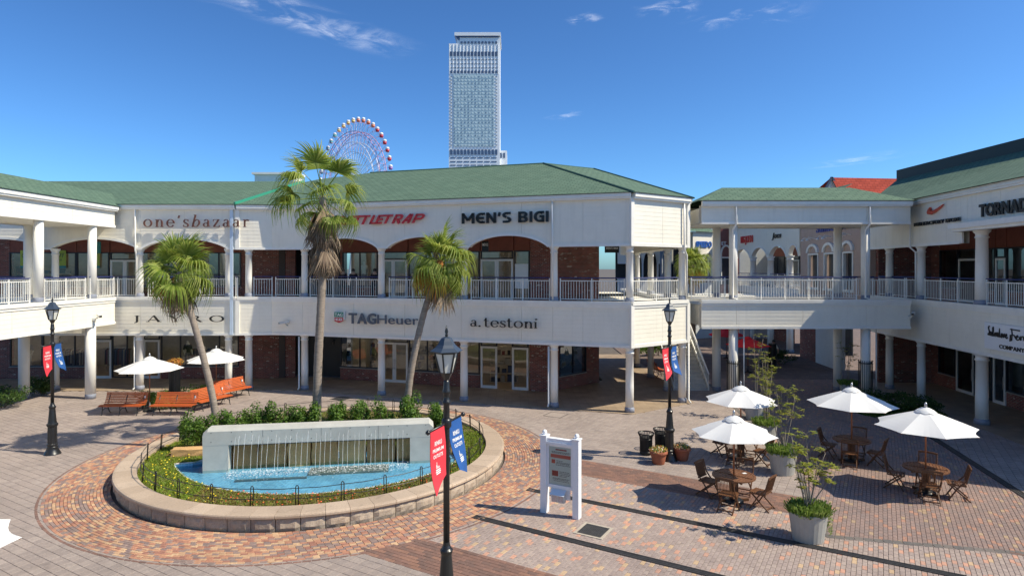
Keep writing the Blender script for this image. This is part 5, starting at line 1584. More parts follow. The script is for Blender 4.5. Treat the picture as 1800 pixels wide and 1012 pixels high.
def sign(label, s, u0, u1, w, z0, hgt, text, m, style='sans', bold=0.02, gap=0.12, shear=0.0, depth=0.06, space=0.35, cat='sign', lower=False, parent=None, extra=None):
    """separate letters standing off a wall plane, stretched to run from u0 to u1"""
    glyphs = []
    for ch in text:
        if ch == ' ': glyphs.append(None); continue
        if style == 'serif':
            sh = shear + (0.22 if ch == 'b' else 0)
            v, f = prisms(serif_glyph(ch), depth, sh)
            k = 1.0
        elif style == 'block':
            v, f = prisms(block_glyph(ch), depth, shear)
        else:
            v, f = char_mesh_data(ch, 1.0 / cap_height(), bold, depth, shear)
        x0 = min(p[0] for p in v); x1 = max(p[0] for p in v)
        glyphs.append(([(p[0] - x0, p[1], p[2]) for p in v], f, x1 - x0))
    tot = sum(space if g is None else g[2] for g in glyphs) + gap * (len(glyphs) - 1)
    kx = (u1 - u0) / tot
    if parent is None:
        o = thing('sign', label, cat, s.P((u0 + u1) / 2, w, z0))
    else: o = parent
    x = 0.0
    for g in glyphs:
        if g is None: x += space + gap; continue
        vs_ = [s.P(u0 + (x + p[0]) * kx, w + p[2], z0 + p[1] * hgt) for p in g[0]]
        mb = MB(); mb.add(vs_, g[1]); mb.build('letter', m, o)
        x += g[2] + gap
    return o
BROWN_L = mat('brown_letter', (0.13, 0.045, 0.028), 0.5)
BLACK_L = mat('black_letter', (0.008, 0.008, 0.009), 0.35)
RED_L = mat('red_letter', (0.62, 0.015, 0.025), 0.35)
SLATE_L = mat('slate_letter', (0.07, 0.095, 0.13), 0.35)
S3p = S3
def vz(s, u, w, py):
    p = s.P(u, w, 0); return H - (py - CY) / F * p.y
def put(label, s, x0, x1, y_base, y_cap, w=0.16, **k):
    u0, u1 = s.u_px(x0), s.u_px(x1)
    zb0 = vz(s, u0, w, y_base); zc = vz(s, u0, w, y_cap)
    return sign(label, s, u0, u1, w, zb0, zc - zb0, **k)
put("raised brown serif letters reading one's bazaar on the white upper fascia", S1, 256, 440.5, 399, 385.5, text="one'sbazaar", m=BROWN_L, style='serif', gap=0.36, w=0.2)
put('black serif letters reading JAYRO below the walkway railing', S1, 240, 397, 565.5, 554.5, text='JAYRO', m=BLACK_L, style='serif', gap=0.62, w=0.2, depth=0.05)
put('red slanted letters reading RATTLE TRAP beside the tall palm', S3, 592, 749, 395.5, 380, text='RATTLETRAP', m=RED_L, style='block', gap=-0.2, shear=0.5)
put("black bold letters reading MEN'S BIGI above the last arch", S3, 814, 966, 393.5, 375, text="MeN'S BIGI", m=BLACK_L, style='block', gap=0.14)
tg = put('slate-grey letters reading TAG Heuer with a green and red shield', S3, 616, 664, 567.5, 550.5, text='TAG', m=SLATE_L, bold=0.045, gap=0.06)
u0, u1 = S3.u_px(666), S3.u_px(738); zb0 = vz(S3, u0, .16, 568.5); zc = vz(S3, u0, .16, 553)
sign('', S3, u0, u1, 0.16, zb0, zc - zb0, text='Heuer', m=SLATE_L, bold=0.0, gap=0.16, parent=tg)
u0, u1 = S3.u_px(590), S3.u_px(608); z1_ = vz(S3, u0, .16, 547); z0_ = vz(S3, u0, .16, 568)
def shield(mb, a, b, za, zm, zb, w0, w1, mi=0):
    pts = [(a, zm), (b, zm), (b, za + (zm - za) * .35), ((a + b) / 2, za), (a, za + (zm - za) * .35)]
    vs_ = [S3.P(u, w0, z) for u, z in pts] + [S3.P(u, w1, z) for u, z in pts]
    mb.add(vs_, [(4, 3, 2, 1, 0), (5, 6, 7, 8, 9)] + [(i, (i + 1) % 5, 5 + (i + 1) % 5, 5 + i) for i in range(5)], mi)
mb = MB(); shield(mb, u0, u1, z0_, z1_, 0, 0.06, 0.17); mb.build('shield_back', mat('shield_white', (0.75, 0.76, 0.76), 0.4), tg)
zm = z0_ + (z1_ - z0_) * 0.52
mb = MB(); e_ = (u1 - u0) * .06
S3.box(mb, u0 + e_, u1 - e_, 0.17, 0.185, zm + .01, z1_ - .03); mb.build('shield_top', mat('shield_green', (0.01, 0.22, 0.13), 0.4), tg)
mb = MB(); shield(mb, u0 + e_, u1 - e_, z0_ + .03, zm - .02, 0, 0.17, 0.184); mb.build('shield_bottom', mat('shield_red', (0.55, 0.03, 0.03), 0.4), tg)
sign('', S3, u0 + e_ * 2, u1 - e_ * 2, 0.19, zm + .06, (z1_ - zm) * .5, text='TAG', m=WHITE_SIGN, bold=0.02, gap=0.05, depth=0.01, parent=tg)
sign('', S3, u0 + e_ * 2, u1 - e_ * 2, 0.19, zm - .02 - (zm - z0_) * .48, (zm - z0_) * .36, text='HEUER', m=WHITE_SIGN, bold=0.01, gap=0.06, depth=0.01, parent=tg)
put('black serif letters reading a. testoni over the open glass doors', S3, 829, 946, 573.5, 562, text='a. testoni', m=BLACK_L, style='serif', gap=0.12, space=0.12, w=0.16)
# right wing signs
sw = thing('sign', 'red tick emblem over small black lettering on the shaded wing', 'sign', SR.P(SR.u_px(1645), 0.1, 8.4))
u0, u1 = SR.u_px(1635), SR.u_px(1664)
zt0 = vz(SR, u0, .1, 360); zt1 = vz(SR, u1, .1, 359); zl = vz(SR, u0, .1, 378)
sp_ = [(0.17, 0.92), (0.05, 0.62), (0.0, 0.32), (0.05, 0.08), (0.20, 0.0), (0.42, 0.14), (0.7, 0.52), (1.0, 1.02), (0.62, 0.62), (0.40, 0.44), (0.25, 0.40), (0.17, 0.52)]
mb = MB(); n_ = len(sp_)
vs_ = [SR.P(u0 + (u1 - u0) * x, ww, zl + (zt1 - zl) * y) for ww in (0.16, 0.06) for (x, y) in sp_]
mb.add(vs_, [tuple(range(n_)), tuple(reversed(range(n_, 2 * n_)))] + [(i, n_ + i, n_ + (i + 1) % n_, (i + 1) % n_) for i in range(n_)])
mb.build('emblem', mat('orange_red', (0.62, 0.08, 0.04), 0.4), sw)
u0, u1 = SR.u_px(1611), SR.u_px(1692); zb0 = vz(SR, u0, .1, 398); zc = vz(SR, u0, .1, 392.5)
sign('', SR, u0, u1, 0.1, zb0, zc - zb0, text='NIKE FACTORY STORE', m=BLACK_L, bold=0.05, gap=0.08, parent=sw)
u0 = SR.u_px(1727); u1 = SR.u_px(1832); zb0 = vz(SR, u0, .12, 381); zc = vz(SR, u0, .12, 361)
sign('condensed black letters reading TORNADO at the picture edge, above the porch', SR, u0, u1, 0.12, zb0, zc - zb0, text='TORNADO', m=BLACK_L, bold=0.05, gap=0.05)
fp = thing('sign', 'white sign panel with handwritten black name over COMPANY STORE', 'sign', SR.P(SR.u_px(1790), 0.06, 3.4))
u0, u1 = SR.u_px(1736), SR.u_px(1880); z1_ = vz(SR, u0, .1, 566); z0_ = vz(SR, u0, .1, 611)
mb = MB(); SR.box(mb, u0, u1, 0.04, 0.12, z0_, z1_); mb.build('board', WHITE_SIGN, fp)
hh = z1_ - z0_
ua = SR.u_px(1763); ub = SR.u_px(1842)
sign('', SR, ua, ub, 0.135, z0_ + hh * .10, hh * .14, text='COMPANY STORE', m=BLACK_L, bold=0.03, gap=0.1, depth=0.02, parent=fp)
# the name in joined handwriting: one pen line per word
scr = {'S': [(.34, .95), (.22, 1.0), (.12, .9), (.14, .7), (.26, .5), (.26, .25), (.14, .08), (.0, .12), (.04, .22), (.3, .08), (.42, .1)],
       'a': [(.3, .42), (.14, .46), (.04, .28), (.06, .08), (.2, .04), (.3, .3), (.32, .44), (.3, .1), (.42, .06)],
       'l': [(.02, .1), (.22, .6), (.2, .98), (.1, .9), (.1, .2), (.18, .04), (.3, .1)],
       'v': [(.0, .3), (.08, .42), (.14, .04), (.3, .44), (.42, .38)],
       't': [(.02, .1), (.16, .86), (.12, .1), (.22, .04), (.34, .14)],
       'o': [(.02, .2), (.1, .42), (.26, .4), (.28, .14), (.14, .02), (.04, .18), (.2, .42), (.4, .36)],
       'r': [(.0, .32), (.1, .42), (.1, .04), (.14, .34), (.28, .42), (.34, .36), (.38, .1)],
       'e': [(.02, .18), (.26, .32), (.2, .44), (.06, .34), (.06, .1), (.2, .02), (.4, .14)],
       'F': [(.95, .9), (.1, .92), (.2, .98), (.26, .5), (.2, -.1), (.05, -.2), (.1, .4), (.42, .42)],
       'g': [(.3, .42), (.14, .46), (.04, .28), (.2, .06), (.32, .44), (.28, -.3), (.1, -.4), (.1, -.2), (.42, .12)],
       'm': [(.0, .04), (.06, .42), (.08, .04), (.22, .42), (.24, .04), (.4, .42), (.42, .06), (.52, .08)]}
def pen(word, ua, ub, z, h):
    tot = sum((0.56 if c == 'F' else 0.55 if c == 'm' else 0.42 if c == 'S' else 0.40) for c in word)
    k = (ub - ua) / tot; x = 0; pts = []
    for c in word:
        pts += [(x + a, b) for a, b in scr[c]]
        x += (0.56 if c == 'F' else 0.55 if c == 'm' else 0.42 if c == 'S' else 0.40)
    mb = MB(); mb.tube([SR.P(ua + a * k, 0.135, z + b * h) for a, b in pts], 0.026, 5); mb.build('lettering', BLACK_L, fp)
pen('Salvatore', SR.u_px(1743), SR.u_px(1778), z0_ + hh * .5, hh * .38)
pen('Ferragamo', SR.u_px(1781), SR.u_px(1862), z0_ + hh * .5, hh * .4)

# ---- lamps
LAMPGLASS = mat('milky_lantern_glass', (0.62, 0.62, 0.58), 0.25)
def make_lamp(loc, label, arm_dir):
    o = thing('street_lamp', label, 'street lamp', loc, 0, 'black lantern lamp posts')
    mb = MB(); mb.lathe([(0.27, 0), (0.27, 0.05), (0.245, 0.09), (0.19, 0.2), (0.165, 0.28), (0.175, 0.30), (0.15, 0.33)], 20); P0(mb, 'foot', BLACK_IRON, o, True)
    mb = MB(); n = 24
    prof = [(0.15, 0.33), (0.16, 0.36), (0.16, 0.40), (0.142, 0.42), (0.138, 1.0), (0.16, 1.03), (0.172, 1.06), (0.172, 1.1), (0.135, 1.13), (0.125, 1.2), (0.09, 1.62), (0.105, 1.66), (0.11, 1.70), (0.085, 1.73), (0.062, 1.78), (0.055, 1.84)]
    for (r, z) in prof:
        for k in range(n):
            a = 2 * PI * k / n; fl = 0.93 if (k % 2 and 0.42 <= z <= 1.0) else 1
            mb.v.append((r * fl * math.cos(a), r * fl * math.sin(a), z))
    for i in range(len(prof) - 1):
        for k in range(n):
            k2 = (k + 1) % n; mb.f.append((i * n + k, i * n + k2, (i + 1) * n + k2, (i + 1) * n + k)); mb.m.append(0)
    P0(mb, 'pedestal', BLACK_IRON, o)
    mb = MB(); mb.lathe([(0.055, 1.84), (0.055, 4.0), (0.052, 4.18), (0.075, 4.2), (0.078, 4.23), (0.055, 4.25), (0.055, 4.36), (0.072, 4.38), (0.072, 4.41), (0.06, 4.43), (0.052, 4.55), (0.04, 4.6)], 14); P0(mb, 'pole', BLACK_IRON, o, True)
    # lantern: six tapering panes in a cage under a flared roof
    mb = MB(); mb.lathe([(0.035, 4.58), (0.06, 4.62), (0.1, 4.70), (0.115, 4.72)], 6, rot=0.3); P0(mb, 'lantern_cup', BLACK_IRON, o)
    mb = MB()
    for k in range(6):
        a = 2 * PI * k / 6 + 0.3
        mb.bar((0.115 * math.cos(a), 0.115 * math.sin(a), 4.72), (0.2 * math.cos(a), 0.2 * math.sin(a), 5.06), 0.022, 0.022)
    mb.lathe([(0.205, 5.05), (0.215, 5.09), (0.2, 5.09)], 6, rot=0.3)
    P0(mb, 'lantern_cage', BLACK_IRON, o)
    for k in range(6):
        a, b = 2 * PI * k / 6 + 0.3, 2 * PI * (k + 1) / 6 + 0.3
        mb = MB(); mb.add([(0.106 * math.cos(a), 0.106 * math.sin(a), 4.725), (0.106 * math.cos(b), 0.106 * math.sin(b), 4.725), (0.193 * math.cos(b), 0.193 * math.sin(b), 5.055), (0.193 * math.cos(a), 0.193 * math.sin(a), 5.055)], [(0, 1, 2, 3)])
        P0(mb, 'pane', LAMPGLASS, o)
    mb = MB(); mb.lathe([(0.285, 5.085), (0.285, 5.095), (0.2, 5.15), (0.15, 5.2), (0.12, 5.26), (0.09, 5.31), (0.05, 5.33)], 6, rot=0.3); P0(mb, 'lantern_roof', mat_roof, o)
    mb = MB(); mb.lathe([(0.02, 5.33), (0.028, 5.36), (0.018, 5.38), (0.03, 5.42), (0.02, 5.46), (0.003, 5.53)], 10); P0(mb, 'finial', BLACK_IRON, o, True)
    a = Vector((arm_dir[0], arm_dir[1], 0)).normalized()
    mb = MB(); z = 3.86
    mb.tube([-a * 0.68 + Vector((0, 0, z)), a * 0.68 + Vector((0, 0, z))], 0.018, 8)
    P0(mb, 'banner_arm', BLACK_IRON, o, True)
    for s in (-1, 1):
        mb = MB(); mb.lathe([(0.005, -0.045), (0.035, -0.02), (0.042, 0), (0.035, 0.02), (0.005, 0.045)], 10, c=tuple(a * 0.68 * s + Vector((0, 0, z)))); P0(mb, 'arm_ball', BLACK_IRON, o, True)
    mb = MB(); mb.lathe([(0.07, 3.78), (0.085, 3.81), (0.085, 3.9), (0.07, 3.94)], 14); P0(mb, 'arm_clamp', BLACK_IRON, o, True)
    return o, a
mat_roof = mat('lantern_roof_slate', (0.035, 0.05, 0.075), 0.38, spec=0.6)
BRED = mat('red_banner_cloth', (0.68, 0.035, 0.055), 0.75, var=0.05, vs_=6)
BBLUE = mat('blue_banner_cloth', (0.01, 0.085, 0.30), 0.75, var=0.05, vs_=6)
BTXT = mat('banner_print', (0.8, 0.8, 0.8), 0.7)
def make_banner(lamp_loc, a, s, m, label, seed):
    """cloth on one arm; x runs outwards along the arm, the outer edge hangs longer"""
    rng = random.Random(seed)
    d = a * s
    org = Vector(lamp_loc) + d * 0.10 + Vector((0, 0, 3.84))
    o = thing('banner', label, 'banner', org, math.atan2(d.y, d.x), 'lamp post banners')
    wd, h0, h1 = 0.5, 0.82, 1.02
    ph = rng.uniform(0, 6)
    def cloth(x, t, off=0.0):
        L_ = h0 + (h1 - h0) * x / wd
        z = -L_ * t
        y = 0.06 * math.sin(ph + 3.1 * t + 4 * x) * t + 0.10 * t * t * (1 if s < 0 else -1)
        xx = x + 0.05 * t * t - (0.05 * t if s < 0 else -0.04 * t)
        return Vector((xx, y + off, z))
    nx, ny = 6, 14
    mb = MB()
    for side_ in (0.004, -0.004):
        o_ = len(mb.v)
        for j in range(ny + 1):
            for i in range(nx + 1): mb.v.append(tuple(cloth(wd * i / nx, j / ny, side_)))
        for j in range(ny):
            for i in range(nx):
                q = o_ + j * (nx + 1) + i; mb.f.append((q, q + 1, q + nx + 2, q + nx + 1)); mb.m.append(0)
    P0(mb, 'cloth', m, o, True)
    # print: readable from the camera's side
    view = Vector((0, 0, H)) - org; side_n = Vector((-d.y, d.x, 0))
    front = view.dot(side_n) > 0
    ys = 1 if front else -1
    def text_line(txt, zc, hgt, x0, x1, nm='print'):
        v, f = char_mesh_data(txt, 1.0 / cap_height(), 0.03, 0.0)
        a0 = min(p[0] for p in v); a1 = max(p[0] for p in v)
        mb = MB(); vs_ = []
        for p in v:
            fx = (p[0] - a0) / (a1 - a0)
            # text must read left to right from the viewer's side
            fx = fx if not front else 1 - fx
            x = x0 + (x1 - x0) * fx; z = zc + p[1] * hgt
            L_ = h0 + (h1 - h0) * x / wd
            q = cloth(x, -z / L_, 0.007 * ys)
            vs_.append(q)
        mb.add(vs_, f); P0(mb, nm, BTXT, o)
    text_line('RINKU', -0.26, 0.07, 0.13, 0.36)
    text_line('PREMIUM', -0.365, 0.055, 0.08, 0.42)
    text_line('OUTLETS', -0.465, 0.055, 0.10, 0.40)
    for (zc, x0, x1) in ((-0.66, 0.18, 0.33), (-0.69, 0.17, 0.34), (-0.72, 0.18, 0.33)):
        mb = MB(); n = 4; vs_ = []
        for k in range(n + 1):
            x = x0 + (x1 - x0) * k / n; L_ = h0 + (h1 - h0) * x / wd
            vs_ += [cloth(x, -zc / L_, 0.007 * ys), cloth(x, -(zc - .018) / L_, 0.007 * ys)]
        mb.add(vs_, [(2 * k, 2 * k + 1, 2 * k + 3, 2 * k + 2) for k in range(n)]); P0(mb, 'print', BTXT, o)
    mb = MB()
    for (x, zt_) in ((0.19, -0.58), (0.21, -0.54), (0.23, -0.60), (0.25, -0.62), (0.27, -0.61), (0.29, -0.62)):
        xx = x if not front else wd - x
        L_ = h0 + (h1 - h0) * xx / wd
        mb.add([cloth(xx - .006, .645 / L_, .007 * ys), cloth(xx + .006, .645 / L_, .007 * ys), cloth(xx + .006, -zt_ / L_, .007 * ys), cloth(xx - .006, -zt_ / L_, .007 * ys)], [(0, 1, 2, 3)])
    P0(mb, 'skyline_print', BTXT, o)
    return o
lamp_spots = [((-1.12, 10.7, ZT - .05), 'black lantern lamp post in front of the fountain with large red and blue banners', (0.34, 0.94), 'fountain'),
              ((gp(92, 800).x, gp(92, 800).y, ZT - .05), 'black lantern lamp post standing on grey paving before the left arcade', (-0.2, 0.98), 'left arcade'),
              ((gp(1177, 811).x, gp(1177, 811).y, ZT - .05), 'black lantern lamp post beside the litter bins and terracotta pots', (0.6, 0.8), 'litter bins')]
for i, (loc, lb, ad, nm) in enumerate(lamp_spots):
    o, a = make_lamp(loc, lb, ad)
    make_banner(loc, a, -1, BRED, 'red banner hanging from the lamp post by the %s' % nm, 3 + i)
    make_banner(loc, a, 1, BBLUE, 'blue banner hanging from the lamp post by the %s' % nm, 13 + i)

# ---- parasols
CANVAS = bpy.data.materials.new('white_canvas')
nt, N, L, B = nodes(CANVAS)
B.inputs['Base Color'].default_value = (0.80, 0.80, 0.79, 1); B.inputs['Roughness'].default_value = 0.8
tl = N.new('ShaderNodeBsdfTranslucent'); tl.inputs[0].default_value = (0.8, 0.8, 0.78, 1)
ms = N.new('ShaderNodeMixShader'); ms.inputs[0].default_value = 0.18
L.new(B.outputs[0], ms.inputs[1]); L.new(tl.outputs[0], ms.inputs[2]); L.new(ms.outputs[0], N['Material Output'].inputs['Surface'])
CANVAS_R = mat('red_canvas', (0.80, 0.02, 0.025), 0.8)
WOODP = mat('parasol_wood', (0.35, 0.11, 0.04), 0.5, var=0.25, vs_=6, stretch=(1, 1, .2))
def parasol(loc, r, top, label, rot=0.2, canvas=None, group='white market parasols', base=True, sides=8, tilt=(0, 0)):
    c_ = canvas or CANVAS
    o = thing('parasol', label, 'parasol', loc, 0, group)
    mb = MB(); mb.tube([(0, 0, 0.0), (0, 0, top - 0.02)], 0.024, 10); P0(mb, 'pole', WOODP, o, True)
    rim = top - 0.19 - r * 0.31
    nv, nr = sides, 7
    sub = 6
    mb = MB()
    def surf(k, f, q):
        """q 0 at the crown .. 1 at the rim; straight seams with cloth sagging between the ribs"""
        a0 = 2 * PI * k / nv + rot; a1 = 2 * PI * (k + 1) / nv + rot
        p0 = Vector((math.cos(a0), math.sin(a0), 0)); p1 = Vector((math.cos(a1), math.sin(a1), 0))
        p = p0 * (1 - f) + p1 * f
        sagr = 1 - 0.075 * math.sin(PI * f) * q * q
        rr_ = r * (0.075 + 0.925 * q)
        z = top - 0.14 + (rim - top + 0.14) * (q ** 1.06)
        return Vector((p.x * rr_ * sagr + tilt[0] * 0, p.y * rr_ * sagr, z - 0.02 * math.sin(PI * f) * q))
    for k in range(nv):
        o_ = len(mb.v)
        for j in range(nr + 1):
            for i in range(sub + 1): mb.v.append(tuple(surf(k, i / sub, j / nr)))
        for j in range(nr):
            for i in range(sub):
                q = o_ + j * (sub + 1) + i; mb.f.append((q, q + 1, q + sub + 2, q + sub + 1)); mb.m.append(0)
    can = P0(mb, 'canopy', c_, o)
    # vent flap over the crown with scalloped edge
    mb = MB()
    n = 32
    mb.v.append((0, 0, top - 0.045))
    for j, (rr_, zz) in enumerate(((0.12, -0.075), (0.21, -0.125), (0.26, -0.165))):
        for k in range(n):
            a = 2 * PI * k / n + rot
            sc = 1 + (0.10 * abs(math.sin(a * 4 - rot * 4)) if j == 2 else 0)
            mb.v.append((rr_ * sc * math.cos(a), rr_ * sc * math.sin(a), top + zz - (0.03 * abs(math.sin(a * 4 - rot * 4)) if j == 2 else 0)))
    for k in range(n): mb.f.append((0, 1 + k, 1 + (k + 1) % n)); mb.m.append(0)
    for j in range(2):
        for k in range(n):
            k2 = (k + 1) % n; mb.f.append((1 + j * n + k, 1 + (j + 1) * n + k, 1 + (j + 1) * n + k2, 1 + j * n + k2)); mb.m.append(0)
    P0(mb, 'vent', c_, o)
    mb = MB(); mb.lathe([(0.03, top - 0.05), (0.045, top - 0.02), (0.03, top + 0.01), (0.04, top + 0.035), (0.028, top + 0.075), (0.004, top + 0.10)], 10); P0(mb, 'finial', STEEL, o, True)
    for k in range(nv):
        a = 2 * PI * k / nv + rot; d = Vector((math.cos(a), math.sin(a), 0))
        mb = MB(); mb.bar(d * r * 0.07 + Vector((0, 0, top - 0.17)), d * r * 0.985 + Vector((0, 0, rim - 0.02)), 0.018, 0.022)
        mb.bar(d * 0.05 + Vector((0, 0, top - 0.72)), d * r * 0.52 + Vector((0, 0, top - 0.17 + (rim - top + 0.15) * 0.5)), 0.014, 0.016)
        P0(mb, 'rib', WOODP, o)
    mb = MB(); mb.lathe([(0.05, top - 0.78), (0.05, top - 0.68)], 10); P0(mb, 'runner', WOODP, o)
    if base:
        mb = MB(); mb.lathe([(0.26, 0), (0.26, 0.05), (0.2, 0.08), (0.05, 0.1), (0.04, 0.4), (0.03, 0.41)], 18); P0(mb, 'base', BLACK_IRON, o, True)
    return o

# ---- teak table and folding chairs
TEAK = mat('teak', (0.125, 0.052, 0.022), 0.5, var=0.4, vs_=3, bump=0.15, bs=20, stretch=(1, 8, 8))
TEAK_L = mat('teak_sunny', (0.16, 0.068, 0.03), 0.5, var=0.4, vs_=3, stretch=(1, 8, 8))  # teak lightened as if sunlit, for table tops and chair seats
def make_table(loc, rz, label):
    o = thing('round_table', label, 'table', loc, rz, 'round teak tables under parasols')
    R_ = 0.58
    mb = MB()
    n = 15
    for k in range(n):
        y0 = -R_ + 2 * R_ * k / n + 0.006; y1 = -R_ + 2 * R_ * (k + 1) / n - 0.006
        def hx(y): return math.sqrt(max(0.0, (R_ - 0.03) ** 2 - y * y))
        a0, a1 = hx(max(-R_ + .031, y0)), hx(min(R_ - .031, y1))
        for (s0, s1) in ((-1, -0.04), (0.04, 1)):
            pts = [(a0 * s0, y0), (a0 * s1, y0), (a1 * s1, y1), (a1 * s0, y1)]
            if abs(s0) < .1 : pts = [(0.03, y0), (a0, y0), (a1, y1), (0.03, y1)]
            else: pts = [(-a0, y0), (-0.03, y0), (-0.03, y1), (-a1, y1)]
            if min(abs(pts[0][0] - pts[1][0]), abs(pts[2][0] - pts[3][0])) < 0.01 and max(abs(pts[0][0] - pts[1][0]), abs(pts[2][0] - pts[3][0])) < 0.02: continue
            mb.prism(pts, 0.70, 0.725)
    P0(mb, 'table_slats', TEAK_L, o, kind='stuff')
    mb = MB(); m = 36
    for k in range(m):
        a, b = 2 * PI * k / m, 2 * PI * (k + 1) / m
        mb.prism([(R_ * math.cos(a), R_ * math.sin(a)), (R_ * math.cos(b), R_ * math.sin(b)), ((R_ - .06) * math.cos(b), (R_ - .06) * math.sin(b)), ((R_ - .06) * math.cos(a), (R_ - .06) * math.sin(a))], 0.695, 0.73)
    P0(mb, 'rim', TEAK_L, o)
    for k in range(4):
        a = PI / 2 * k + PI / 4
        mb = MB(); mb.bar((0.08 * math.cos(a), 0.08 * math.sin(a), 0), (0.08 * math.cos(a), 0.08 * math.sin(a), 0.70), 0.07, 0.07, up=(math.cos(a), math.sin(a), 0)); P0(mb, 'leg', TEAK, o)
        mb = MB(); mb.bar((0.1 * math.cos(a), 0.1 * math.sin(a), 0.04), (0.42 * math.cos(a), 0.42 * math.sin(a), 0.04), 0.06, 0.07); P0(mb, 'foot', TEAK, o)
        mb = MB(); mb.bar((0.1 * math.cos(a), 0.1 * math.sin(a), 0.66), (0.5 * math.cos(a), 0.5 * math.sin(a), 0.66), 0.05, 0.06); P0(mb, 'bearer', TEAK, o)
    return o
def make_chair():
    """sits at the origin, looks along +x"""
    o = thing('folding_chair', '', 'chair')
    for s in (-1, 1):
        y = 0.23 * s
        mb = MB(); mb.tube([(0.24, y, 0.0), (0.02, y, 0.36), (-0.19, y, 0.60), (-0.28, y, 0.92)], [0.02, 0.02, 0.02, 0.017], 6)   # front leg rising to the back post
        P0(mb, 'leg', TEAK, o)
        mb = MB(); mb.bar((-0.27, y * .86, 0.0), (0.24, y * .86, 0.44), 0.028, 0.035); P0(mb, 'leg', TEAK, o)
    mb = MB()
    for k in range(8):
        x = -0.16 + 0.4 * k / 7
        mb.bx(x - 0.021, x + 0.021, -0.2, 0.2, 0.435, 0.453)
    mb.bx(-0.18, 0.26, -0.215, -0.19, 0.405, 0.435); mb.bx(-0.18, 0.26, 0.19, 0.215, 0.405, 0.435)
    P0(mb, 'seat', TEAK_L, o)
    mb = MB()
    for k in range(11):
        y = -0.19 + 0.38 * k / 10
        mb.bar((-0.185, y, 0.52), (-0.278, y, 0.88), 0.02, 0.012, up=(0, 1, 0))
    P0(mb, 'back_slats', TEAK, o, kind='stuff')
    mb = MB(); pts = []
    for k in range(7):
        y = -0.25 + 0.5 * k / 6; pts.append((-0.285, y, 0.90 + 0.02 * (1 - (y / .25) ** 2)))
    for a, b in zip(pts, pts[1:]): mb.bar(a, b, 0.026, 0.055)
    P0(mb, 'top_rail', TEAK, o)
    mb = MB(); mb.bar((-0.18, -0.22, 0.51), (-0.18, 0.22, 0.51), 0.026, 0.04); P0(mb, 'lower_rail', TEAK, o)
    mb = MB(); mb.bar((0.20, -0.23, 0.07), (0.20, 0.23, 0.07), 0.02, 0.03); P0(mb, 'stretcher', TEAK, o)
    mb = MB(); mb.bar((-0.21, -0.2, 0.06), (-0.21, 0.2, 0.06), 0.02, 0.03); P0(mb, 'stretcher', TEAK, o)
    return o
chair0 = make_chair(); chair_used = [False]
def place_chair(x, y, face, label):
    o = chair0 if not chair_used[0] else copy_tree(chair0)
    chair_used[0] = True
    o.location = (x, y, ZT); o.rotation_euler = (0, 0, face)
    tag(o, label, 'chair', 'folding teak chairs round the tables')
sets = [((6.15, 17.35), 2.43, 1.15, 'nearest the notice board', 0.35, 'the table with the sunlit top'),
        ((7.75, 21.2), 2.54, 1.22, 'behind the one nearest the notice board', 0.1, 'the table hidden by a parasol'),
        ((11.4, 21.0), 2.53, 1.38, 'standing in the building shadow', 0.25, 'the table wholly in building shade'),
        ((11.9, 18.0), 2.51, 1.35, 'at the shadow edge, rightmost', 0.55, 'the table at the shadow edge')]
corners = ['near left', 'near right', 'far right', 'far left']
for (x, y), top, r, wh, rot, tb in sets:
    parasol((x, y, ZT), r, top, 'white octagonal parasol %s' % wh, rot, base=True)
    make_table((x, y, ZT), rot + 0.5, 'round slatted teak table under the white parasol %s' % wh)
    for k, a in enumerate((-2.25, -0.85, 0.75, 2.3)):
        a += rot * 0.4
        rr_ = 0.74 + 0.05 * RN.random()
        place_chair(x + rr_ * math.cos(a), y + rr_ * math.sin(a), a + PI + RN.uniform(-.15, .15), 'folding teak chair %s of %s' % (corners[k], tb))
c = gp(263, 724)
parasol((c.x, c.y, ZT), 1.42, 2.52, 'white parasol between the two benches that face the camera', 0.35)
parasol((-14.75, 31.2, ZT), 1.42, 2.52, 'white parasol beside the leaning palm trunk and the farthest bench', 0.1)
parasol((-9.95, 10.35, ZT), 1.5, 2.4, 'white parasol corner poking into the lower picture corner', 0.42)
o = thing('table_note', 'small white card lying on the sunlit teak table', 'card', (6.5, 17.5, ZT + 0.731), 0.4)
mb = MB(); mb.bx(-.06, .06, -.04, .04, 0, 0.004); P0(mb, 'card', WHITE_SIGN, o)

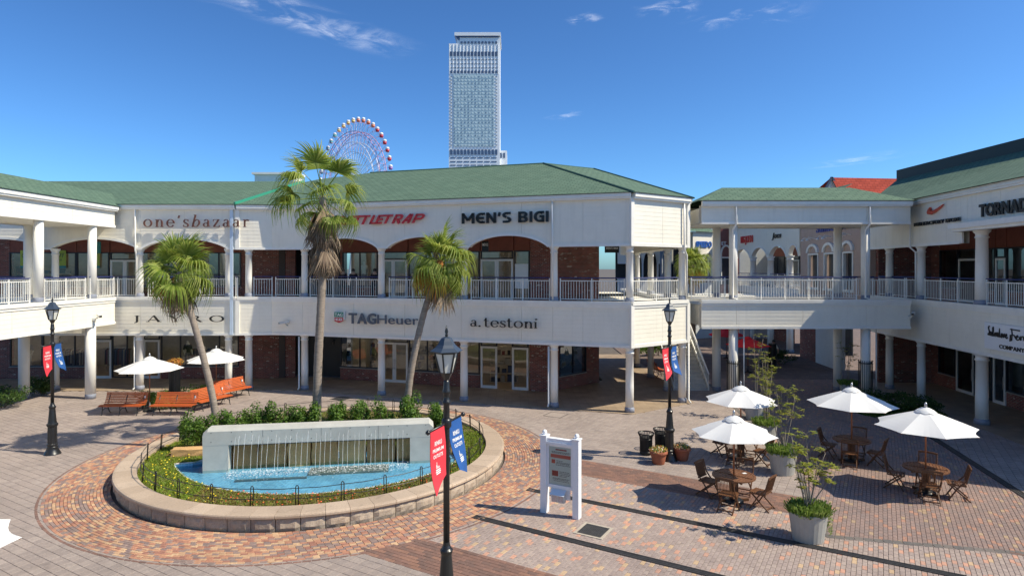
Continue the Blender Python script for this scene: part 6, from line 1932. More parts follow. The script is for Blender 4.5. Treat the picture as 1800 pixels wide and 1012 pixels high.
# ---- benches
BENCHW = mat('orange_bench_wood', (0.50, 0.105, 0.028), 0.45, var=0.18, vs_=4, stretch=(.3, 3, 3))
def make_bench():
    """length along x, sitter looks along -y"""
    o = thing('park_bench', '', 'bench')
    W_ = 1.86
    prof = [(-0.27, 0.40), (-0.20, 0.425), (-0.13, 0.428), (-0.06, 0.42), (0.01, 0.41), (0.08, 0.405), (0.145, 0.42)]
    for k, (y, z) in enumerate(prof):
        mb = MB(); mb.bx(-W_ / 2, W_ / 2, y - 0.03, y + 0.03, z - 0.014, z + 0.014); P0(mb, 'slat', BENCHW, o)
    for k in range(7):
        q = k / 6
        y = 0.185 + 0.16 * q + 0.035 * math.sin(q * PI); z = 0.485 + 0.40 * q
        mb = MB(); t = rad(68)
        d = Vector((0, math.cos(t), math.sin(t))); nrm = Vector((0, -math.sin(t), math.cos(t)))
        mb.obox(Vector((-W_ / 2, y, z)) - d * 0.027 - nrm * 0.012, (W_, 0, 0), d * 0.054, nrm * 0.024); P0(mb, 'slat', BENCHW, o)
    for x in (-W_ / 2 + 0.16, 0.0, W_ / 2 - 0.16):
        mb = MB()
        mb.tube([(x, -0.30, 0.0), (x, -0.26, 0.04), (x, -0.22, 0.22), (x, -0.24, 0.385)], 0.02, 6)
        mb.tube([(x, 0.34, 0.0), (x, 0.28, 0.05), (x, 0.18, 0.22), (x, 0.15, 0.40), (x, 0.22, 0.52), (x, 0.37, 0.88)], 0.02, 6)
        mb.tube([(x, -0.24, 0.385), (x, -0.05, 0.395), (x, 0.15, 0.40)], 0.02, 6)
        mb.tube([(x, -0.22, 0.2), (x, -0.05, 0.28), (x, 0.18, 0.2)], 0.014, 6)
        P0(mb, 'leg', BLACK_IRON, o, True)
    mb = MB(); mb.bx(W_ / 2 - 0.14, W_ / 2 - 0.08, 0.27, 0.275, 0.66, 0.76); P0(mb, 'plate', WHITE_SIGN, o)
    return o
bench0 = make_bench()
bspots = [((-17.25, 27.75), 0.0, 'red-brown slatted bench shaded by the parasol, at the end of the bench row'),
          ((-15.0, 27.75), 0.0, 'sunlit orange slatted bench facing the camera beside the parasol pole'),
          ((-13.95, 29.15), rad(68), 'orange slatted bench turned sideways, crossed by the leaning palm trunk'),
          ((-13.95, 31.3), rad(66), 'orange slatted bench turned sideways, nearest the shop columns')]
for i, ((x, y), rz, lb) in enumerate(bspots):
    o = bench0 if i == 0 else copy_tree(bench0)
    o.location = (x, y, ZT); o.rotation_euler = (0, 0, rz); tag(o, lb, 'bench', 'orange slatted benches')
# low hedge and black slatted plant column between the benches
for i, (x, y, rx, ry) in enumerate(((-17.0, 29.4, .7, .7), (-16.6, 30.5, .8, .6), (-15.4, 30.9, .9, .6), (-14.9, 30.0, .6, .6), (-16.1, 28.9, .75, .45), (-15.2, 29.0, .6, .5))):
    bush((x, y, 0.05), rx, ry, 0.72, 'clipped low hedge plant inside the bench group, %s clump' % ['westernmost', 'back left', 'back right', 'rightmost', 'front', 'front right'][i], 1300, None, 'hedge inside the bench group', 60 + i, 0.045)
o = thing('plant_column', 'tall black slatted column planter with orange foliage on top, between the benches', 'planter', (-16.15, 29.95, 0.05))
for k in range(20):
    a = 2 * PI * k / 20
    mb = MB(); mb.bar((0.24 * math.cos(a), 0.24 * math.sin(a), 0.03), (0.24 * math.cos(a), 0.24 * math.sin(a), 1.82), 0.05, 0.02, up=(math.cos(a), math.sin(a), 0)); P0(mb, 'slat', BLACK_IRON, o)
mb = MB(); mb.lathe([(0.2, 0), (0.2, 1.78)], 16); P0(mb, 'drum', BLACK_IRON, o)
for z in (0.1, 1.7):
    mb = MB(); mb.lathe([(0.26, z), (0.27, z + .02), (0.27, z + .06), (0.26, z + .08)], 24); P0(mb, 'band', BLACK_IRON, o)
ORL = leaf_mat('orange_foliage', [(0, (0.45, 0.12, 0.03)), (0.5, (0.50, 0.25, 0.04)), (1, (0.25, 0.20, 0.04))], 0.3)
mb = MB(); leaf_cluster(mb, (0, 0, 1.98), 0.4, 0.4, 0.22, 420, 0.06, random.Random(2)); P0(mb, 'foliage', ORL, o)

# ---- litter bins, pots
for i, (px, py, lb) in enumerate(((1135.6, 800.7, 'black slatted litter bin standing clear of the lamp post'), (1162, 793, 'black slatted litter bin partly behind the lamp post'))):
    c = gp(px, py)
    o = thing('litter_bin', lb, 'litter bin', (c.x, c.y, ZT), 0, 'black slatted litter bins')
    for k in range(28):
        a = 2 * PI * k / 28; ca, sa = math.cos(a), math.sin(a)
        mb = MB(); mb.tube([(0.20 * ca, 0.20 * sa, 0.03), (0.205 * ca, 0.205 * sa, 0.5), (0.215 * ca, 0.215 * sa, 0.62), (0.27 * ca, 0.27 * sa, 0.72)], 0.013, 5); P0(mb, 'bar', BLACK_IRON, o)
    mb = MB(); mb.lathe([(0.175, 0.02), (0.18, 0.6)], 20); P0(mb, 'liner', BLACK_IRON, o)
    for (r_, z) in ((0.21, 0.08), (0.21, 0.52), (0.278, 0.715)):
        mb = MB(); mb.lathe([(r_, z), (r_ + .008, z + .01), (r_ + .008, z + .035), (r_, z + .045)], 28, cap=False); P0(mb, 'ring', BLACK_IRON, o)
TERRA = mat('terracotta', (0.33, 0.10, 0.05), 0.75, var=0.22, vs_=5, bump=0.1)
FLW = leaf_mat('pot_flowers', [(0, (0.10, 0.19, 0.03)), (0.35, (0.16, 0.26, 0.04)), (0.5, (0.65, 0.22, 0.06)), (0.66, (0.78, 0.72, 0.60)), (0.8, (0.70, 0.45, 0.08)), (1, (0.12, 0.22, 0.03))], 0.25)
for i, (px, py, lb) in enumerate(((1157.5, 817, 'terracotta flower pot in front of the litter bins'), (1198.5, 810.5, 'terracotta flower pot on the other side of the lamp post'))):
    c = gp(px, py)
    o = thing('flower_pot', lb, 'flower pot', (c.x, c.y, ZT), i, 'terracotta flower pots')
    mb = MB(); mb.lathe([(0.19, 0), (0.2, 0.02), (0.262, 0.33), (0.262, 0.335), (0.295, 0.34), (0.30, 0.36), (0.30, 0.43), (0.27, 0.44), (0.255, 0.40)], 28); P0(mb, 'pot', TERRA, o, True)
    mb = MB(); mb.lathe([(0.0, 0.40), (0.26, 0.40)], 20); P0(mb, 'soil', SOIL, o)
    mb = MB(); leaf_cluster(mb, (0, 0, 0.45), 0.33, 0.33, 0.13, 700, 0.035, random.Random(i + 70), shell=0.3); P0(mb, 'flowers', FLW, o)

# ---- tree planters
PLANT = mat('galvanised_grey', (0.36, 0.35, 0.325), 0.6, var=0.12, vs_=3)
TREEL = leaf_mat('maple_leaves', [(0, (0.16, 0.22, 0.03)), (0.4, (0.26, 0.29, 0.04)), (0.75, (0.36, 0.33, 0.06)), (1, (0.20, 0.26, 0.035))], 0.4)
ROSE = leaf_mat('rosemary', [(0, (0.09, 0.16, 0.03)), (0.5, (0.16, 0.25, 0.045)), (1, (0.24, 0.31, 0.09))], 0.25)
STEM = mat('thin_stem', (0.24, 0.20, 0.16), 0.8, var=0.3)
def tree_planter(loc, rz, label, tips, seed, trail=True, hs=1.0):
    rng = random.Random(seed)
    o = thing('planter', label, 'planter', loc, rz, 'grey oval tree planters')
    mb = MB()
    n = 48; prof = [(0.36, 0), (0.37, 0.01), (0.455, 0.62), (0.47, 0.63), (0.475, 0.67), (0.46, 0.685), (0.43, 0.68), (0.42, 0.6)]
    for (r, z) in prof:
        for k in range(n):
            a = 2 * PI * k / n; fl = 1 - (0.012 if (k % 2 and 0.01 <= z <= 0.62) else 0)
            mb.v.append((r * fl * math.cos(a), r * fl * math.sin(a) * 0.86, z))
    for i in range(len(prof) - 1):
        for k in range(n):
            k2 = (k + 1) % n; mb.f.append((i * n + k, i * n + k2, (i + 1) * n + k2, (i + 1) * n + k)); mb.m.append(0)
    mb.f.append(tuple(reversed(range(n)))); mb.m.append(0)
    P0(mb, 'tub', PLANT, o)
    mb = MB(); mb.lathe([(0.0, 0.6), (0.43, 0.6)], 24, sy=0.86); P0(mb, 'soil', SOIL, o)
    # rosemary-like underplanting: many upright needles sprays
    mb = MB()
    for k in range(1500):
        a = rng.uniform(0, 2 * PI); q = math.sqrt(rng.random()) * 0.44
        x, y = q * math.cos(a), q * math.sin(a) * .86
        h_ = rng.uniform(0.08, 0.30) * (1 - 0.4 * q); lx, ly = x * 0.2 + rng.gauss(0, .05), y * 0.2 + rng.gauss(0, .05)
        b = rng.uniform(0, PI); wx, wy = math.cos(b) * .012, math.sin(b) * .012
        p = Vector((x, y, 0.6)); t_ = Vector((x + lx, y + ly, 0.62 + h_))
        mb.add([p + Vector((wx, wy, 0)), p - Vector((wx, wy, 0)), t_ - Vector((wx, wy, 0)) * 1.4, t_ + Vector((wx, wy, 0)) * 1.4], [(0, 1, 2, 3)])
    if trail:
        for k in range(260):
            a = rng.uniform(-0.75, 0.35); z = 0.66 - rng.random() ** 1.4 * 0.5; r_ = 0.47 + rng.uniform(0, .07)
            p = Vector((r_ * math.cos(a), r_ * math.sin(a) * .86, z)); s = Vector((rng.gauss(0, .03), rng.gauss(0, .03), rng.gauss(0, .03)))
            t_ = Vector((-math.sin(a), math.cos(a), 0)) * .014
            mb.add([p - t_, p + t_, p + s + t_, p + s - t_], [(0, 1, 2, 3)])
    P0(mb, 'underplanting', ROSE, o)
    # several thin stems forking into flat sprays of leaves
    st, lf = MB(), MB()
    for (tx, ty, tz) in tips:
        b = Vector((rng.uniform(-.07, .07), rng.uniform(-.05, .05), 0.6)); t = Vector((tx, ty, tz))
        mid = b.lerp(t, 0.5) + Vector((rng.uniform(-.16, .16), rng.uniform(-.16, .16), 0.1))
        pts = [b.lerp(mid, q).lerp(mid.lerp(t, q), q) for q in [i / 8 for i in range(9)]]
        st.tube(pts, [0.017 * (1 - 0.8 * i / 8) + .003 for i in range(9)], 6)
        for j in range(7):
            q = rng.uniform(0.5, 1.0); p = pts[min(8, int(q * 8.99))]
            a = rng.uniform(0, 2 * PI); L_ = rng.uniform(0.10, 0.30)
            e = p + Vector((math.cos(a) * L_, math.sin(a) * L_, rng.uniform(0, .16)))
            st.tube([p, p.lerp(e, .5) + Vector((0, 0, .03)), e], [0.006, 0.004, 0.002], 4)
            for w in range(4):
                c2 = e + Vector((rng.gauss(0, .06), rng.gauss(0, .06), rng.gauss(0, .025)))
                for v in range(8):
                    an = rng.uniform(0, 2 * PI); ln = rng.uniform(0.06, 0.11)
                    d = Vector((math.cos(an), math.sin(an), rng.uniform(-.35, .2))); s = Vector((-d.y, d.x, 0)) * 0.02
                    m_ = c2 + d * ln * .5
                    lf.add([c2, m_ + s, c2 + d * ln, m_ - s], [(0, 1, 2, 3)])
    P0(st, 'stems', STEM, o, True); P0(lf, 'crown', TREEL, o)
    return o
c = gp(1421, 951); tree_planter((c.x, c.y, ZT), 0.2, 'grey fluted oval planter nearest the camera with a thin sparse tree', [(-.5, .0, 2.15), (.08, .2, 2.45), (.5, .05, 2.0), (.62, -.1, 1.5), (-.15, .1, 1.85), (.3, .1, 1.65), (-.3, .2, 2.4)], 5)
c = gp(1376, 834); tree_planter((c.x, c.y, ZT), 0.5, 'grey oval planter beside the front table, thin tree with yellow-green leaves', [(-.35, .1, 2.1), (.2, .2, 2.45), (.7, .1, 2.35), (.35, -.1, 1.9), (-.05, .2, 2.6), (.5, .2, 2.55)], 6, False)
c = gp(1346, 778); tree_planter((c.x, c.y, ZT), 0.8, 'grey oval planter half hidden by parasols, thin bushy tree', [(.2, .2, 2.9), (-.5, .1, 2.6), (.5, .2, 2.4), (.05, -.2, 3.0), (.9, .1, 2.5), (-.35, -.1, 3.3), (.7, .2, 2.9), (.1, .3, 2.3)], 7, False)
c = gp(1327, 738); tree_planter((c.x, c.y, ZT), 0.3, 'grey oval planter farthest back, next to the footbridge post', [(.3, .1, 3.0), (.1, .2, 3.5), (-.1, -.1, 2.9), (.5, .1, 3.4)], 8, False)
c = gp(1492, 700); tree_planter((c.x, c.y, ZT), 0.3, 'shaded grey planter with dark leafy tree under the footbridge end', [(.2, .1, 2.4), (-.3, .2, 2.6), (.0, -.1, 2.9), (.4, .2, 2.5)], 9, False)

# ---- notice board
pA, pB = gp(957.5, 902), gp(1014, 913.5)
ang = math.atan2(pB.y - pA.y, pB.x - pA.x); wid = (pB - pA).length
NBd = thing('notice_board', 'white wooden notice board with red and white poster on the brick walkway', 'notice board', ((pA.x + pB.x) / 2, (pA.y + pB.y) / 2, ZT), ang)
WPAINT = mat('white_wood_paint', (0.80, 0.81, 0.84), 0.45, var=0.05)
hw = wid / 2
for s in (-1, 1):
    mb = MB(); mb.bx(s * hw - 0.085, s * hw + 0.085, -0.1, 0.1, 0, 2.02); p_ = P0(mb, 'post', WPAINT, NBd)
    mb = MB(); mb.bx(s * hw - 0.105, s * hw + 0.105, -0.12, 0.12, 2.02, 2.05); mb.lathe([(0.05, 2.05), (0.04, 2.07), (0.062, 2.1), (0.062, 2.13), (0.04, 2.165), (0.01, 2.18)], 14, c=(s * hw, 0, 0)); P0(mb, 'post_cap', WPAINT, p_)
mb = MB(); mb.bx(-hw + .085, hw - .085, -0.07, 0.07, 1.90, 1.99); mb.bx(-hw + .085, hw - .085, -0.10, 0.10, 1.84, 1.9); P0(mb, 'top_rail', WPAINT, NBd)
mb = MB()
x0, x1 = -hw + .085, hw - .085
mb.bx(x0, x1, -0.05, 0.05, 0.70, 0.78); mb.bx(x0, x0 + .06, -0.05, 0.05, .78, 1.84); mb.bx(x1 - .06, x1, -0.05, 0.05, .78, 1.84); mb.bx(x0 + .06, x1 - .06, -0.05, 0.05, 1.78, 1.84)
P0(mb, 'case', WPAINT, NBd)
mb = MB(); mb.bx(x0 + .06, x1 - .06, -0.012, 0.03, 0.78, 1.78); P0(mb, 'poster', mat('poster_pale', (0.72, 0.78, 0.73), 0.5), NBd)
PR = mat('poster_red', (0.66, 0.12, 0.08), 0.5); PD = mat('poster_dark_red', (0.40, 0.05, 0.04), 0.5); PK = mat('poster_text', (0.16, 0.17, 0.17), 0.6)
pw = x1 - x0 - .12
def pr(nm, m, a, b, z0, z1):
    mb = MB(); mb.bx(x0 + .06 + pw * a, x0 + .06 + pw * b, -0.016, -0.0125, z0, z1); P0(mb, nm, m, NBd)
pr('poster_title', PD, .28, .78, 1.68, 1.715); pr('poster_heading', PR, .06, .96, 1.48, 1.57); pr('poster_picture', PR, .1, .26, 1.33, 1.43); pr('poster_picture', PD, .12, .40, 1.00, 1.14)
rt = random.Random(6)
for (a, b, z) in [(.1, .95, 1.63), (.12, .9, 1.605), (.32, .6, 1.40), (.32, .92, 1.36), (.32, .9, 1.33), (.3, .95, 1.29), (.46, .9, 1.12), (.46, .95, 1.08), (.46, .92, 1.04), (.46, .8, 1.0), (.15, .9, .94), (.15, .85, .91), (.2, .9, .87)]:
    x = a
    while x < b:
        w = rt.uniform(.03, .09); pr('poster_text', PK, x, min(b, x + w), z, z + .014); x += w + .02
mb = MB(); mb.add([(x0 + .06, -.03, .78), (x1 - .06, -.03, .78), (x1 - .06, -.03, 1.78), (x0 + .06, -.03, 1.78)], [(0, 1, 2, 3)]); P0(mb, 'pane', glass_mat('case_glass', (.97, .98, .98), base=0.0), NBd)
mb = MB(); mb.bx(x0 + .1, x1 - .1, -0.02, 0.02, 0.42, 0.70); P0(mb, 'lower_panel', WPAINT, NBd)
lo = MB(); lo.obox((-0.22, -0.02, 0.66), (0.4, 0, 0), (0, -0.2, -0.1), (0, 0, 0.012)); P0(lo, 'leaflet_lid', WPAINT, NBd)
lo = MB(); lo.bx(-0.2, 0.16, -0.14, -0.02, 0.36, 0.56); P0(lo, 'leaflet_box', mat('clear_box', (0.6, 0.58, 0.55), 0.3), NBd)
for k in range(2):
    lo = MB(); lo.bx(-0.18 + k * .17, -0.04 + k * .17, -0.146, -0.141, 0.38, 0.57); P0(lo, 'leaflet', mat('leaflet', (0.62, 0.50, 0.47), 0.6, var=0.3, vs_=30), NBd)
lo = MB(); lo.bx(-0.2, 0.16, -0.15, -0.12, 0.57, 0.60); P0(lo, 'leaflet_strip', PD, NBd)

# ---- security cameras on the fascias
CAMW = mat('camera_casing', (0.6, 0.6, 0.58), 0.4)
def cctv(p, d, label, side_=(0, 0, 0)):
    o = thing('security_camera', label, 'camera', p)
    d = Vector(d).normalized()
    mb = MB(); mb.bar((0, 0, 0), d * 0.12 + Vector((0, 0, -.02)), .1, .1); P0(mb, 'wall_bracket', CAMW, o)
    mb = MB(); mb.tube([d * .1, d * .22 + Vector((0, 0, .06)), d * .3 + Vector((0, 0, .14))], .03, 8); P0(mb, 'arm', CAMW, o)
    e = Vector(side_) if Vector(side_).length else d
    mb = MB(); q = d * .32 + Vector((0, 0, .2)); mb.bar(q - e * .22, q + e * .26 + Vector((0, 0, -.06)), .13, .11); b_ = P0(mb, 'housing', CAMW, o)
    mb = MB(); q2 = q + e * .26 + Vector((0, 0, -.06)); mb.bar(q2, q2 + e * .03, .11, .09); P0(mb, 'lens', BLACK_IRON, b_)
    return o
cctv(S3.P(S3.u_px(508), 0.03, vz(S3, 0, .0, 572)), S3.n, 'white security camera on the lower fascia left of the tall palm', (-1, -.3, 0))
cctv((-20.77, 31.0, 4.0), (1, 0, 0), 'white security camera on the footbridge side above the arcade column', (0.6, -.5, 0))
cctv(SB.P(SB.u_px(1597), 0.04, vz(SB, 0, .04, 556)), (0, -1, 0), 'small dark security camera where footbridge meets the shaded wing', (-.5, -.6, 0))

# ================================================================== PEOPLE AND SHOP DISPLAYS
SKIN = mat('skin', (0.50, 0.30, 0.21), 0.6)
HAIRM = mat('black_hair', (0.012, 0.010, 0.010), 0.5)
def figure(name, label, cat, loc, rz, mats, pose='stand', hair=True, h=1.68, group=None):
    """one continuous skinned body; materials: skin, top, trousers, shoes by height and limb"""
    vv, ff, mi_, J = BODIES[pose]
    k = h / 1.70
    bm = bpy.data.meshes.new('body')
    bm.from_pydata([tuple(c * k for c in v) for v in vv], [], ff)
    for m in mats: bm.materials.append(m)
    bm.polygons.foreach_set('material_index', [min(i, len(mats) - 1) for i in mi_])
    bm.polygons.foreach_set('use_smooth', [True] * len(ff))
    o = thing(name, label, cat, loc, rz, group)
    link('body', bm, o, loc=(0, 0, 0))
    if hair:
        hd = Vector(J['hd']) * k; tp = Vector(J['ht']) * k; ax = (tp - hd).normalized()
        mb = MB(); cc = hd.lerp(tp, .55) - Vector((0, .02, 0)) * k
        n = 12; rings = 6
        for i in range(rings + 1):
            th = PI * .62 * i / rings
            for j in range(n):
                ph = 2 * PI * j / n
                mb.v.append(tuple(cc + Vector((.105 * math.sin(th) * math.cos(ph), .115 * math.sin(th) * math.sin(ph), .115 * math.cos(th))) * k))
        for i in range(rings):
            for j in range(n):
                j2 = (j + 1) % n; mb.f.append((i * n + j, i * n + j2, (i + 1) * n + j2, (i + 1) * n + j)); mb.m.append(0)
        P0(mb, 'hair', HAIRM, o, True)
    return o
CLB = mat('black_cloth', (0.012, 0.012, 0.014), 0.8); CLW = mat('white_cloth', (0.7, 0.7, 0.68), 0.8); CLBL = mat('pale_blue_cloth', (0.28, 0.38, 0.52), 0.8); JEAN = mat('blue_jeans', (0.16, 0.24, 0.36), 0.8); SHOE = mat('dark_shoe', (0.02, 0.02, 0.02), 0.5)
GREYC = mat('grey_cloth', (0.18, 0.18, 0.2), 0.8)
for i, (px, Y, lb, ps) in enumerate(((603, 34.4, 'person in black seen from behind at the upper shop window, beside the palm', 'stand'), (621, 34.3, 'person in black with folded arms in the middle of the upper window', 'fold'), (659, 33.6, 'person in black on the upper walkway next to the white column', 'stand'))):
    figure('person', lb, 'person', ((px - CX) / F * Y, Y, FL2 + .03), 0.15 * (i - 1), [SKIN, CLB, CLB, SHOE], ps, True, 1.7)
figure('person', 'person in white shirt and dark trousers walking in the shaded alley', 'person', (17.35, 41.5, 0.05), 0.4, [SKIN, CLW, CLB, SHOE], 'walk', True, 1.72)
figure('person', 'person in pale blue shirt and jeans bending under the red parasol', 'person', (16.85, 42.2, 0.05), 2.2, [SKIN, CLBL, JEAN, SHOE], 'bend', True, 1.68)
MANN = mat('mannequin_white', (0.6, 0.58, 0.55), 0.4)
for i, (px, Y, z, lb, ms_, ps) in enumerate(((640, 36.4, FL2 + .5, 'mannequin in white and grey behind the upper shop window', [MANN, CLW, GREYC, SHOE], 'stand'), (50, 38.2, 0.4, 'mannequin in grey behind the ground-floor window left of the lamp', [MANN, GREYC, CLW, MANN], 'stand'),
                                         (415, 37.7, 0.55, 'mannequin in white behind the ground-floor window by the brick corner', [MANN, CLW, CLW, MANN], 'stand'), (330, 37.9, 0.5, 'mannequin in dark clothes in the window behind the benches', [MANN, CLB, GREYC, MANN], 'stand'))):
    figure('mannequin', lb, 'mannequin', ((px - CX) / F * Y, Y, z), PI + .3 * i, ms_, ps, False, 1.7)
# clothes rails and shelves behind the glass
rs_ = random.Random(12)
GARM = piece_mat('garments', [(0, (0.03, 0.03, 0.035)), (0.25, (0.12, 0.10, 0.09)), (0.45, (0.30, 0.28, 0.25)), (0.6, (0.16, 0.05, 0.05)), (0.75, (0.06, 0.08, 0.14)), (0.9, (0.4, 0.36, 0.3))], dirt=0.1)
def clothes_rail(px, Y, z, w, label):
    x = (px - CX) / F * Y
    o = thing('clothes_rail', label, 'clothes rail', (x, Y, z), 0)
    for s in (-1, 1):
        mb = MB(); mb.tube([(s * w / 2, 0, 0), (s * w / 2, 0, 1.5)], .02, 6); P0(mb, 'upright', STEEL, o)
    mb = MB(); mb.tube([(-w / 2, 0, 1.5), (w / 2, 0, 1.5)], .02, 6); P0(mb, 'rail', STEEL, o)
    n = int(w / .09)
    for k in range(n):
        xx = -w / 2 + .08 + (w - .16) * k / (n - 1)
        mb = MB(); t = rs_.uniform(.018, .035); L_ = rs_.uniform(.75, 1.05)
        mb.add([(xx - t, -.22, 1.38), (xx + t, -.22, 1.38), (xx + t, .22, 1.38), (xx - t, .22, 1.38), (xx - t * 1.2, -.25, 1.4 - L_), (xx + t * 1.2, -.25, 1.4 - L_), (xx + t * 1.2, .25, 1.4 - L_), (xx - t * 1.2, .25, 1.4 - L_), (xx, 0, 1.47)], [(4, 5, 1, 0), (5, 6, 2, 1), (6, 7, 3, 2), (7, 4, 0, 3), (0, 1, 8), (1, 2, 8), (2, 3, 8), (3, 0, 8)])
        P0(mb, 'garment', GARM, o)
clothes_rail(120, 38.6, .08, 2.6, 'clothes rail full of dark garments behind the lamp post shop window')
clothes_rail(215, 39.0, .08, 2.0, 'clothes rail seen through the doorway behind the parasol')
clothes_rail(365, 39.0, .08, 2.4, 'clothes rail in the window behind the leaning palm')
def shelf(px, Y, z, w, h_, label, n=4, rz=0):
    x = (px - CX) / F * Y
    o = thing('display_shelf', label, 'shelf', (x, Y, z), rz)
    mb = MB(); mb.bx(-w / 2, -w / 2 + .03, -.18, .18, 0, h_); P0(mb, 'side_panel', INTERIOR, o)
    mb = MB(); mb.bx(w / 2 - .03, w / 2, -.18, .18, 0, h_); P0(mb, 'side_panel', INTERIOR, o)
    for k in range(n + 1):
        mb = MB(); zz = h_ * k / n; mb.bx(-w / 2 + .03, w / 2 - .03, -.18, .18, zz, zz + .025); sh_ = P0(mb, 'board', INTERIOR, o)
        if k == n: continue
        xx = -w / 2 + .1
        while xx < w / 2 - .2:
            bw = rs_.uniform(.1, .3); bh = rs_.uniform(.1, h_ / n * .75)
            mb = MB(); mb.bx(xx, xx + bw, -.14, .12, zz + .026, zz + .026 + bh); P0(mb, 'goods', GARM, sh_); xx += bw + rs_.uniform(.03, .15)
shelf(630, 38.6, .08, 2.2, 2.1, 'display shelves inside the watch shop window')
shelf(750, 37.2, .08, 2.2, 2.0, 'display shelves behind the window right of the watch shop door')
shelf(885, 35.6, .08, 1.6, 2.0, 'display shelves seen through the open shoe shop doors')
shelf(80, 39.2, FL2, 3.6, 1.9, 'display shelves upstairs behind the lime posters')
shelf(300, 39.2, FL2, 3.0, 1.9, 'display shelves upstairs behind the palm crown')
shelf(760, 37.0, FL2, 2.6, 1.9, 'display shelves upstairs behind the leaning palm crown')
# handbags in the angled window
BAG = mat('cream_bag', (0.55, 0.50, 0.42), 0.5); BAGO = mat('tan_bag', (0.35, 0.18, 0.06), 0.5)
for i, (px, py, Y, m, lb) in enumerate(((991, 643, 35.2, BAG, 'cream handbag standing low in the angled shop window'), (996, 624, 35.3, BAG, 'cream handbag hanging at mid height in the angled window'), (1011, 622, 36.4, BAG, 'pale handbag farther along the angled window'), (987, 610, 35.1, BAGO, 'tan handbag at the top of the angled window'), (1006, 642, 36.0, BAG, 'small pale handbag low in the angled window'))):
    p = dp(px, py, Y)
    o = thing('handbag', lb, 'handbag', p, .8, 'handbags in the window')
    mb = MB(); mb.prism([(-.17, -.05), (.17, -.05), (.17, .05), (-.17, .05)], 0, .02); mb.add([(-.17, -.05, .02), (.17, -.05, .02), (.17, .05, .02), (-.17, .05, .02), (-.13, -.02, .24), (.13, -.02, .24), (.13, .02, .24), (-.13, .02, .24)], [(0, 1, 5, 4), (1, 2, 6, 5), (2, 3, 7, 6), (3, 0, 4, 7), (4, 5, 6, 7)]); P0(mb, 'body', m, o)
    mb = MB(); mb.tube([(.09 * math.cos(a), 0, .24 + .17 * math.sin(a)) for a in [PI * k / 8 for k in range(9)]], .012, 5); P0(mb, 'handle', m, o)
    # short perch it stands on, fixed to the window back
# posters and blade signs
LIME = mat('lime_poster', (0.36, 0.46, 0.06), 0.6); TEALP = mat('teal_poster', (0.02, 0.22, 0.24), 0.6); DKTXT = mat('poster_ink', (0.06, 0.10, 0.05), 0.6)
for i, (xa, xb, lb) in enumerate(((38, 58, 'lime OFF poster upstairs, between the pair of thin columns'), (98, 118, 'lime OFF poster upstairs, clear of the columns'), (160, 177, 'lime OFF poster upstairs, mostly behind the white column'))):
    a, b = UX(W1, xa), UX(W1, xb); w0 = 0.09
    z1_ = vz(W1, a, w0, 440); zm_ = vz(W1, a, w0, 467); z0_ = vz(W1, a, w0, 471)
    o = thing('sale_poster', lb, 'poster', W1.P((a + b) / 2, w0, z0_), 0, 'lime sale posters')
    mb = MB(); W1.box(mb, a, b, w0, w0 + .012, zm_, z1_); mb.build('sheet', LIME, o)
    mb = MB(); W1.box(mb, a, b, w0, w0 + .012, z0_, zm_ - .003); mb.build('footer', TEALP, o)
    sign('', W1, a + (b - a) * .15, b - (b - a) * .15, w0 + .018, z1_ - .42, .24, text='OFF', m=DKTXT, bold=.02, depth=.006, shear=.2, parent=o)
    sign('', W1, a + (b - a) * .35, b - (b - a) * .35, w0 + .018, z1_ - .62, .11, text='!!!', m=DKTXT, bold=.02, depth=.006, shear=.2, parent=o)
a, b = UX(W1, 190.5), UX(W1, 207)
o = thing('hanging_sign', 'square teal sign hanging under the arch before the glass doors upstairs', 'sign', W1.P(a, 1.4, 7.3))
mb = MB(); W1.box(mb, a, b, 1.5, 1.56, 7.36, 8.0); mb.build('panel', mat('teal_sign', (0.02, 0.20, 0.21), .5), o)
mb = MB(); W1.box(mb, a + .1, a + .13, 1.51, 1.54, 8.0, 8.36); W1.box(mb, b - .13, b - .1, 1.51, 1.54, 8.0, 8.36); mb.build('hangers', BLACK_IRON, o)
for (px0, px1, py0, py1, txt, lb, Y) in ((847, 859, 424, 441, "MEN'S", "black hanging sign with white letters above the upper glass doors", 31.6), (1063, 1088, 432, 444, "MEN'S BIGI", "black hanging sign with white letters near the corner column upstairs", 33.2)):
    p0, p1 = dp(px0, py1, Y), dp(px1, py0, Y); p1b = dp(px1, py1, Y)
    s = Seg((p0.x, Y), (p1b.x, Y))
    o = thing('hanging_sign', lb, 'sign', p0)
    mb = MB(); s.box(mb, 0, s.L, -.03, .03, p0.z, p1.z); mb.build('panel', BLACK_L, o)
    mb = MB(); s.box(mb, s.L * .2, s.L * .2 + .02, -.01, .01, p1.z, 8.36); mb.build('hanger', BLACK_IRON, o)
    mb = MB(); s.box(mb, s.L * .8, s.L * .8 + .02, -.01, .01, p1.z, 8.36); mb.build('hanger', BLACK_IRON, o)
    sign('', s, s.L * .1, s.L * .9, .035, p0.z + (p1.z - p0.z) * .5, (p1.z - p0.z) * .28, text=txt, m=WHITE_SIGN, bold=.02, depth=.008, parent=o)
o = thing('window_poster', 'white poster in the glass right of the upper double doors', 'poster', W3.P(UX(W3, 906), 0.1, 5.3))
mb = MB(); W3.box(mb, UX(W3, 906), UX(W3, 929), .06, .075, 5.45, 6.75); mb.build('sheet', WHITE_SIGN, o)

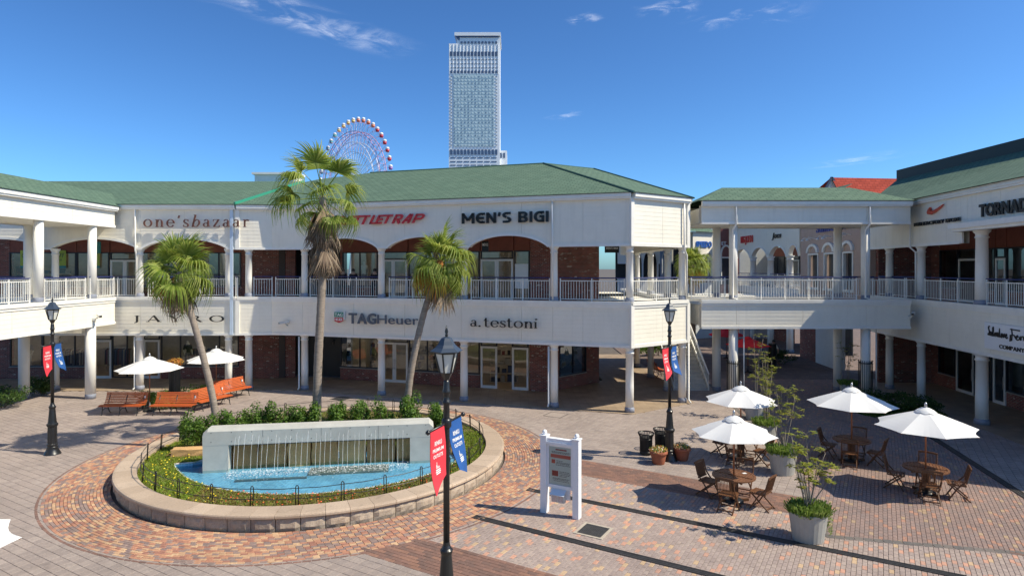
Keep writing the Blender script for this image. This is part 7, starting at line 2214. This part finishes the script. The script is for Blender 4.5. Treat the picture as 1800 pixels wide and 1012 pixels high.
# ================================================================== BEHIND THE FOOTBRIDGE
# stairs up to the walkway
ST = thing('staircase', 'stone staircase with white railings climbing behind the corner column', 'stairs', (9.5, 33.2, 0))
STONE = mat('stair_stone', (0.58, 0.55, 0.50), .75, var=.2, vs_=2)
x0, x1 = 8.62, 10.35; y = 33.1; z = .05
for k in range(24):
    mb = MB(); mb.bx(x0, x1, y + k * .27, y + (k + 1) * .27 + .02, z + k * .175, z + (k + 1) * .175); mb.build('step', STONE, ST)
for x in (x0 - .08, x1 + .02):
    mb = MB(); mb.add([(x, y, 0), (x + .06, y, 0), (x + .06, y + 6.5, 4.25), (x, y + 6.5, 4.25), (x, y, .3), (x + .06, y, .3), (x + .06, y + 6.5, 4.6), (x, y + 6.5, 4.6)], [(0, 1, 2, 3), (4, 5, 6, 7), (0, 4, 7, 3), (1, 5, 6, 2), (0, 1, 5, 4), (3, 2, 6, 7)]); mb.build('stringer', TRIM, ST)
    mb = MB()
    for q in (0.25, 0.5, .75, 1.0, 1.22): pass
    mb.tube([(x + .03, y - .05, .95), (x + .03, y + 6.5, 5.25)], .03, 8); mb.build('handrail', TRIM, ST)
    mb = MB(); mb.tube([(x + .03, y - .02, .85), (x + .03, y + 6.5, 5.12)], .02, 6); mb.build('handrail', STEEL, ST)
    for k in range(0, 25, 3):
        mb = MB(); yy = y + k * .265; zz = z + k * .175; mb.tube([(x + .03, yy, zz), (x + .03, yy, zz + .92)], .018, 6); mb.build('post', TRIM, ST)
    pb_ = MB(); pb_.add([(x + .03, y + .1, .38), (x + .03, y + 6.4, 4.6), (x + .03, y + 6.4, 5.05), (x + .03, y + .1, .83)], [(0, 1, 2, 3)]); pb_.build('pane', glass_mat('rail_glass', (.8, .85, .85)), ST)
mb = MB(); mb.bx(5.0, 20, 39.6, 44, 4.3, FL2); mb.build('landing', SOFFIT, ST)
# black bar guards round the footbridge posts
for (x, yv, lb) in ((10.77, 30.45, 'black bar guard round the footbridge post by the stairs'), (17.2, 30.45, 'black bar guard round the footbridge post in the shade')):
    o = thing('post_guard', lb, 'post guard', (x, yv, .05), 0, 'bar guards round the footbridge posts')
    for k in range(20):
        a = 2 * PI * k / 20
        mb = MB(); mb.tube([(.3 * math.cos(a), .3 * math.sin(a), 0), (.3 * math.cos(a), .3 * math.sin(a), 1.95), (.33 * math.cos(a), .33 * math.sin(a), 2.0)], .014, 5); P0(mb, 'bar', BLACK_IRON, o)
    for zz in (.1, 1.85):
        mb = MB(); mb.lathe([(.29, zz), (.315, zz), (.315, zz + .05), (.29, zz + .05)], 24, cap=False); P0(mb, 'ring', BLACK_IRON, o)
parasol((14.7, 39.0, .05), 1.35, 2.28, 'red parasol in front, in the shaded alley under the footbridge', .3, CANVAS_R, 'red parasols in the alley')
parasol((15.5, 45.2, .05), 1.35, 2.25, 'red parasol farther back in the alley, near the staircase', .1, CANVAS_R, 'red parasols in the alley')
o = thing('plant_column', 'black column planter standing in the alley beside the walking person', 'planter', (16.35, 39.3, .05))
mb = MB(); mb.lathe([(.2, 0), (.2, 1.7)], 16); P0(mb, 'drum', BLACK_IRON, o)
for k in range(18):
    a = 2 * PI * k / 18
    mb = MB(); mb.bar((.23 * math.cos(a), .23 * math.sin(a), .02), (.23 * math.cos(a), .23 * math.sin(a), 1.75), .045, .02, up=(math.cos(a), math.sin(a), 0)); P0(mb, 'slat', BLACK_IRON, o)
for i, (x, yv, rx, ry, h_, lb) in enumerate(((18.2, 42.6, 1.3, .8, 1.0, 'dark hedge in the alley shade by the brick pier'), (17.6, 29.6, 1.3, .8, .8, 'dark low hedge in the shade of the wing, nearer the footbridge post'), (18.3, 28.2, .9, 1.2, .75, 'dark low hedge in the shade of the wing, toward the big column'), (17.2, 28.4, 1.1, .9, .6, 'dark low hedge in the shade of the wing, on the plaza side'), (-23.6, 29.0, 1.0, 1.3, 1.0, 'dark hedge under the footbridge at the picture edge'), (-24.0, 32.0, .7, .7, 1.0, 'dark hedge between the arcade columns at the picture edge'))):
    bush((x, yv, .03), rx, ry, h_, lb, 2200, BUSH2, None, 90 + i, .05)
for i in range(3):
    bush((9.2 + .85 * i, 46 + .3 * i, .03), .6, .5, 1.0, 'bright hedge plant far behind the corner columns, %s of three' % ['first', 'second', 'third'][i], 900, BUSH, 'hedge behind the corner columns', 97 + i, .06)
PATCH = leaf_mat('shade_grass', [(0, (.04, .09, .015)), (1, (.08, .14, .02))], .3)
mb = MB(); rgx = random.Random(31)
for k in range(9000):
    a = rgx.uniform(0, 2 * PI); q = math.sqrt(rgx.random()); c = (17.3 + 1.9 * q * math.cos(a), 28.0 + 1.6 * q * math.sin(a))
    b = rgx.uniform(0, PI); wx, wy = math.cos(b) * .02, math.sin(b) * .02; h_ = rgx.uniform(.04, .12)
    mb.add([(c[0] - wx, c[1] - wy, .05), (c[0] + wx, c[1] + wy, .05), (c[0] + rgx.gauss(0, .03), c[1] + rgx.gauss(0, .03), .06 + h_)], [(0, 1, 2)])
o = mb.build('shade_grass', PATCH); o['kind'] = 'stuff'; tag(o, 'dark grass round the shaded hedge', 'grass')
# teak bench far under the walkway
o = copy_tree(bench0); o.location = (8.7, 37.5, .075); o.rotation_euler = (0, 0, rad(95)); tag(o, 'dark slatted bench under the walkway behind the corner column', 'bench')
# background palm
Y4 = 42.0; b4 = Vector(((1217 - CX) / F * Y4, Y4, .05))
palm(b4, [Vector((0, 0, 0)), Vector((0, 0, 2.5)), Vector((0, 0, 4.6)), Vector((0, 0, 6.7))], .25, .17, 'fan palm with round green crown beyond the footbridge railing', 40, 10, 22, .95, .55, yellow=1)

# shops beyond: the line of the shaded wing runs on down the alley
BEIGE = mat('beige_render', (0.50, 0.36, 0.29), .85, var=.1, vs_=1.5)
PALEW = mat('pale_render', (0.66, 0.68, 0.68), .8, var=.06)
BG = thing('shop_building', 'beige shop building with three white-hooded windows beyond the footbridge', 'building', (22, 41, 0))
sg = Seg((21.2, 46.0), (20.4, 35.75))
wins = [(1421, 1439), (1449, 1467.5), (1482, 1500.5)]
ed = [0] + [u for a, b in wins for u in (sg.u_px(a), sg.u_px(b))] + [sg.L]
for k in range(0, len(ed), 2):
    mb = MB(); sg.box(mb, ed[k], ed[k + 1], -.4, 0, 4.2, 10.6); mb.build('wall', BEIGE, BG)
for a, b in wins:
    ua, ub = sg.u_px(a), sg.u_px(b)
    mb = MB(); sg.box(mb, ua, ub, -.4, 0, 4.2, 5.05); mb.build('wall', BEIGE, BG)
    mb = MB(); sg.box(mb, ua, ub, -.4, 0, 7.55, 10.6); mb.build('wall', BEIGE, BG)
    mb = MB(); f_ = .12
    sg.box(mb, ua, ua + f_, -.12, .05, 5.05, 7.55); sg.box(mb, ub - f_, ub, -.12, .05, 5.05, 7.55); sg.box(mb, ua + f_, ub - f_, -.12, .05, 7.45, 7.55); sg.box(mb, ua - .1, ub + .1, -.1, .1, 5.05, 5.2)
    w_ = mb.build('window', TRIM, BG)
    mb = MB(); sg.box(mb, ua + f_, ub - f_, -.3, -.25, 5.2, 7.45); mb.build('shutter', HEADER_DK, w_)
    mb = MB(); m_ = (ua + ub) / 2; hw_ = (ub - ua) / 2 + .12
    for k in range(10):
        a0, a1 = PI * k / 10, PI * (k + 1) / 10
        vs_ = []
        for (aa) in (a0, a1):
            for rr_ in (.72, 1.0):
                for w2 in (0, .14): vs_.append(sg.P(m_ - math.cos(aa) * hw_ * rr_, w2, 7.6 + math.sin(aa) * .62 * rr_))
        mb.add(vs_, [(1, 3, 7, 5), (2, 3, 7, 6), (0, 1, 5, 4)])
    mb.build('hood', TRIM, w_)
    for k in range(2):
        mb = MB(); uu = ua + (ub - ua) * (k + .5) / 2; mb.tube([sg.P(uu, 0, 8.55), sg.P(uu, .5, 8.65), sg.P(uu, .6, 8.5)], .03, 6); mb.lathe([(.03, .12), (.12, 0)], 10, c=tuple(sg.P(uu, .6, 8.42))); mb.build('wall_lamp', TRIM, BG)
mb = MB(); sg.box(mb, 0, sg.L * .28, -.4, .03, 0, 4.2); mb.build('wall', BRICK, BG, uv=True)
mb = MB(); sg.box(mb, sg.L * .28, sg.L * .62, -.4, .05, 0, 4.2); mb.build('wall', PALEW, BG)
mb = MB(); sg.box(mb, sg.L * .62, sg.L, -2.5, -2.4, 0, 4.2); mb.build('wall', HEADER_DK, BG)
sign('blue letters reading Samsonite high on the beige shop wall', sg, sg.u_px(1437), sg.u_px(1490), .08, 8.95, .5, text='Samsonite', m=mat('deep_blue_letter', (.03, .04, .25), .4), bold=.03, gap=.08)
# white arcade further down
AW = thing('shop_building', 'white arcaded shop building with four round arches far down the alley', 'building', (22, 52, 0))
sa = Seg((20.9, 58.0), (21.25, 46.2))
apx = [1291, 1320, 1350.5, 1384, 1409]
au = [sa.u_px(p) for p in apx]; au[-1] = sa.L
arcs = [(au[i] + .15, au[i + 1] - .15, .85) for i in range(4)]
fascia(AW, sa, au[0] - 2, sa.L, 7.45, 10.6, 3, [au[2]], arcs)
mb = MB(); sa.box(mb, au[0] - 2, sa.L, -.2, .1, 4.4, 5.0); mb.build('deck', TRIM, AW)
for u in au[1:4]:
    p = sa.P(u, -.2, 0); column(AW, p.x, p.y, .05, 4.4, .25); column(AW, p.x, p.y, 5.0, 7.5, .25)
railing(AW, sa, au[0], sa.L, 5.0, -.05)
ws = Seg((24.0, 58.0), (24.3, 46.2))
shop_wall(AW, ws, [(0, 4, 'win', 3, DARKPANE), (4, 5.4, 'door', 1), (5.5, 8, 'win', 2, DARKPANE), (8.1, 9.3, 'door', 1), (9.4, ws.L, 'win', 1, DARKPANE)], 5.0, 8.4, 7.6, HEADER)
shop_wall(AW, ws, [(0, 4, 'brick'), (4, ws.L, 'dark')], 0, 4.4, 3, HEADER_DK)
room(AW, ws, .2, ws.L - .2, 3, 5.0, 8.4, False)
mb = MB(); mb.bx(21.1, 24.2, 58.0, 58.2, 0, 10.4); mb.build('end_wall', PALEW, AW)
mb = MB(); roof_faces(mb, [sa.P(au[0] - 3, .3, 10.6), sa.P(sa.L, .3, 10.6)], [sa.P(au[0] - 3, -4, 12.8), sa.P(sa.L, -4, 12.8)]); mb.build('roof', SHINGLE, AW, uv=True)
sign('red letters reading BIG JOHN on the white arcade far down the alley', sa, sa.u_px(1304), sa.u_px(1325), .1, vz(sa, sa.u_px(1304), .1, 427), .55, text='BIG JOHN', m=RED_L, bold=.05, gap=.04, space=.15)
sign('black italic letters reading Jocs on the white arcade wall', sa, sa.u_px(1359), sa.u_px(1375), .1, vz(sa, sa.u_px(1360), .1, 419), .42, text='Jocs', m=BLACK_L, bold=.03, gap=.05, shear=.3)
# brick gable tower and the blue-signed shop beside it
BT = thing('shop_building', 'brick gabled building with white pointed windows seen between the footbridge posts', 'building', (20, 62, 0))
ROSEB = mat('rose_brick', (0.26, 0.10, 0.085), .85, var=.12, vs_=4)
sb_ = Seg((18.7, 60.0), (22.5, 60.0))
mb = MB(); pts = [(0, 0), (sb_.L, 0), (sb_.L, 10), (sb_.L * .62, 13.2), (0.0, 9.2)]
n_ = len(pts); mb.add([sb_.P(u, w, z) for w in (0, -6) for u, z in pts], [tuple(range(n_)), tuple(reversed(range(n_, 2 * n_)))] + [(i, n_ + i, n_ + (i + 1) % n_, (i + 1) % n_) for i in range(n_)]); mb.build('wall', ROSEB, BT)
mb = MB(); mb.bar(sb_.P(-.1, .1, 9.25), sb_.P(sb_.L * .62, .1, 13.3), .3, .3); mb.build('verge', TRIM, BT)
for px in (1254, 1276):
    u = sb_.u_px(px); mb = MB(); n = 12
    prev = None; pts = [(-.5, 5.0), (-.5, 7.6)] + [(-.5 * math.cos(PI * k / n), 7.6 + 1.1 * math.sin(PI * k / n) ** .8) for k in range(1, n)] + [(.5, 7.6), (.5, 5.0)]
    mb.tube([sb_.P(u + a, .06, z) for a, z in pts], .09, 6); w_ = mb.build('window', TRIM, BT)
    mb = MB(); sb_.box(mb, u - .5, u + .5, .0, .1, 7.5, 7.62); mb.build('transom', TRIM, w_)
    mb = MB(); sb_.box(mb, u - .42, u + .42, .005, .02, 5.0, 7.5); mb.build('pane', FRAME_DK, w_)
sign('small pale letters on the brick gabled building', sb_, sb_.u_px(1268), sb_.u_px(1276), .08, 8.75, .32, text='ET', m=WHITE_SIGN, bold=.03)
CW = thing('shop_building', 'white arcaded shop with a blue sign behind the far palm', 'building', (18, 58, 0))
sc_ = Seg((16.6, 57.5), (18.95, 58.8))
fascia(CW, sc_, 0, sc_.L, 7.3, 9.9, 2, [], [(.2, 1.2, .7), (1.45, 2.5, .7)])
mb = MB(); sc_.box(mb, -.3, sc_.L, -2.2, -2.1, 0, 9); mb.build('back_wall', HEADER_DK, CW)
mb = MB(); sc_.box(mb, -.3, sc_.L, -.3, .1, 0, 5.2); mb.build('wall', PALEW, CW)
for u in (.08, 1.32, 2.6):
    p = sc_.P(u, -.15, 0); column(CW, p.x, p.y, 5.2, 7.35, .13)
mb = MB(); roof_faces(mb, [sc_.P(-3, .3, 9.9), sc_.P(sc_.L, .3, 9.9)], [sc_.P(-3, -5, 12.3), sc_.P(sc_.L + .6, -5, 12.3)]); mb.build('roof', SHINGLE, CW, uv=True)
sign('blue letters reading SPEEDO over the far white arches', sc_, .35, 2.35, .08, 8.5, .5, text='SPEEDO', m=mat('bright_blue_letter', (.02, .12, .45), .4), bold=.05, gap=.06)
# far white gothic front seen through the corner walkway columns
GW = thing('shop_building', 'white front with pointed arches far off, seen through the corner walkway', 'building', (14, 62, 0))
sgw = Seg((10.5, 62), (16.6, 62))
ga = [(1.75 + i * .75, 2.4 + i * .75, 1.1) for i in range(3)]
fascia(GW, sgw, 0, sgw.L, 7.0, 9.8, 2, [], ga)
mb = MB(); sgw.box(mb, 0, sgw.L, -1.6, -1.5, 0, 9); mb.build('back_wall', HEADER_DK, GW)
mb = MB(); sgw.box(mb, 0, sgw.L, -.3, .1, 0, 5.6); mb.build('wall', PALEW, GW)
for u in (1.65, 2.45, 3.2, 3.95):
    mb = MB(); sgw.box(mb, u - .06, u + .06, -.25, .05, 5.6, 7.02); mb.build('mullion', TRIM, GW)
mb = MB(); sgw.box(mb, 4.15, 5.3, -.2, .12, 5.6, 8.6); bl = mb.build('blue_panel', mat('blue_grey_panel', (.25, .32, .42), .6), GW)
for u in (4.5, 4.95):
    mb = MB(); mb.tube([sgw.P(u - .16, .14, 5.7), sgw.P(u - .16, .14, 7.6), sgw.P(u, .14, 8.1), sgw.P(u + .16, .14, 7.6), sgw.P(u + .16, .14, 5.7)], .03, 5); mb.build('lancet_trim', TRIM, bl)
mb = MB(); sgw.box(mb, -.5, sgw.L + .5, -6, .3, 9.8, 10.2); mb.build('roof', SHINGLE, GW, uv=True)
# red roof with white gable beyond the wing
RR = thing('house', 'red-roofed gabled building rising behind the footbridge roof', 'building', (27, 50, 0))
p = [dp(1445, 345, 50), dp(1461, 313, 50), dp(1478, 345, 50)]
mb = MB(); b0 = [Vector((q.x, q.y, q.z)) for q in p]; zb_ = b0[0].z
mb.add([(b0[0].x, 50, 0), (b0[2].x, 50, 0), b0[2], b0[1], b0[0]], [(0, 1, 2, 3, 4)])
mb.add([(b0[0].x, 50, 0), (b0[0].x, 50.3, 0), (b0[0].x, 50.3, zb_), (b0[0].x, 50, zb_)], [(0, 1, 2, 3)]); mb.build('wall', TRIM, RR)
q1, q2 = dp(1461, 312, 50), dp(1580, 315, 50); e1, e2 = dp(1480, 347, 49.0), dp(1560, 352, 48.4)
mb = MB(); mb.add([e1, (33, 48.4, e2.z), (33, 50, q2.z), q1], [(0, 1, 2, 3)]); mb.add([q1, (33, 50, q2.z), (33, 54, q2.z - 2), (q1.x - 1, 54, q1.z - 2)], [(0, 1, 2, 3)]); mb.build('roof', SHINGLE_RED, RR, uv=True)
mb = MB(); mb.bar(b0[0] + Vector((-.15, -.1, -.1)), b0[1] + Vector((0, -.1, .05)), .15, .15); mb.bar(b0[1] + Vector((0, -.1, .05)), b0[2] + Vector((.15, -.1, -.1)), .15, .15); mb.build('verge', mat('slate_verge', (.06, .08, .12), .5), RR)

# ================================================================== TOWER AND FERRIS WHEEL
TWM = mat('tower_cladding', (0.84, 0.86, 0.88), .4, var=.05, vs_=.05)
TWG = mat('tower_green_panel', (0.50, 0.63, 0.66), .35)
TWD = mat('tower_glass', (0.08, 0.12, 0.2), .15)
D = 663.0
TW_ = thing('tower', 'tall slender pale grey high-rise tower behind the roofs', 'tower', ((834 - CX) / F * D, D + 18, 0))
sT = Seg(((789 - CX) / F * D, D), ((878.5 - CX) / F * D, D))
k_ = D / F
def tz(py): return H - (py - CY) * k_
def tu(px): return (px - 789) * k_
mb = MB(); sT.box(mb, 0, sT.L, -42, 0, 0, tz(77)); mb.build('shaft', TWM, TW_)
mb = MB(); sT.box(mb, tu(803), sT.L, -42, -.2, tz(77), tz(64)); mb.build('crown', TWM, TW_)
mb = MB(); sT.box(mb, tu(799), sT.L + 1, -43, 1.5, tz(64), tz(58)); mb.build('roof_rim', TWM, TW_)
mb = MB(); sT.box(mb, tu(803), sT.L - 1, -.1, .8, tz(66), tz(64)); mb.build('roof_shadow_strip', TWD, TW_)  # dark strip painted as the shade under the roof rim
mb = MB(); mb.add([sT.P(tu(799), 1.5, tz(64)), sT.P(tu(808), 0, tz(64)), sT.P(tu(808), 0, tz(72)), ], [(0, 1, 2)]); mb.build('rim_bracket', TWD, TW_)
for px in (806, 868):
    mb = MB(); mb.tube([sT.P(tu(px), -10, tz(58)), sT.P(tu(px), -10, tz(54))], .4, 6); mb.build('mast', TWM, TW_)
mb = MB(); sT.box(mb, tu(797), tu(868.5), -.1, .35, tz(257), tz(131)); mb.build('panel_field', TWG, TW_)
colx = [793.3 + 6.09 * i for i in range(14)]
def trow(py, hpx, wpx, cols, name='window', dep=.6):
    one = MB(); one.bx(-wpx * k_ / 2, wpx * k_ / 2, -dep, 0, -hpx * k_ / 2, hpx * k_ / 2)
    me = one.mesh(name, TWD)
    for cxp in cols:
        o = bpy.data.objects.new(name, me); col.objects.link(o); o.parent = TW_; o.location = sT.P(tu(cxp), 0, tz(py)) - TW_.location
trow(75.2, 3.6, 3.3, colx[3:]); trow(95, 7.6, 4.0, colx); trow(126.6, 4.2, 3.6, colx); trow(267.5, 9, 3.9, colx)
for py in (105.4, 112.6, 119.6):
    mb = MB(); sT.box(mb, tu(792), tu(874), 0, .25, tz(py + .7), tz(py - .7)); mb.build('louvre_band', mat('tower_louvre', (.22, .26, .31), .5), TW_)
for py in (277.6, 284.2, 290.5):
    for i in range(7):
        mb = MB(); a = 791.5 + i * 12; sT.box(mb, tu(a), tu(a + 9.5), 0, .25, tz(py + .8), tz(py - .8)); mb.build('window', TWD, TW_)
# room windows: one grid too fine to pick apart
rw = random.Random(2)
mb, mg = MB(), MB()
for r in range(22):
    py = 135.3 + r * 5.72
    for i, cxp in enumerate(colx):
        dark = i in (0, 13) or rw.random() < .42
        m2 = mb if dark else mg
        wp, hp = (3.0, 1.9) if i in (0, 13) else (2.3, 2.3)
        sT.box(m2, tu(cxp - wp / 2), tu(cxp + wp / 2), .3, .55, tz(py + hp / 2), tz(py - hp / 2))
    sT.box(mg, tu(798), tu(868), .36, .5, tz(py + 2.6), tz(py + 2.2))
mb.build('room_windows', mat('tower_dark_pane', (.22, .30, .38), .2), TW_, kind='stuff')
mg.build('room_window_frames', mat('tower_pale_pane', (.60, .70, .72), .3), TW_, kind='stuff')
for i in range(15):
    mb = MB(); a = 790.2 + i * 6.09; sT.box(mb, tu(a) - .35, tu(a) + .35, 0, .5, tz(131), tz(78)); mb.build('pilaster', TWM, TW_)
mb = MB(); sT.box(mb, sT.L, tu(891), -40, -6, 0, tz(263)); mb.build('annex', TWM, TW_)
for px in (880.5, 886):
    mb = MB(); sT.box(mb, tu(px - 1.6), tu(px + 1.6), -6, -5.7, tz(276), tz(267)); mb.build('window', TWD, TW_)

DW = 332.0
FWc = dp(621, 321.7, DW); RWH = 110 * DW / F
hx_ = Vector((.735, -.678, 0)); nx_ = Vector((.678, .735, 0))
WHL = thing('ferris_wheel', 'large white and pink ferris wheel with coloured gondolas above the green roof', 'ferris wheel', (FWc.x, FWc.y, 0))
WWH = mat('wheel_white', (.75, .76, .78), .4); WPK = mat('wheel_pink', (.62, .32, .46), .4); WLV = mat('wheel_lilac', (.42, .38, .62), .4)
def wp_(a, r, w): return Vector(FWc) + (hx_ * math.cos(a) + Vector((0, 0, math.sin(a)))) * r + nx_ * w
NG = 44
for w in (-2.2, 2.2):
    for (r, m, t) in ((.81, WPK, .32), (.765, WLV, .26), (.64, WWH, .28), (.49, WWH, .22)):
        mb = MB(); mb.tube([wp_(2 * PI * k / 88, r * RWH, w * (.55 + .45 * r)) for k in range(89)], t * .62, 5, cap=False); mb.build('rim', m, WHL)
for k in range(NG):
    a = 2 * PI * k / NG
    for w in (-2.2, 2.2):
        mb = MB(); mb.tube([wp_(a, 1.5, w * .5), wp_(a, .96 * RWH, w * .95)], .11, 4); mb.build('spoke', WWH, WHL)
        b = 2 * PI * (k + 1) / NG
        mb = MB(); mb.tube([wp_(a, .5 * RWH, w * .78), wp_(b, .8 * RWH, w * .9), wp_(a, .96 * RWH, w * .95)], .07, 4); mb.build('brace', WPK, WHL)
    mb = MB(); mb.tube([wp_(a, .8 * RWH, -2), wp_(a, .8 * RWH, 2)], .12, 4); mb.tube([wp_(a, .96 * RWH, -2.1), wp_(a, .96 * RWH, 2.1)], .12, 4); mb.build('cross_tie', WPK, WHL)
mb = MB(); mb.tube([wp_(0, 0, -4), wp_(0, 0, 4)], 2.0, 14); mb.build('hub', WWH, WHL)
for s in (-1, 1):
    for w in (-5, 5):
        mb = MB(); f = Vector(FWc) + hx_ * s * 16 + nx_ * w * 1.6; f.z = 0; mb.tube([Vector(FWc) + nx_ * w * .7, f], .9, 8); mb.build('support_leg', WWH, WHL)
gcol = [(.55, .08, .12), (.52, .04, .06), (.62, .10, .08), (.70, .22, .13), (.72, .45, .14), (.70, .50, .20), (.10, .38, .40), (.08, .30, .36), (.12, .2, .5), (.3, .15, .45), (.5, .12, .3)]
gm_ = []
for c in gcol:
    g = MB(); g.lathe([(.05, -1.35), (.7, -1.25), (1.0, -.7), (1.05, .0)], 12, mi=0); g.lathe([(1.05, .02), (.98, .55), (1.0, .6), (.75, 1.15), (.05, 1.4)], 12, mi=1); g.lathe([(1.07, .0), (1.07, .1)], 12, mi=0)
    gm_.append(g.mesh('gondola', [mat('gondola_paint', c, .35), WWH], True))
for k in range(NG):
    a = 2 * PI * k / NG
    # colours run round the rim in groups of four, yellow at the top, red down the right side
    th = (90 - math.degrees(a) + 180) % 360 - 180
    gi = 5 if -25 < th < 8 else 3 if th < 33 and th > 0 else 1 if 0 < th < 75 else 9 if 0 < th < 120 else 6 if th > -60 and th < 0 else 7 if th > -110 and th < 0 else 8
    o = bpy.data.objects.new('gondola', gm_[gi]); col.objects.link(o); o.parent = WHL
    o.location = wp_(a, 1.0 * RWH, 0) - WHL.location

# ================================================================== CLOUDS: thin high sheets
def cloud(label, pa, pb, wid, alt, seed, dens=.55, sc=(3.0, 9.0), lo=.46, hi=.78):
    m = bpy.data.materials.new('cirrus'); m.use_nodes = True
    N = m.node_tree.nodes; L = m.node_tree.links; N.clear()
    out = N.new('ShaderNodeOutputMaterial'); tr = N.new('ShaderNodeBsdfTransparent'); tl = N.new('ShaderNodeBsdfTranslucent'); tl.inputs[0].default_value = (.95, .95, .95, 1)
    tc = N.new('ShaderNodeTexCoord'); mp = N.new('ShaderNodeMapping'); mp.inputs['Scale'].default_value = (sc[0], sc[1], 1); mp.inputs['Location'].default_value = (seed * 3.1, seed * 1.7, 0); mp.inputs['Rotation'].default_value = (0, 0, .25)
    L.new(tc.outputs['UV'], mp.inputs[0])
    nz = N.new('ShaderNodeTexNoise'); nz.inputs['Scale'].default_value = 1.0; nz.inputs['Detail'].default_value = 10; nz.inputs['Roughness'].default_value = .62; nz.inputs['Distortion'].default_value = .8
    L.new(mp.outputs[0], nz.inputs['Vector'])
    mr = N.new('ShaderNodeMapRange'); mr.interpolation_type = 'SMOOTHSTEP'; mr.inputs[1].default_value = lo; mr.inputs[2].default_value = hi
    L.new(nz.outputs[0], mr.inputs[0])
    sx = N.new('ShaderNodeSeparateXYZ'); L.new(tc.outputs['UV'], sx.inputs[0])
    def bump(o):
        a = N.new('ShaderNodeMath'); a.operation = 'SUBTRACT'; L.new(o, a.inputs[0]); a.inputs[1].default_value = .5
        b = N.new('ShaderNodeMath'); b.operation = 'ABSOLUTE'; L.new(a.outputs[0], b.inputs[0])
        r = N.new('ShaderNodeMapRange'); r.interpolation_type = 'SMOOTHSTEP'; r.inputs[1].default_value = .5; r.inputs[2].default_value = .12; L.new(b.outputs[0], r.inputs[0])
        return r.outputs[0]
    m1 = N.new('ShaderNodeMath'); m1.operation = 'MULTIPLY'; L.new(bump(sx.outputs[0]), m1.inputs[0]); L.new(bump(sx.outputs[1]), m1.inputs[1])
    m2 = N.new('ShaderNodeMath'); m2.operation = 'MULTIPLY'; L.new(m1.outputs[0], m2.inputs[0]); L.new(mr.outputs[0], m2.inputs[1])
    m3 = N.new('ShaderNodeMath'); m3.operation = 'MULTIPLY'; L.new(m2.outputs[0], m3.inputs[0]); m3.inputs[1].default_value = dens
    ms = N.new('ShaderNodeMixShader'); L.new(m3.outputs[0], ms.inputs[0]); L.new(tr.outputs[0], ms.inputs[1]); L.new(tl.outputs[0], ms.inputs[2]); L.new(ms.outputs[0], out.inputs[0])
    def at(px, py): d = F * (alt - H) / (CY - py); return Vector(((px - CX) / F * d, d, alt))
    a, b = at(*pa), at(*pb); d = (b - a); n = Vector((-d.y, d.x, 0)).normalized() * wid / 2
    me = bpy.data.meshes.new('cloud'); me.from_pydata([tuple(a - n), tuple(b - n), tuple(b + n), tuple(a + n)], [], [(0, 1, 2, 3)])
    uv = me.uv_layers.new(name='UVMap')
    for i, q in enumerate(((0, 0), (1, 0), (1, 1), (0, 1))): uv.data[i].uv = q
    me.materials.append(m)
    o = link('cloud', me); tag(o, label, 'cloud', None, 'stuff')
cloud('long feathery white cloud streak at the top of the sky', (300, -45), (735, 100), 900, 2500, 1.3, .55, (6, 2.2), .38, .88)
cloud('small white cloud puff at the top right of the tower', (1110, 25), (1240, 5), 420, 2500, 4.1, .4, (2.5, 2), .42, .8)
cloud('tiny white wisp between tower and puff', (995, 42), (1060, 25), 300, 2500, 2.2, .4, (2, 2), .42, .8)
cloud('faint wispy cloud patch right of the puff', (1180, 45), (1450, 15), 700, 2500, 6.4, .32, (4, 2.5), .46, .85)
cloud('pale low wisp above the red roof', (1400, 300), (1620, 262), 1500, 2500, 5.2, .3, (3, 2), .42, .85)
cloud('faint low wisp right of the tower', (960, 212), (1030, 196), 500, 2500, 7.7, .3, (2, 2), .42, .85)
